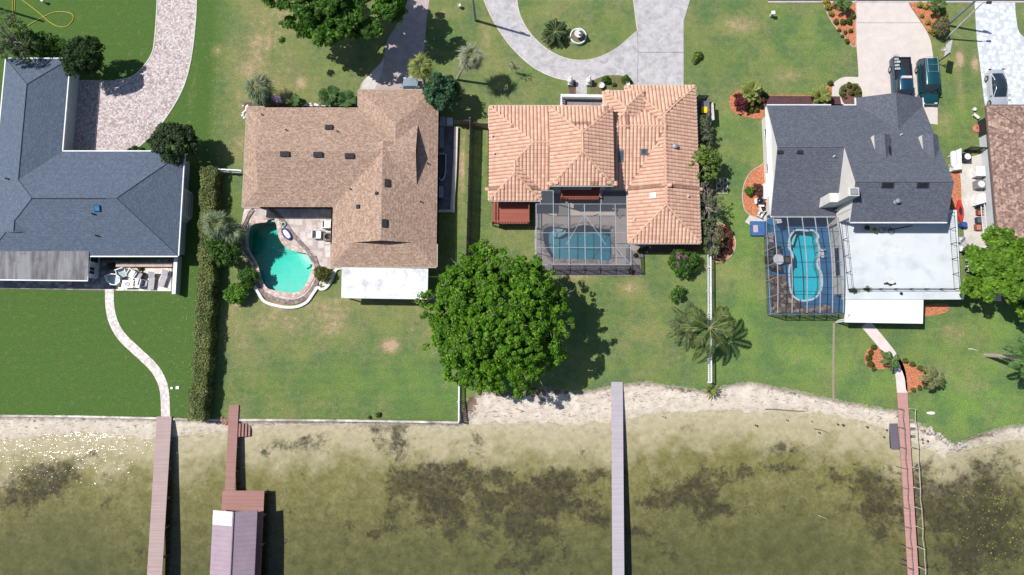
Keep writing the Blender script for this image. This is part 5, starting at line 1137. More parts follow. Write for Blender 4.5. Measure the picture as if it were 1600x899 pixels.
# ---- palms ----
def palm(name, label, base, top, n, L, kind, m, seed, trunk=.14, droop=.5, spread=1.0, group=None, leafw=.05, nleaf=26, bark=None, elev=(-.15, .95)):
    """base, top: world points; fan or feather fronds around the top"""
    r = random.Random(seed); base, top = V(base), V(top); t = thing(name, label, 'palm' if 'palm' in name else 'plant', base, group)
    if trunk:
        mb = MB(); mid = base.lerp(top, .5) + V((.0, .0, 0)); mb.tube([base - V((0, 0, .05)), base.lerp(top, .3), mid, base.lerp(top, .8), top], trunk * 1.15, 8, trunk * .85); mb.build('trunk', bark or M_palmbark, t)
    vs = []; st = MB()
    for i in range(n):
        a = i * 2.39996 + r.uniform(-.55, .55); el = elev[0] + (elev[1] - elev[0]) * ((i + .5) / n) + r.uniform(-.08, .08); l = L * r.uniform(.8, 1.08) * (1 - .12 * max(el, 0))
        d = V((math.cos(a), math.sin(a), 0)); side = V((-d.y, d.x, 0))
        def pos(s_): return top + d * (l * s_ * math.cos(el) * (1 - .12 * s_ * s_)) + V((0, 0, l * (s_ * math.sin(el) - droop * s_ * s_ * .6)))
        if kind == 'feather':
            pr = [pos(k / 8) for k in range(9)]; st.tube(pr, .03 * L / 3 + .01, 4, .008, caps=False)
            for k in range(nleaf):
                s_ = .14 + .86 * k / nleaf; p = pos(s_); tg = (pos(min(s_ + .03, 1.03)) - p).normalized(); ll = L * .3 * math.sin(math.pi * min(.12 + s_ * .8, .97)) * spread * r.uniform(.85, 1.1)
                for sg in (-1, 1):
                    dr = (side * sg * .85 + tg * .65 + V((0, 0, r.uniform(-.35, .0)))).normalized(); e = p + dr * ll; w = tg * leafw * .5
                    vs += [p - w, p + dr * ll * .5 - w * 1.3, e, p + dr * ll * .5 + w * 1.3]
        else:
            h = pos(.45); st.tube([top, pos(.22), h], .02, 4, .012, caps=False); fwd = (pos(.55) - h).normalized(); R_ = l * r.uniform(.5, .68)
            up = V((0, 0, 1)); sd = fwd.cross(up).normalized()
            for k in range(nleaf):
                b = -2.0 + 4.0 * (k + .5) / nleaf; dr = (fwd * math.cos(b) + sd * math.sin(b)); dr = (dr + V((0, 0, -.22 - .2 * abs(b) * r.random()))).normalized()
                e = h + dr * R_ * (1 - .1 * abs(b)) * r.uniform(.7, 1.1) - V((0, 0, droop * .3 * l * r.random())); w = (sd * math.cos(b) - fwd * math.sin(b)) * leafw * .5
                vs += [h, h + (e - h) * .55 - w, e, h + (e - h) * .55 + w]
    rawmesh('fronds', np.array([list(q) for q in vs]) - np.array(wloc(t)), m, t)
    st.build('frond_stalks', mat('pale_frond_stalk', (.25, .27, .1), None, 3), t); return t
F_fan = leafmat('grey_green_fan_fronds', (.06, .085, .05), (.14, .19, .1), (.34, .4, .24), .2); F_fanp = leafmat('pale_dusty_fan_fronds', (.16, .16, .13), (.24, .27, .17), (.45, .45, .36), .2)
F_yel = leafmat('yellow_green_fronds', (.09, .12, .02), (.22, .27, .06), (.42, .42, .16), .25); F_gr = leafmat('green_fronds', (.02, .06, .015), (.06, .14, .035), (.16, .27, .09), .2)
F_coco = leafmat('coconut_fronds', (.025, .055, .018), (.075, .125, .035), (.26, .28, .1), .2); F_sago = leafmat('deep_green_sago_fronds', (.01, .025, .01), (.025, .055, .018), (.09, .14, .05), .1)
def G(u, v): return tuple(P(u, v, 0))
palm('fan_palm', 'leaning fan palm with a visible pale trunk, on the lawn above the side yard', G(713, 125), P(734, 88, 5.3), 34, 1.9, 'fan', F_fanp, 1, .13, .75, nleaf=17, leafw=.09, elev=(-.55, 1.1))
palm('fan_palm', 'yellow-green fan palm at the end of the brown-roofed house drive', G(668, 146), P(656, 103, 4.6), 34, 1.85, 'fan', F_yel, 2, .14, .75, nleaf=17, leafw=.09, elev=(-.55, 1.1))
palm('fan_palm', 'larger of the two dusty fan palms over the hedge, beside the green pool', G(350, 366), P(337, 350, 4.2), 36, 2.2, 'fan', F_fan, 3, .15, .75, nleaf=17, leafw=.09, elev=(-.55, 1.1))
palm('fan_palm', 'smaller dusty fan palm nearest the north-west corner of the green pool', G(370, 378), P(362, 362, 3.4), 26, 1.7, 'fan', F_fan, 33, .13, .75, nleaf=17, leafw=.09, elev=(-.55, 1.1))
palm('fan_palm', 'broad fan palm at the north-west corner of the brown roof', G(412, 158), P(402, 136, 3.4), 34, 2.1, 'fan', F_fan, 4, .14, .75, nleaf=17, leafw=.09, elev=(-.55, 1.1))
palm('fan_palm', 'low fan palm touching the north-west corner of the brown roof', G(416, 162), P(410, 155, 1.6), 22, 1.6, 'fan', F_fan, 34, .12, .5, nleaf=24, leafw=.08)
palm('palm', 'left of the pair of dark green palms over the white rocks by the brown roof', G(520, 166), P(515, 150, 2.6), 22, 1.7, 'feather', F_gr, 5, .1, .7, nleaf=20, leafw=.09, spread=1.3)
palm('palm', 'right of the pair of dark green palms over the white rocks by the brown roof', G(546, 170), P(542, 158, 2.4), 20, 1.6, 'feather', F_gr, 6, .1, .7, nleaf=20, leafw=.09, spread=1.3)
palm('palm', 'small bright palm beside the flag at the north wall of the brown-roofed house', G(462, 164), P(460, 158, 1.0), 14, 1.1, 'feather', F_gr, 7, .07, .7, nleaf=16, leafw=.08, spread=1.3)
palm('sago_palm', 'dark sago palm with a spiky round head beside the fountain', G(869, 52), P(867, 50, .9), 40, 2.0, 'feather', F_sago, 8, .2, .55, spread=.55, nleaf=34, leafw=.05, elev=(-.1, .8))
palm('palm', 'yellow-green palm standing in the big mulch bed west of the gable house', G(1174, 152), P(1175, 142, 1.6), 22, 1.75, 'feather', F_yel, 9, .12, .5, spread=.8, nleaf=24, leafw=.08)
palm('palm', 'yellow-green palm against the long north eave of the charcoal roof', G(1284, 159), P(1283, 150, 1.4), 26, 1.55, 'feather', F_yel, 10, .12, .5, spread=.75, nleaf=24, leafw=.07)
palm('coconut_palm', 'large spreading coconut palm leaning over the white picket fence', G(1117, 535), P(1109, 512, 4.8), 15, 4.0, 'feather', F_coco, 12, .17, .85, spread=.62, nleaf=44, leafw=.085, elev=(-.55, .75))
palm('palm', 'small drooping palm in the left dock-path bed, over the path', G(1372, 564), P(1394, 563, 2.2), 10, 1.4, 'feather', F_gr, 13, .07, .9, spread=1.0, nleaf=18, leafw=.09)
palm('palm', 'small drooping palm at the right end of the right dock-path bed', G(1438, 588), P(1459, 592, 2.4), 11, 1.7, 'feather', leafmat('tan_green_fronds', (.05, .08, .03), (.14, .17, .07), (.4, .32, .17)), 14, .08, .9, spread=1.0, nleaf=20, leafw=.1)
palm('coconut_palm', 'tall grey-trunked palm leaning out past the right edge above the bright lawn', G(1540, 555), P(1612, 560, 6.6), 20, 2.6, 'feather', F_gr, 15, .2, .8, spread=.9, nleaf=30, leafw=.1)
palm('palm', 'small dark palm at the top of the mulch strip left of the beige drive', G(1324, 12), P(1318, 6, 1.2), 18, 1.2, 'feather', F_gr, 16, .1, .5, nleaf=18, leafw=.07)
palm('palm', 'small palm in the mulch bed right of the beige drive, at the street', G(1465, 16), P(1466, 8, 1.3), 16, 1.3, 'feather', F_gr, 17, .1, .5, nleaf=18, leafw=.07)
palm('spiky_plant', 'bright yellow-green spiky plant on the beach at the end of the picket fence', G(1111, 612), P(1111, 611, .35), 34, 1.15, 'feather', F_yel, 18, .08, .25, spread=.25, nleaf=16, leafw=.08, elev=(.0, 1.1))
palm('palm', 'grey fallen-looking palm with bare fronds on the lawn west of the picket fence', G(1072, 525), P(1070, 520, 1.4), 12, 2.3, 'feather', F_fan, 19, .1, .5, spread=.6, nleaf=22, leafw=.05)
palm('coconut_palm', 'ragged dark coconut palm west of the picket fence, left of the larger one', G(1085, 512), P(1076, 506, 3.0), 16, 3.1, 'feather', leafmat('dusky_fronds', (.03, .05, .02), (.07, .1, .04), (.2, .22, .12)), 20, .13, .9, spread=.6, nleaf=36, leafw=.06)
# ================= vehicles (nose towards -y) =================
M_tyre = mat('tyre_rubber', (.02, .02, .02), None, 3, .9, .1); M_rim = mat('silver_rim', (.5, .5, .52), None, 3, .35, .05, metal=.6)
M_lamp = mat('clear_headlight', (.6, .62, .65), None, 3, .2, .02, spec=.8); M_tail = mat('red_tail_light', (.35, .01, .01), None, 3, .3, .02)
def paint(name, c):
    m, nt, bs = newmat(name); sock(nt, bs, 'Base Color', c); sock(nt, bs, 'Roughness', .28); sock(nt, bs, 'Metallic', .35); sock(nt, bs, 'Coat Weight', .6); sock(nt, bs, 'Coat Roughness', .08); return m
def loft(st, ring):
    mb = MB(); n = len(ring(st[0])); o = 0
    for s_ in st: mb.v += ring(s_)
    for i in range(len(st) - 1):
        for k in range(n - 1): a = i * n + k; mb.f.append((a, a + 1, a + n + 1, a + n)); mb.uv.append([(0, 0)] * 4)
    mb.f.append(tuple(range(n))[::-1]); mb.uv.append([(0, 0)] * n); mb.f.append(tuple((len(st) - 1) * n + k for k in range(n))); mb.uv.append([(0, 0)] * n)
    return mb
def smooth_obj(o, ang=40):
    for p in o.data.polygons: p.use_smooth = True
    e = o.modifiers.new('split', 'EDGE_SPLIT'); e.split_angle = R(ang)
def vehicle(name, label, cat, loc, L, Wd, body, cab, col, rot=0, extra=None, roofm=None):
    """body: (y fraction from nose, half-width factor, deck height); cab: (y fraction, half width, roof height, is_glass_slope)"""
    t = thing(name, label, cat, (0, 0, 0)); hw = Wd / 2
    def Y(f): return -L / 2 + f * L
    def ring(s_):
        f, w, h = s_; y = Y(f); w *= hw; return [(w * .96, y, .22), (w, y, .45), (w, y, h * .8), (w * .93, y, h * .97), (w * .6, y, h + .015), (0, y, h + .03), (-w * .6, y, h + .015), (-w * .93, y, h * .97), (-w, y, h * .8), (-w, y, .45), (-w * .96, y, .22)]
    b = loft(body, ring).build('body', col, t); smooth_obj(b)
    def cring(s_):
        f, w, h, z0 = s_; y = Y(f); w *= hw; return [(w, y, z0 - .05), (w * .97, y, z0 + (h - z0) * .4), (w * .86, y, h - .05), (w * .78, y, h), (0, y, h + .02), (-w * .78, y, h), (-w * .86, y, h - .05), (-w * .97, y, z0 + (h - z0) * .4), (-w, y, z0 - .05)]
    g = loft(cab, cring).build('windows', M_glass, t); smooth_obj(g, 60)
    top = [s_ for s_ in cab if s_[2] > cab[0][2] + .3 and s_[2] > max(c[2] for c in cab) - .12]
    def rring(s_): f, w, h, z0 = s_; y = Y(f); w *= hw * .87; return [(w * .99, y, h - .06), (w * .9, y, h + .015), (0, y, h + .04), (-w * .9, y, h + .015), (-w * .99, y, h - .06)]
    r_ = loft(top, rring).build('roof', roofm or col, t); smooth_obj(r_, 60)
    # pillars
    mb = MB(); i0 = cab.index(top[0]); i1 = cab.index(top[-1])
    for sg in (-1, 1):
        for (a, b_) in ((cab[0], top[0]), (cab[-1], top[-1])):
            mb.tube([(sg * a[1] * hw * .97, Y(a[0]), a[3]), (sg * b_[1] * hw * .84, Y(b_[0]), b_[2])], .045, 6)
        for f in ((top[0][0] * .5 + top[-1][0] * .5),): mb.tube([(sg * hw * .96 * top[0][1], Y(f), top[0][3]), (sg * hw * .86 * top[0][1], Y(f), top[0][2] - .03)], .04, 6)
    mb.build('pillars', col, t)
    for yf in (.17, .8):
        for sg in (-1, 1):
            x = sg * (hw - .09); mb = MB(); rr = .34 if L < 5 else .37
            mb.tube([(x - .11, Y(yf), rr), (x + .11, Y(yf), rr)], rr, 18); w = mb.build('wheel', M_tyre, t); mb = MB(); mb.tube([(x + sg * .1, Y(yf), rr), (x + sg * .125, Y(yf), rr)], rr * .62, 14); mb.build('rim', M_rim, w)
    for sg in (-1, 1):
        mb = MB(); mb.box(sg * hw * .55, sg * hw * .88, Y(0) - .02, Y(0) + .14, .58, .74); mb.build('headlight', M_lamp, t)
        mb = MB(); mb.box(sg * hw * .7, sg * hw * .95, Y(1) - .08, Y(1) + .02, .7, .9); mb.build('tail_light', M_tail, t)
        f = cab[0][0] + .03; mb = MB(); mb.box(sg * (hw + .02), sg * (hw + .22), Y(f), Y(f) + .1, cab[0][3] + .02, cab[0][3] + .18); mb.build('wing_mirror', col, t)
    if extra: extra(t, Y, hw)
    t.location = loc; t.rotation_euler.z = rot; return t
teal = paint('dark_teal_paint', (.008, .075, .095)); navy = paint('navy_paint', (.012, .018, .035)); silver = paint('silver_paint', (.5, .53, .58)); white_p = paint('pale_blue_grey_paint', (.3, .38, .45))
def rack(t, Y, hw):
    mb = MB()
    for x in (-hw * .6, hw * .6): mb.tube([(x, Y(.62), 1.83), (x, Y(.98), 1.8)], .022, 6)
    for f in (.64, .8, .97): mb.tube([(-hw * .6, Y(f), 1.83), (hw * .6, Y(f), 1.83)], .022, 6)
    mb.build('roof_rack', MATS['galvanised'], t)
p0 = P(1448, 128, .5)
vehicle('minivan', 'dark teal minivan with a roof rack, parked at the right edge of the beige drive', 'minivan', (p0.x, p0.y - .1, .02), 5.1, 1.95,
        [(0, .78, .62), (.03, .9, .8), (.1, .97, .92), (.25, 1, 1.02), (.5, 1, 1.04), (.95, .98, 1.02), (1, .9, .9)],
        [(.2, .9, 1.05, 1.0), (.36, .93, 1.7, 1.02), (.45, .93, 1.77, 1.02), (.7, .93, 1.77, 1.02), (.95, .92, 1.72, 1.02), (.995, .9, 1.1, 1.0)], teal, 0, rack)
p0 = P(1406, 124, .5)
def bed_parts(t, Y, hw):
    mb = MB(); mb.box(-hw * .96, hw * .96, Y(.56), Y(.985), 1.06, 1.075); mb.build('bed_floor', mat('black_bed_liner', (.02, .022, .03), None, 4, .7, .2), t)
    mb = MB()
    for x0, x1 in ((-hw, -hw * .84), (hw * .84, hw)): mb.box(x0, x1, Y(.55), Y(.99), 1.0, 1.22)
    mb.box(-hw * .84, hw * .84, Y(.97), Y(.99), 1.0, 1.2); mb.build('bed_rail', navy, t)
    mb = MB(); mb.box(-hw * .25, hw * .9, Y(.55), Y(.6), 1.08, 1.35); mb.build('tool_box', mat('pale_tool_box', (.6, .55, .55), None, 3), t)
vehicle('pickup_truck', 'dark blue pickup truck with its nose under the charcoal roof, left of the minivan', 'pickup truck', (p0.x, p0.y - .55, .02), 5.8, 1.95,
        [(0, .82, .7), (.03, .93, .9), (.1, .98, 1.0), (.25, 1, 1.06), (.5, 1, 1.06), (.97, .99, 1.04), (1, .95, .95)],
        [(.2, .88, 1.1, 1.05), (.3, .9, 1.66, 1.06), (.38, .9, 1.74, 1.06), (.5, .9, 1.72, 1.06), (.545, .88, 1.15, 1.05)], paint('dark_blue_paint', (.01, .06, .11)), 0, bed_parts)
q = P(1401, 97, 1.2); t = thing('tool_bundle', 'white and grey strapped bundle lying in the bed of the pickup truck', 'tools', (q.x, q.y, 1.1))
for k in range(5): mb = MB(); mb.box(q.x - .28, q.x + .3 - .1 * (k % 2), q.y - .95 + k * .38, q.y - .7 + k * .38, 1.1, 1.3 + .05 * (k % 3)); mb.build('bundle_piece', mat('pale_canvas', (.55, .57, .55), (.12, .13, .15), 9, .9, .3), t)
p0 = P(1555, 137, .3)
vehicle('car', 'silver coupe with a dark glass top, parked nose-in by the mottled brown roof', 'car', (p0.x, p0.y - .35, .02), 4.6, 1.85,
        [(0, .72, .55), (.04, .9, .68), (.15, .98, .8), (.3, 1, .88), (.6, 1, .9), (.85, .98, .9), (.96, .86, .84), (1, .68, .7)],
        [(.28, .84, .9, .86), (.45, .84, 1.28, .88), (.55, .84, 1.33, .88), (.68, .82, 1.27, .88), (.88, .76, .92, .86)], silver, .02, None, M_glass)
p0 = P(641, 133, .8)
vehicle('car', 'pale blue-grey car mostly hidden in the carport of the brown-roofed house', 'car', (p0.x, p0.y - 1.35, .02), 4.5, 1.8,
        [(0, .72, .6), (.04, .9, .72), (.15, .98, .85), (.3, 1, .95), (.6, 1, .97), (.93, .96, .97), (1, .85, .8)],
        [(.24, .88, .95, .92), (.4, .86, 1.42, .94), (.5, .86, 1.48, .94), (.72, .86, 1.46, .94), (.93, .84, .98, .94)], white_p, math.pi)

# ================= poles, street furniture =================
def pole(label, base, top, r, m, extra=None, cat='utility pole'):
    t = thing('utility_pole', label, cat, base); mb = MB(); mb.tube([base, top], r, 10, r * .7); mb.build('shaft', m, t)
    if extra: extra(t)
    return t
gp = mat('grey_pole', (.36, .35, .34), None, 3, .8, .15)
def bare_insul(z, x, y):
    def f(t): mb = MB(); mb.box(x - .3, x + .3, y - .05, y + .05, z, z + .1); mb.build('cross_arm', M_post, t); mb = MB(); mb.lathe((x + .25, y, z - .9), [(.001, 0), (.16, 0), (.16, .6), (.001, .65)], 10); mb.build('transformer', gp, t)
    return f
b = P(742.5, 32, 0); pole('grey utility pole rising out of the top of the picture beside the grey loop drive', tuple(b), (b.x, b.y, 9.3), .16, gp, bare_insul(8.3, b.x, b.y))
b = P(1480, 40, 0); pole('taller dark-grey utility pole at the street, with a transformer', tuple(b), (b.x + .1, b.y + .5, 7.2), .14, mat('blue_grey_pole', (.2, .22, .26), None, 3), bare_insul(6.6, b.x + .1, b.y + .45))
b = P(1478, 61, 0)
def lamp(t):
    x, y = b.x + .1, b.y + .9; mb = MB(); mb.tube([(x, y, 6.0), (x + .5, y + .05, 6.1)], .03, 6); mb.box(x + .45, x + .95, y - .08, y + .16, 6.0, 6.14); mb.build('lamp_head', M_dark, t)
pole('shorter pale street-lamp pole beside the round grey shrub at the street', tuple(b), (b.x + .1, b.y + .9, 6.0), .1, mat('pale_pole', (.55, .5, .47), None, 3), lamp, 'lamp post')
b = P(-16, 9, 0); pole('utility pole just past the left edge whose shadow crosses the lush lawn', tuple(b), (b.x, b.y, 9.5), .16, gp)
# basketball hoop
b = P(1462, 100, 0); t = thing('basketball_hoop', 'basketball hoop with a clear white-framed backboard beside the beige drive', 'basketball hoop', tuple(b))
mb = MB(); mb.tube([(b.x, b.y, 0), (b.x + .05, b.y + .05, 2.5), (b.x - .55, b.y + .25, 3.05)], .06, 8); mb.tube([(b.x + .05, b.y + .05, 1.9), (b.x - .5, b.y + .25, 2.6)], .035, 6); mb.build('pole', M_dark, t)
X = b.x - .6; Yb = b.y + .25; mb = MB(); mb.box(X - .04, X, Yb - .75, Yb + .75, 2.75, 3.75, rot=R(-14), c=(X, Yb)); mb.build('backboard', mat('frosted_backboard', (.5, .52, .55), None, 3, .3, .05), t)
mb = MB(); mb.tube([(X - .28 + .23 * math.cos(a), Yb + .06 + .23 * math.sin(a), 3.0) for a in [k * math.pi / 8 for k in range(17)]], .02, 5, caps=False); mb.build('rim', mat('pale_orange_rim', (.6, .35, .25), None, 3), t)
mb = MB(); mb.lathe((X - .28, Yb + .06, 2.58), [(.12, 0), (.2, .4)], 12); mb.build('net', screenmat('white_net', .5, (.8, .8, .8)), t)
# fountain
f = P(903, 59, 0); t = thing('fountain', 'three-tiered white garden fountain in its round basin inside the loop drive', 'fountain', tuple(f))
mb = MB(); mb.lathe(tuple(f), [(.95, 0), (.95, .42), (.82, .42), (.82, .1), (.001, .1)], 28); mb.build('basin', M_white, t, True).modifiers.new('e', 'EDGE_SPLIT')
mb = MB(); mb.lathe(tuple(f), [(.83, .3), (.001, .3)], 24); mb.build('basin_water', mat('leafy_water', (.22, .15, .05), (.12, .13, .1), 6, .2, .2), t)
mb = MB(); mb.lathe(tuple(f), [(.2, .1), (.12, .8), (.5, .95), (.5, 1.02), (.1, .93), (.09, 1.35), (.34, 1.46), (.34, 1.52), (.08, 1.46), (.07, 1.8), (.18, 1.88), (.18, 1.93), (.03, 1.9), (.02, 2.1), (.001, 2.12)], 24); mb.build('tiers', mat('stained_white_stone', (.7, .69, .66), (.5, .48, .45), 6, .6, .2), t, True).modifiers.new('e', 'EDGE_SPLIT')
# stone lions / statues at the entrance
def statue(label, u, v, s=1.0):
    p = P(u, v, 0); t = thing('statue', label, 'statue', tuple(p)); mb = MB(); mb.box(p.x - .3 * s, p.x + .3 * s, p.y - .4 * s, p.y + .4 * s, 0, .5); mb.build('plinth', M_white, t)
    mb = MB(); mb.lathe((p.x, p.y - .1, .5), [(.001, 0), (.27 * s, .02), (.26 * s, .3), (.17 * s, .6), (.001, .72)], 12); mb.lathe((p.x, p.y + .14, .95), [(.001, 0), (.15 * s, .06), (.17 * s, .2), (.1 * s, .34), (.001, .38)], 10)
    for sg in (-1, 1): mb.tube([(p.x + sg * .13 * s, p.y + .22, .5), (p.x + sg * .13 * s, p.y + .16, .95)], .06, 6)
    mb.build('seated_lion', MATS['stained_white_stone'], t, True)
statue('pale seated lion statue on the left of the short entrance path', 891, 130); statue('pale seated lion statue on the right of the short entrance path', 920, 130)
def pot(label, u, v, r, h, m, cat='urn', name='urn', z=0.0, plant=None):
    p = P(u, v, z); t = thing(name, label, cat, tuple(p)); mb = MB(); mb.lathe(tuple(p), [(r * .5, 0), (r * .62, .05), (r * .5, h * .3), (r, h * .85), (r, h), (r * .85, h), (r * .8, h * .8), (.001, h * .8)], 14); mb.build('vessel', m, t, True).modifiers.new('e', 'EDGE_SPLIT')
    if plant: C, Nn, T = crown_pts((p.x, p.y, p.z + h + r * .5), (r, r, r), 12, r * .4, 16, 0, 5); quads('plant', C, Nn, .06, plant, t)
    return t
pot('larger round white urn in the weedy bed right of the entrance path', 939, 136, .34, .5, M_white); pot('small tall white urn at the right end of the weedy bed', 980, 134, .22, .55, M_white)
pot('white birdbath pedestal on the front lawn left of the drive of the tiled house', 718, 12, .2, .6, M_white, 'birdbath', 'birdbath')
# yellow hose on the lush lawn
yz = lambda pts: [(x, y, .05) for x, y in SM(PP(pts), 6)]
mb = MB(); mb.tube(yz([(31, -3), (45, 8), (62, 21), (78, 35), (92, 42), (104, 42), (113, 34), (115, 26), (110, 21), (98, 19), (84, 20), (68, 27), (55, 34), (42, 42), (34, 49)]), .035, 6)
mb.tube(yz([(20, -4), (20, 15), (17, 40)]), .03, 6); mb.tube(yz([(24, -4), (23, 18), (19, 44)]), .03, 6)
tag(mb.build('garden_hose', mat('yellow_hose', (.62, .46, .04), None, 3, .5, .05)), 'yellow hose looped on the lush lawn at the top left', 'hose')
p = P(71, 5, 0); t = thing('utility_marker', 'white-topped utility marker post on the lawn beside the yellow hose', 'marker post', tuple(p)); mb = MB(); mb.tube([p, p + V((0, 0, .5))], .1, 10); mb.build('post', mat('tan_post', (.5, .42, .33), None, 3), t); mb = MB(); mb.lathe((p.x, p.y, .5), [(.17, 0), (.17, .12), (.001, .18)], 12); mb.build('cap', M_white, t)
# flag
p = P(436, 166, 0); t = thing('flag', 'faded pinkish flag on a short white pole at the north wall of the brown-roofed house', 'flag', tuple(p))
mb = MB(); mb.tube([p, p + V((0, 0, 2.6))], .03, 6); mb.build('flagpole', M_white, t)
mb = MB(); n_ = 8
for k in range(n_):
    a, c_ = k / n_, (k + 1) / n_; ya, yc_ = .06 * math.sin(a * 7), .06 * math.sin(c_ * 7)
    mb.face([(p.x + a * .95, p.y + ya - .25 - .15 * a, 1.85), (p.x + c_ * .95, p.y + yc_ - .25 - .15 * c_, 1.85), (p.x + c_ * .95, p.y + yc_ + .2 - .1 * c_, 2.5), (p.x + a * .95, p.y + ya + .2 - .1 * a, 2.5)])
mb.build('cloth', mat('faded_pink_cloth', (.6, .38, .45), (.5, .3, .42), 5), t)
# white rocks by the brown roof and dark rocks
def rocks(label, pts, n, r, m, seed, cat='rocks', name='rock'):
    rr = random.Random(seed); q = SM(PP(pts), 4); mb = MB()
    for i in range(n):
        p = q[min(int(rr.random() * len(q)), len(q) - 1)]; x, y = p[0] + rr.uniform(-.3, .3), p[1] + rr.uniform(-.25, .25); s_ = r * rr.uniform(.6, 1.3); a = rr.random() * 6
        mb.lathe((x, y, 0), [(s_ * .9, 0), (s_, s_ * .35), (s_ * .6, s_ * .75), (.001, s_ * .85)], 6)
    return tag(mb.build(name, m), label, cat, kind='stuff')
white_r = mat('white_stones', (.74, .72, .7), (.6, .57, .55), 6, .9, .2)
rocks('band of white stones along the north eave of the brown-roofed house', [(470, 166), (490, 166), (510, 167), (527, 168)], 90, .16, white_r, 1)
rocks('white stones in the corner bed round the olive bush by the green pool', [(502, 440), (510, 444), (512, 434), (520, 424)], 50, .12, white_r, 2)
rocks('white stones and shells at the north-west corner of the brown roof', [(384, 168), (383, 178), (382, 186)], 16, .15, white_r, 3)
rocks('brown rockery boulders in the corner of the dark pool cage', [(1205, 435), (1220, 450), (1240, 475), (1255, 488), (1210, 480), (1225, 485)], 90, .22, M_rock, 4)
rocks('reddish rubble at the foot of the hedge by the seawall', [(343, 656), (352, 659), (358, 660)], 30, .15, mat('red_rubble', (.32, .16, .12), (.2, .12, .1), 6), 5)
rocks('pale riprap stones along the point of the right lawn', [(1450, 671), (1470, 684), (1482, 694), (1492, 700), (1505, 694)], 60, .17, mat('pale_riprap', (.5, .46, .42), (.3, .26, .23), 4), 6)
rocks('grey decorative stones at the south corner of the tiled house', [(1000, 392), (1006, 386), (1012, 390), (1000, 402)], 50, .15, mat('grey_stones', (.4, .38, .42), (.2, .18, .2), 4), 7)
# driftwood and wrack on the beach
def twig(label, pts, r, z, m=M_post):
    mb = MB(); mb.tube([(x, y, z) for x, y in SM(PP(pts), 4)], r, 6, r * .5); return tag(mb.build('driftwood', m), label, 'driftwood')
twig('long dark branch lying on the sand left of the salmon-pink dock', [(1198, 640), (1215, 640), (1235, 642), (1260, 643)], .07, -.34)
twig('forked pale stick in the shallows below the long dark branch', [(1275, 671), (1287, 673), (1299, 678)], .06, -.5); twig('thin pole standing off in the lake beside a dark weed clump', [(1282, 807), (1288, 809), (1296, 812)], .05, ZW - .02, M_greypost)
# ================= furniture =================
M_wf = mat('white_furniture', (.78, .78, .77), None, 3, .5, .05); M_gf = mat('grey_cushion', (.42, .4, .42), None, 3, .9, .1); M_gt = mat('glass_grey_table', (.32, .36, .36), None, 3, .2, .1)
def armchair(label, u, v, rot, m, cush=None, s=1.0, z=.03, cat='chair', group=None, name='garden_chair'):
    p = P(u, v, .3); t = thing(name, label, cat, (0, 0, 0), group); w = .36 * s
    mb = MB(); mb.box(-w, w, -w, w, .3, .4); mb.build('seat', cush or m, t)
    mb = MB(); mb.box(-w, w, w, w + .09, .3, .85); mb.build('backrest', m, t)
    for sg in (-1, 1): mb = MB(); mb.box(sg * w, sg * (w + .07), -w, w, .3, .6); mb.build('arm', m, t)
    for x in (-w, w):
        for y in (-w, w): mb = MB(); mb.box(x - .03, x + .03, y - .03, y + .03, 0, .3); mb.build('leg', m, t)
    t.location = (p.x, p.y, z); t.rotation_euler.z = rot; return t
gA = 'white armchairs on the furniture terrace'
armchair('white armchair with a grey-blue cushion, at the left of the terrace seating', 191.5, 428, R(20), M_wf, mat('grey_blue_cushion', (.35, .45, .48), None, 3), 1.25, group=gA)
armchair('white armchair in the middle of the terrace, above the square grey table', 207, 429, R(-30), M_wf, None, 1.2, group=gA)
armchair('white armchair right of the square grey table, at the lawn edge', 216, 443, R(-100), M_wf, None, 1.2, group=gA)
armchair('small dark-framed chair between the white armchairs and the loungers', 218, 431, R(-25), M_dark, M_gf, 1.0)
armchair('low dark chair lying beside the lower white armchair', 226, 443, R(80), M_dark, M_gf, .9)
p = P(179, 437, .4); t = thing('egg_chair', 'pointed white shell chair at the left edge of the furniture terrace', 'chair', (0, 0, 0))
mb = MB(); pr = [(-.95, 0), (-.5, .42), (.1, .6), (.6, .45), (.85, .0), (.6, -.45), (.1, -.6), (-.5, -.42)]
mb.band([(x, y) for x, y in pr], .09, .25, .8, closed=True); mb.build('shell', M_wf, t); mb = MB(); mb.sheet([(x * .9, y * .9) for x, y in pr], .32); mb.build('seat', mat('pale_blue_cushion', (.5, .6, .66), None, 3), t); mb = MB(); mb.lathe((0, 0, 0), [(.4, 0), (.3, .05), (.08, .08), (.1, .3)], 12); mb.build('base', M_wf, t); t.location = (*p.xy, .03); t.rotation_euler.z = R(-20)
p = P(199, 444, .6); t = thing('fire_table', 'square grey fire table in the middle of the terrace seating', 'fire table', (p.x, p.y, .03))
mb = MB(); mb.box(p.x - .62, p.x + .62, p.y - .42, p.y + .42, .5, .58); mb.build('top', M_gt, t); mb = MB(); mb.box(p.x - .5, p.x + .5, p.y - .32, p.y + .32, .03, .5); mb.build('base', M_dark, t); mb = MB(); mb.lathe((p.x, p.y, .58), [(.26, 0), (.26, .06), (.2, .06), (.2, .02), (.001, .02)], 16); mb.build('burner', M_greywall, t)
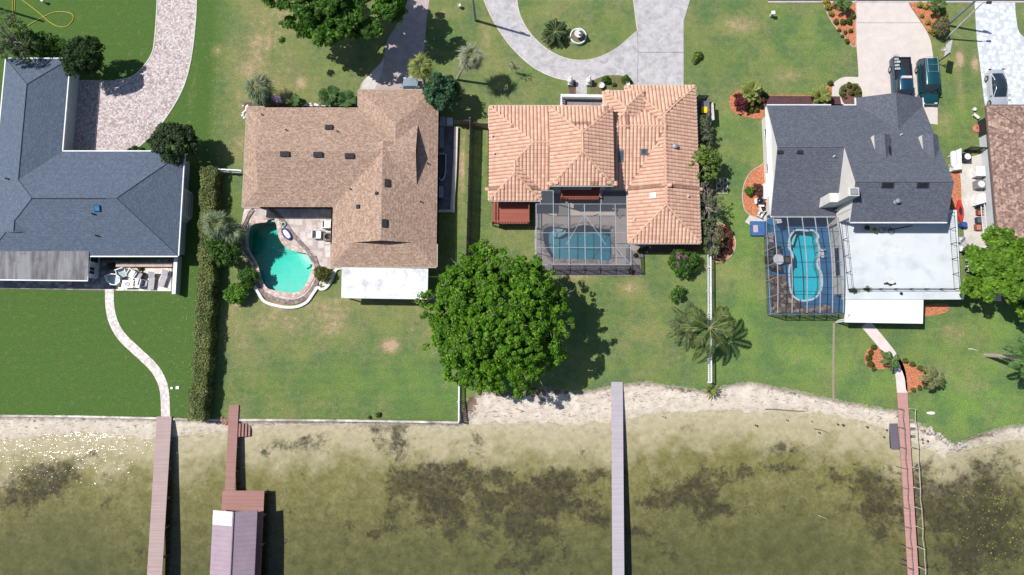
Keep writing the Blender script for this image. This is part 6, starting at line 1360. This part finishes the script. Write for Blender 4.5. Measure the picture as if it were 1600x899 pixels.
def lounger(label, u, v, rot, m, fr, group=None, z=.03, Lg=1.9):
    p = P(u, v, .35); t = thing('lounger', label, 'lounger', (0, 0, 0), group)
    mb = MB(); mb.box(-.33, .33, -Lg / 2, Lg * .15, .26, .36); mb.build('seat', m, t); mb = MB()
    mb.face([(-.33, Lg * .15, .3), (.33, Lg * .15, .3), (.33, Lg / 2, .66), (-.33, Lg / 2, .66)]); mb.face([(-.33, Lg * .15, .36), (.33, Lg * .15, .36), (.33, Lg / 2, .72), (-.33, Lg / 2, .72)]); mb.box(-.33, .33, Lg / 2 - .03, Lg / 2, .62, .72); mb.build('backrest', m, t)
    for x in (-.3, .3):
        for y in (-Lg * .42, Lg * .3): mb = MB(); mb.box(x - .03, x + .03, y - .03, y + .03, 0, .27); mb.build('leg', fr, t)
    t.location = (p.x, p.y, z); t.rotation_euler.z = rot; return t
lounger('grey chaise lounger on the terrace, left of the two', 237, 439, R(-3), M_gf, M_dark, 'chaise loungers on the terrace'); lounger('grey chaise lounger on the terrace, slightly turned, nearest the end wall', 256, 435, R(-16), M_gf, M_dark, 'chaise loungers on the terrace')
armchair('upper white patio chair beside the brown roof, above the fire pit', 511, 351, R(180), M_wf, None, 1.15, group='white chairs by the square fire pit'); armchair('lower white patio chair, left of the square fire pit', 496, 367, R(90), M_wf, None, 1.15, group='white chairs by the square fire pit')
p = P(512, 370, .4); t = thing('fire_pit', 'square brown fire pit with a round bowl on the pinkish patio', 'fire pit', (p.x, p.y, .02)); br_ = mat('brown_metal', (.2, .15, .12), None, 3, .6, .1)
mb = MB(); mb.band([(p.x - .38, p.y - .38), (p.x + .38, p.y - .38), (p.x + .38, p.y + .38), (p.x - .38, p.y + .38)], .2, .38, .45, closed=True); mb.build('rim', br_, t)
mb = MB(); mb.lathe((p.x, p.y, .2), [(.001, 0), (.3, .1), (.34, .2)], 16); mb.build('bowl', M_dark, t)
for x in (-.4, .4):
    for y in (-.4, .4): mb = MB(); mb.box(p.x + x - .04, p.x + x + .04, p.y + y - .04, p.y + y + .04, 0.02, .4); mb.build('leg', br_, t)
# pool floats on the coping
p = P(448, 366, .1); t = thing('pool_float', 'blue and white inflatable lounger lying on the edge of the green pool', 'pool float', (0, 0, 0)); blue_f = mat('blue_vinyl', (.03, .05, .22), None, 3, .4, .05)
mb = MB(); pts = [(.33 * math.cos(a) * (1 if abs(math.cos(a)) < .8 else 1), .72 * math.sin(a), .1) for a in [k * math.pi / 12 for k in range(25)]]; mb.tube(pts, .1, 8, caps=False); mb.build('ring', blue_f, t, True); mb = MB(); mb.box(-.24, .24, -.55, .55, .06, .14); mb.build('bed', M_wf, t); t.location = (p.x, p.y, .07); t.rotation_euler.z = R(38)
p = P(443.5, 351, .1); t = thing('swim_ring', 'small yellow-green and blue swim ring on the edge of the green pool', 'swim ring', (p.x, p.y, .07))
mb = MB(); mb.tube([(p.x + .22 * math.cos(a), p.y + .22 * math.sin(a), .16) for a in [k * math.pi / 8 for k in range(17)]], .09, 8, caps=False); mb.build('tube', mat('green_blue_vinyl', (.4, .5, .2), (.05, .1, .3), 9, .4, .05), t, True)
mb = MB(); mb.lathe((p.x, p.y, .1), [(.13, 0), (.001, .01)], 10); mb.build('seat', mat('dark_green_vinyl', (.05, .15, .05), None, 3), t)
# dining set in dark cage
p = P(1217, 405, .75); t = thing('round_table', 'round white table inside the dark pool cage', 'table', (p.x, p.y, .02)); mb = MB(); mb.lathe((p.x, p.y, .7), [(.001, 0), (.6, 0), (.6, .04), (.001, .04)], 24); mb.build('tabletop', M_white, t); mb = MB(); mb.lathe((p.x, p.y, 0), [(.25, .02), (.05, .06), (.05, .7)], 10); mb.build('pedestal', M_dark, t)
for nm, a in (('north', 90), ('east', 0), ('south', 270), ('west', 180), ('south-west', 225)):
    q = (p.x + 1.0 * math.cos(R(a)), p.y + 1.0 * math.sin(R(a))); c = armchair('dark chair on the %s side of the round white table in the dark cage' % nm, 800, 450, R(a - 90), M_dark, mat('brown_cushion', (.12, .09, .08), None, 3), .8, .02, group='dark chairs round the white table'); c.location = (q[0], q[1], .02)
lounger('pale lounger in the north-west corner of the dark pool cage', 1204, 378, R(5), M_gf, M_dark); lounger('dark lounger below the pale one along the west side of the dark cage', 1204, 393, R(-4), mat('dark_cushion', (.1, .1, .12), None, 3), M_dark)
p = P(1284, 396, .3); t = thing('pool_ladder', 'white pool ladder on the east side of the turquoise pool', 'pool ladder', (p.x, p.y, .02))
for dy in (-.35, .35): mb = MB(); mb.tube([(p.x + .3, p.y + dy, .02), (p.x + .2, p.y + dy, .75), (p.x - .3, p.y + dy, .8), (p.x - .45, p.y + dy, -.4)], .05, 6); mb.build('rail', M_white, t)
mb = MB(); mb.box(p.x + .05, p.x + .35, p.y - .5, p.y + .5, .02, .1); mb.build('foot', M_white, t)
p = P(1216, 344, 2.0); t = thing('wall_light_box', 'white rectangular panel tilted in the top-left corner of the dark cage', 'panel', (p.x, p.y, 1.9)); mb = MB(); mb.box(p.x - .35, p.x + .35, p.y - .35, p.y + .35, 1.9, 1.98, rot=.2); mb.build('panel', M_white, t)
# items on the roof deck (floor at 3 m)
def dk_(u, v, h=2.7): return P(u, v, h)
p = dk_(1385, 361); t = thing('bicycle', 'dark bicycle lying in the shade of the charcoal eave on the white deck', 'bicycle', (p.x, p.y, 2.7))
for dx in (-.5, .5): mb = MB(); mb.tube([(p.x + dx + .32 * math.cos(a), p.y - .1 * dx + .32 * math.sin(a), 2.76) for a in [k * math.pi / 9 for k in range(19)]], .025, 5, caps=False); mb.build('wheel', M_dark, t)
mb = MB(); mb.tube([(p.x - .5, p.y, 2.8), (p.x - .1, p.y + .35, 2.82), (p.x + .35, p.y + .3, 2.82), (p.x, p.y - .05, 2.82), (p.x - .1, p.y + .35, 2.82)], .025, 5); mb.tube([(p.x + .5, p.y, 2.8), (p.x + .3, p.y + .45, 2.84)], .025, 5); mb.build('frame', M_dark, t)
pot('lime-green potted plant under the charcoal eave on the white deck', 1363.5, 361, .24, .35, mat('lime_pot', (.4, .5, .08), None, 3), 'plant pot', 'plant_pot', 2.7, L_yel); pot('dark pot with a purple plant under the charcoal eave, left of the lime-green one', 1352.5, 357, .25, .3, M_dark, 'plant pot', 'plant_pot', 2.7, L_red)
p = dk_(1409, 355); mb = MB(); mb.tube([(p.x - 1.4, p.y - .35, 2.75), (p.x + 1.1, p.y + .15, 2.78)], .05, 6); tag(mb.build('pole', M_dark), 'long dark pole lying in the shade on the white deck', 'pole'); mb = MB()
t = lounger('slatted grey lounger standing askew near the east railing of the white deck', 1481.5, 387, R(40), M_gf, M_dark, None, 2.7, 1.1)
armchair('white folding chair at the east railing of the white deck', 1490, 425, R(-80), M_wf, None, .7, 2.7)
p = dk_(1389, 443.5); t = thing('scooter', 'small black and white scooter beside the south railing of the white deck', 'scooter', (p.x, p.y, 2.7))
mb = MB(); mb.tube([(p.x - .35, p.y + .1, 2.85), (p.x, p.y - .15, 2.9), (p.x + .4, p.y + .1, 2.85)], .1, 8); mb.build('body', M_dark, t); mb = MB(); mb.box(p.x - .05, p.x + .3, p.y - .05, p.y + .25, 2.9, 3.1); mb.build('seat', M_wf, t)
for dx in (-.45, .48): mb = MB(); mb.tube([(p.x + dx, p.y - .06, 2.85), (p.x + dx, p.y + .06, 2.85)], .15, 12); mb.build('wheel', M_tyre, t)
pot('small dark dome vent on the deck overhang, below the south railing', 1406.5, 459, .15, .25, M_dark, 'vent', 'vent', 2.7)
for u, v, s_, lb in ((1332, 455, 1.0, 'tangled dark planter at the south-west corner of the deck railing'), (1353, 452, .7, 'low dark planter hanging on the south railing of the deck')):
    q = dk_(u, v); tp = thing('planter', lb, 'planter', (q.x, q.y, 2.7)); mb = MB(); mb.box(q.x - .4 * s_, q.x + .4 * s_, q.y - .12, q.y + .12, 2.7, 2.9); mb.build('box', M_dark, tp); C, Nn, T = crown_pts((q.x, q.y, 3.05), (.5 * s_, .3, .3), 14, .14, 14, 0, 9); quads('plant', C, Nn, .05, L_dark, tp)
# grill etc. west of gable house
p = P(1187, 315, .6); t = thing('kettle_grill', 'round black grill with white side shelves on the mulch by the west wall', 'grill', (p.x, p.y, 0)); mb = MB(); mb.lathe((p.x, p.y, .6), [(.001, 0), (.28, .06), (.38, .22), (.36, .36), (.2, .46), (.001, .5)], 18); mb.build('lid', paint('black_enamel', (.015, .018, .025)), t, True)
mb = MB(); mb.box(p.x - .62, p.x - .36, p.y - .3, p.y + .3, .74, .78); mb.box(p.x - .2, p.x + .4, p.y - .62, p.y - .42, .7, .75); mb.build('side_shelf', M_wf, t)
for dx, dy in ((-.2, -.2), (.2, -.2), (0, .25)): mb = MB(); mb.tube([(p.x + dx, p.y + dy, 0), (p.x + dx * .8, p.y + dy * .8, .65)], .025, 6); mb.build('leg', M_dark, t)
armchair('white garden chair jammed against the west wall, on the pale slab', 1191, 328, R(110), M_wf, M_dark, .8); armchair('second white garden chair on the pale slab, nearer the lawn', 1188, 336, R(60), M_wf, None, .7)
p = P(1184.5, 357.5, .15); t = thing('storage_bin', 'flat blue storage box with a pale square on its lid, beside the dark cage', 'storage box', (p.x, p.y, 0)); mb = MB(); mb.box(p.x - .85, p.x + .85, p.y - .8, p.y + .8, 0, .35); mb.build('box', mat('blue_plastic', (.05, .13, .32), (.04, .1, .26), 2, .5, .1), t); mb = MB(); mb.box(p.x - .6, p.x - .1, p.y - .45, p.y + .35, .35, .365); mb.build('label_plate', mat('pale_red_plate', (.5, .4, .42), None, 3), t)
p = P(1195, 300, .5); t = thing('gas_meter', 'white meter box on the west wall beside the brown shrubs', 'meter box', (p.x, p.y, 0)); mb = MB(); mb.box(p.x - .15, p.x + .2, p.y - .8, p.y + .9, .1, .6); mb.build('box', M_white, t)
# side yard of the right-edge house
p = P(1489.5, 250, .5); t = thing('propane_tank', 'white capsule-shaped propane tank between the charcoal and the right-edge house', 'propane tank', (p.x, p.y, 0)); pr = [(.001, -1.0), (.2, -.95), (.33, -.75), (.36, -.5), (.36, .5), (.33, .75), (.2, .95), (.001, 1.0)]
mb = MB(); mb.lathe((0, 0, 0), pr, 18); mb.v = [(p.x + x, p.y + z, .6 + y) for x, y, z in mb.v]; mb.f = [f[::-1] for f in mb.f]; mb.build('tank', M_white, t, True)
for dy in (-.5, .5): mb = MB(); mb.box(p.x - .25, p.x + .25, p.y + dy - .08, p.y + dy + .08, 0, .3); mb.build('foot', M_greywall, t)
p = P(1498, 248, .9); t = thing('screen_panel', 'white lattice enclosure panels standing right of the propane tank', 'panels', (p.x, p.y, 0)); mb = MB(); mb.prism([(p.x - .6, p.y - 1.3), (p.x + .25, p.y - 1.2), (p.x + .4, p.y + 1.2), (p.x - .1, p.y + 1.0)], 0, .9); mb.build('box', M_wf, t)
def ac(label, u, v, w, fan=True, body=M_wf):
    p = P(u, v, .8); t = thing('air_conditioner', label, 'air conditioner', (p.x, p.y, .02)); mb = MB(); mb.box(p.x - w / 2, p.x + w / 2, p.y - w / 2, p.y + w / 2, .05, .85); mb.build('casing', body, t)
    mb = MB(); mb.lathe((p.x, p.y, .85), [(w * .4, 0), (w * .4, .04), (w * .33, .04), (w * .33, .01), (w * .12, .01), (w * .12, .05), (.001, .05)], 18); mb.build('fan_grille', M_dark if body == M_wf else M_wf, t); return t
ac('dark square air conditioner near the black side-yard fence', 1511.5, 245, .85, body=M_dark); ac('grey air conditioner with a pale round grille, in the middle of the side slab', 1533, 288, .9, body=mat('grey_casing', (.22, .23, .24), None, 3))
p = P(1532, 267, .9); t = thing('utility_cabinet', 'white utility cabinet against the right-edge house, above the grey air conditioner', 'cabinet', (p.x, p.y, .02)); mb = MB(); mb.box(p.x - .5, p.x + .5, p.y - .6, p.y + .5, .02, .95); mb.build('casing', M_wf, t); mb = MB(); mb.box(p.x - .35, p.x + .1, p.y - .3, p.y + .25, .95, .99); mb.build('lid', M_white, t)
p = P(1533, 312, .9); t = thing('waste_bin', 'white bins with dark edges below the air conditioners on the side slab', 'bin', (p.x, p.y, .02)); mb = MB(); mb.prism([(p.x - .5, p.y - .6), (p.x + .55, p.y - .3), (p.x + .5, p.y + .75), (p.x - .35, p.y + .6)], .02, .9); mb.build('body', M_wf, t); mb = MB(); mb.prism([(p.x - .55, p.y - .75), (p.x + .2, p.y - .55), (p.x + .2, p.y - .45), (p.x - .5, p.y - .62)], .5, .95); mb.build('handle', M_dark, t)
p = P(1537, 338, .6); t = thing('ladder', 'aluminium ladder lying along the wall of the right-edge house', 'ladder', (p.x, p.y, .3))
for dx in (-.2, .2): mb = MB(); mb.box(p.x + dx - .03, p.x + dx + .03, p.y - 2.0, p.y + 2.0, .55, .63); mb.build('rail', M_white, t)
mb = MB()
for k in range(13): mb.box(p.x - .17, p.x + .17, p.y - 1.9 + k * .31, p.y - 1.86 + k * .31, .57, .61)
mb.build('rungs', M_white, t)
rr = random.Random(5)
for i, (u, v, s_, c_, lb, nm) in enumerate(((1532, 322, .3, (.03, .04, .06), 'dark crate left of the ladder, upper', 'crate'), (1532, 332, .28, (.2, .05, .04), 'reddish crate left of the ladder, middle', 'crate'), (1531, 344, .3, (.03, .04, .06), 'dark crate left of the ladder, lower', 'crate'), (1530, 355, .32, (.25, .09, .06), 'rusty orange crate at the foot of the ladder', 'crate'), (1550, 368, .35, (.7, .35, .15), 'orange and white sack by the corner of the right-edge house', 'sack'),
        (1504, 352, .4, (.03, .09, .3), 'blue barrel against the east side of the white deck', 'barrel'), (1504, 375, .32, (.6, .6, .6), 'pale box below the blue barrel, by the deck', 'box'), (1504, 388, .35, (.65, .65, .62), 'white bag furthest down beside the deck', 'box'))):
    p = P(u, v, .4); t = thing(nm, lb, nm, (p.x, p.y, .02)); m = mat('item_%d' % i, c_, None, 5, .7, .2)
    if nm == 'barrel': mb = MB(); mb.lathe((p.x, p.y, 0), [(.3, .02), (.34, .4), (.3, .8), (.001, .8)], 14); mb.build('shell', m, t, True).modifiers.new('e', 'EDGE_SPLIT'); continue
    mb = MB(); mb.band([(p.x - s_, p.y - s_), (p.x + s_, p.y - s_), (p.x + s_, p.y + s_), (p.x - s_, p.y + s_)], .06, .02, .45, closed=True); mb.build('sides', m, t); mb = MB(); mb.box(p.x - s_ + .03, p.x + s_ - .03, p.y - s_ + .03, p.y + s_ - .03, .03, .3); mb.build('contents', mat('item_fill_%d' % i, tuple(min(.7, x * 1.6 + .05) for x in c_), None, 9, .8, .4), t)
p = P(1500, 330, .2); t = thing('kayak', 'short red kayak lying along the east side of the white deck', 'kayak', (p.x, p.y, .02)); k_ = [(0, -1.3), (.3, -.6), (.34, .3), (0, 1.3), (-.34, .3), (-.3, -.6)]; mb = MB(); mb.prism([(p.x + x, p.y + y) for x, y in SM(k_, 4, True)], .02, .3); mb.build('hull', mat('red_plastic', (.5, .05, .04), None, 3, .4, .05), t); mb = MB(); mb.prism([(p.x + x * .5, p.y + y * .4) for x, y in SM(k_, 4, True)], .3, .32); mb.build('cockpit', M_dark, t)
p = P(1527, 201, .1); t = thing('hose_reel', 'coil of red hose on the grass beside the right-edge house', 'hose', (p.x, p.y, 0)); mb = MB()
for k in range(4): mb.tube([(p.x + (.42 - .08 * k) * math.cos(a), p.y + (.42 - .08 * k) * math.sin(a), .08 + .03 * (k % 2)) for a in [j * math.pi / 10 for j in range(21)]], .05, 6, caps=False)
mb.build('coil', mat('red_hose', (.5, .05, .05), (.6, .3, .25), 8, .5, .1), t)
p = P(1525, 182, .3); t = thing('mailbox_bench', 'small white bench on the grass by the corner of the right-edge house', 'bench', (p.x, p.y, 0)); mb = MB(); mb.box(p.x - .35, p.x + .35, p.y - .15, p.y + .15, .35, .42, rot=-.7); mb.build('seat', M_wf, t)
for d_ in (-.2, .2): mb = MB(); mb.box(p.x + d_ - .04, p.x + d_ + .04, p.y - d_ - .04, p.y - d_ + .04, 0, .35); mb.build('leg', M_wf, t)
pot('small round white planter on the grass above the white bench', 1520.5, 172, .2, .3, M_wf, 'planter', 'planter')
# side yard items of tiled house
p = P(1100.5, 172, .9); t = thing('wheelie_bin', 'bin with a bright yellow lid in the side yard of the tiled house', 'bin', (p.x, p.y, 0)); mb = MB(); mb.box(p.x - .3, p.x + .3, p.y - .35, p.y + .3, 0, .95); mb.build('body', mat('grey_bin', (.1, .11, .12), None, 3), t); mb = MB(); mb.box(p.x - .34, p.x + .34, p.y - .38, p.y + .34, .95, 1.02); mb.build('lid', mat('yellow_lid', (.75, .58, .02), None, 3, .4, .05), t)
p = P(1100, 163, .9); t = thing('wheelie_bin', 'dark grey-lidded bin above the yellow-lidded one', 'bin', (p.x, p.y, 0)); mb = MB(); mb.box(p.x - .34, p.x + .34, p.y - .3, p.y + .3, 0, .95); mb.build('body', MATS['grey_bin'], t); mb = MB(); mb.box(p.x - .37, p.x + .37, p.y - .33, p.y + .33, .95, 1.02); mb.build('lid', mat('grey_lid', (.12, .14, .17), None, 3, .4, .05), t)
p = P(1109, 176, 1.0); t = thing('awning_board', 'pale board leaning inside the weathered side fence, right of the bins', 'board', (p.x, p.y, 0)); mb = MB(); mb.face([(p.x - .3, p.y - 1.1, .1), (p.x + .35, p.y - 1.0, 1.5), (p.x + .3, p.y + 1.0, 1.5), (p.x - .15, p.y + .9, .1)]); mb.face([(p.x - .33, p.y - 1.1, .07), (p.x + .32, p.y - 1.0, 1.47), (p.x + .27, p.y + 1.0, 1.47), (p.x - .18, p.y + .9, .07)][::-1]); mb.build('board', mat('pale_board', (.6, .57, .58), None, 3), t)
pot('white cluster of pots below the yellow-lidded bin', 1104, 184, .25, .3, M_wf, 'plant pot', 'plant_pot')
pot('grey round pot by the tiled roof edge, above the lush side tree', 1098, 231, .25, .35, M_greywall, 'plant pot', 'plant_pot')
k = 0
for v, row in ((282, 'top'), (291, 'middle'), (299, 'bottom')):
    for u, sd in ((1123, 'left'), (1133, 'right')):
        p = P(u, v, .1); t = thing('planting_frame', '%s %s square concrete planting frame on the grass by the side fence' % (row, sd), 'planting frame', (p.x, p.y, 0), 'six square planting frames'); mb = MB(); w = .24; mb.band([(p.x - w, p.y - w), (p.x + w, p.y - w), (p.x + w, p.y + w), (p.x - w, p.y + w)], .1, 0, .15, closed=True); mb.build('rim', M_conc, t); mb = MB(); mb.box(p.x - w + .04, p.x + w - .04, p.y - w + .04, p.y + w - .04, 0, .08); mb.build('soil', mat('grassy_soil', (.06, .1, .03), (.08, .05, .03), 8), t)
# clutter in the side yard of the brown-roofed house
for u, v, w, l, c_, lb, nm in ((692, 190, .4, .5, (.3, .33, .38), 'grey-blue box at the top of the narrow side yard', 'storage box'), (702, 190, .35, .4, (.6, .62, .66), 'small white box next to the grey-blue one in the narrow side yard', 'storage box'), (689, 215, .3, 1.2, (.25, .26, .3), 'long grey case along the wall in the narrow side yard', 'storage box'), (686, 300, .45, .6, (.3, .36, .42), 'pale blue box lower down the narrow side yard', 'storage box')):
    p = P(u, v, .6); t = thing('storage_box', lb, nm, (p.x, p.y, .02)); mb = MB(); mb.box(p.x - w, p.x + w, p.y - l, p.y + l, .02, .6); m = mat('box_%d' % u, c_, None, 4, .6, .2); mb.build('box', m, t); mb = MB(); mb.box(p.x - w - .03, p.x + w + .03, p.y - l - .03, p.y + l + .03, .6, .66); mb.build('lid', m, t)
p = P(690, 260, .5); t = thing('rowing_boat', 'small pale blue boat stored along the wall in the narrow side yard', 'boat', (p.x, p.y, .02)); k_ = [(0, -1.6), (.4, -.9), (.45, 1.0), (.35, 1.4), (-.35, 1.4), (-.45, 1.0), (-.4, -.9)]; sm = SM(k_, 4, True)
mb = MB(); mb.band([(p.x + x, p.y + y) for x, y in sm], .1, .1, .6, closed=True); mb.build('hull', mat('pale_blue_hull', (.45, .52, .6), None, 3), t); mb = MB(); mb.sheet([(p.x + x * .9, p.y + y * .9) for x, y in sm], .2); mb.build('floor', MATS['grey_bin'], t)
p = P(1454, 645.5, .05); t = thing('surfboard', 'short white board lying on the lawn right of the salmon-pink dock', 'board', (p.x, p.y, .02)); k_ = [(-.45, 0), (-.2, .14), (.3, .13), (.42, 0), (.3, -.13), (-.2, -.14)]; mb = MB(); mb.prism([(p.x + x, p.y + y) for x, y in SM(k_, 4, True)], .02, .12); mb.build('deck', M_wf, t)
p = P(1518, 546, .05); mb = MB(); mb.tube([(p.x - .3, p.y + .05, .05), (p.x + .1, p.y + .03, .06), (p.x + .6, p.y - .15, .05)], .07, 6, .03); tag(mb.build('dead_frond', mat('pale_dead_frond', (.7, .64, .55), None, 3)), 'pale dead palm frond on the grass left of the grey-trunked palm', 'frond')
# scattered fallen leaves on the lush lawn
N = 110; c1 = P(325, 190); c2 = P(290, 540); sel = rng.random(N) < .45
X = np.where(sel, c1.x + rng.normal(size=N) * 1.6, c2.x + rng.normal(size=N) * 1.0); Yy = np.where(sel, c1.y + rng.normal(size=N) * 3.2, c2.y + rng.normal(size=N) * 5)
keep = ~((X < -35.2) & (Yy > 8)) & (Yy > -4.3); C = np.stack([X, Yy, np.full(N, .03)], -1)[keep]
tag(quads('fallen_leaves', C, np.array([0, 0, 1.]) + rng.normal(size=C.shape) * .2, .055, mat('pale_dry_leaves', (.42, .4, .22), (.3, .28, .14), 9), None, .8), 'pale fallen leaves scattered over the lush lawn beside the hedge', 'leaves', kind='stuff')
rocks('dark rocks scattered in the shallows along the beach', [(1196, 655), (1350, 665), (1440, 690), (1100, 660), (1020, 650)], 14, .12, mat('dark_rocks', (.1, .08, .07), None, 4), 8)

p = P(279, 606, .1); t = thing('sprinkler_box', 'small pale irrigation box on the lush lawn just left of the hedge, near the seawall', 'irrigation box', (p.x, p.y, 0)); mb = MB(); mb.box(p.x - .3, p.x + .05, p.y - .15, p.y + .15, 0, .12); mb.build('lid', M_wf, t); mb = MB(); mb.lathe((p.x - .75, p.y - .05, 0), [(.14, 0), (.14, .1), (.001, .12)], 10); mb.build('valve_cap', M_wf, t)
p = P(1204, 26, 0); t = thing('marker_post', 'pale marker post alone on the front lawn of the charcoal-roofed house', 'marker post', (p.x, p.y, 0)); mb = MB(); mb.box(p.x - .14, p.x + .14, p.y - .14, p.y + .14, 0, .8); mb.build('post', mat('pale_stone_post', (.5, .52, .42), None, 3), t); mb = MB(); mb.box(p.x - .2, p.x + .2, p.y - .2, p.y + .2, .8, .9); mb.build('cap', M_wf, t)
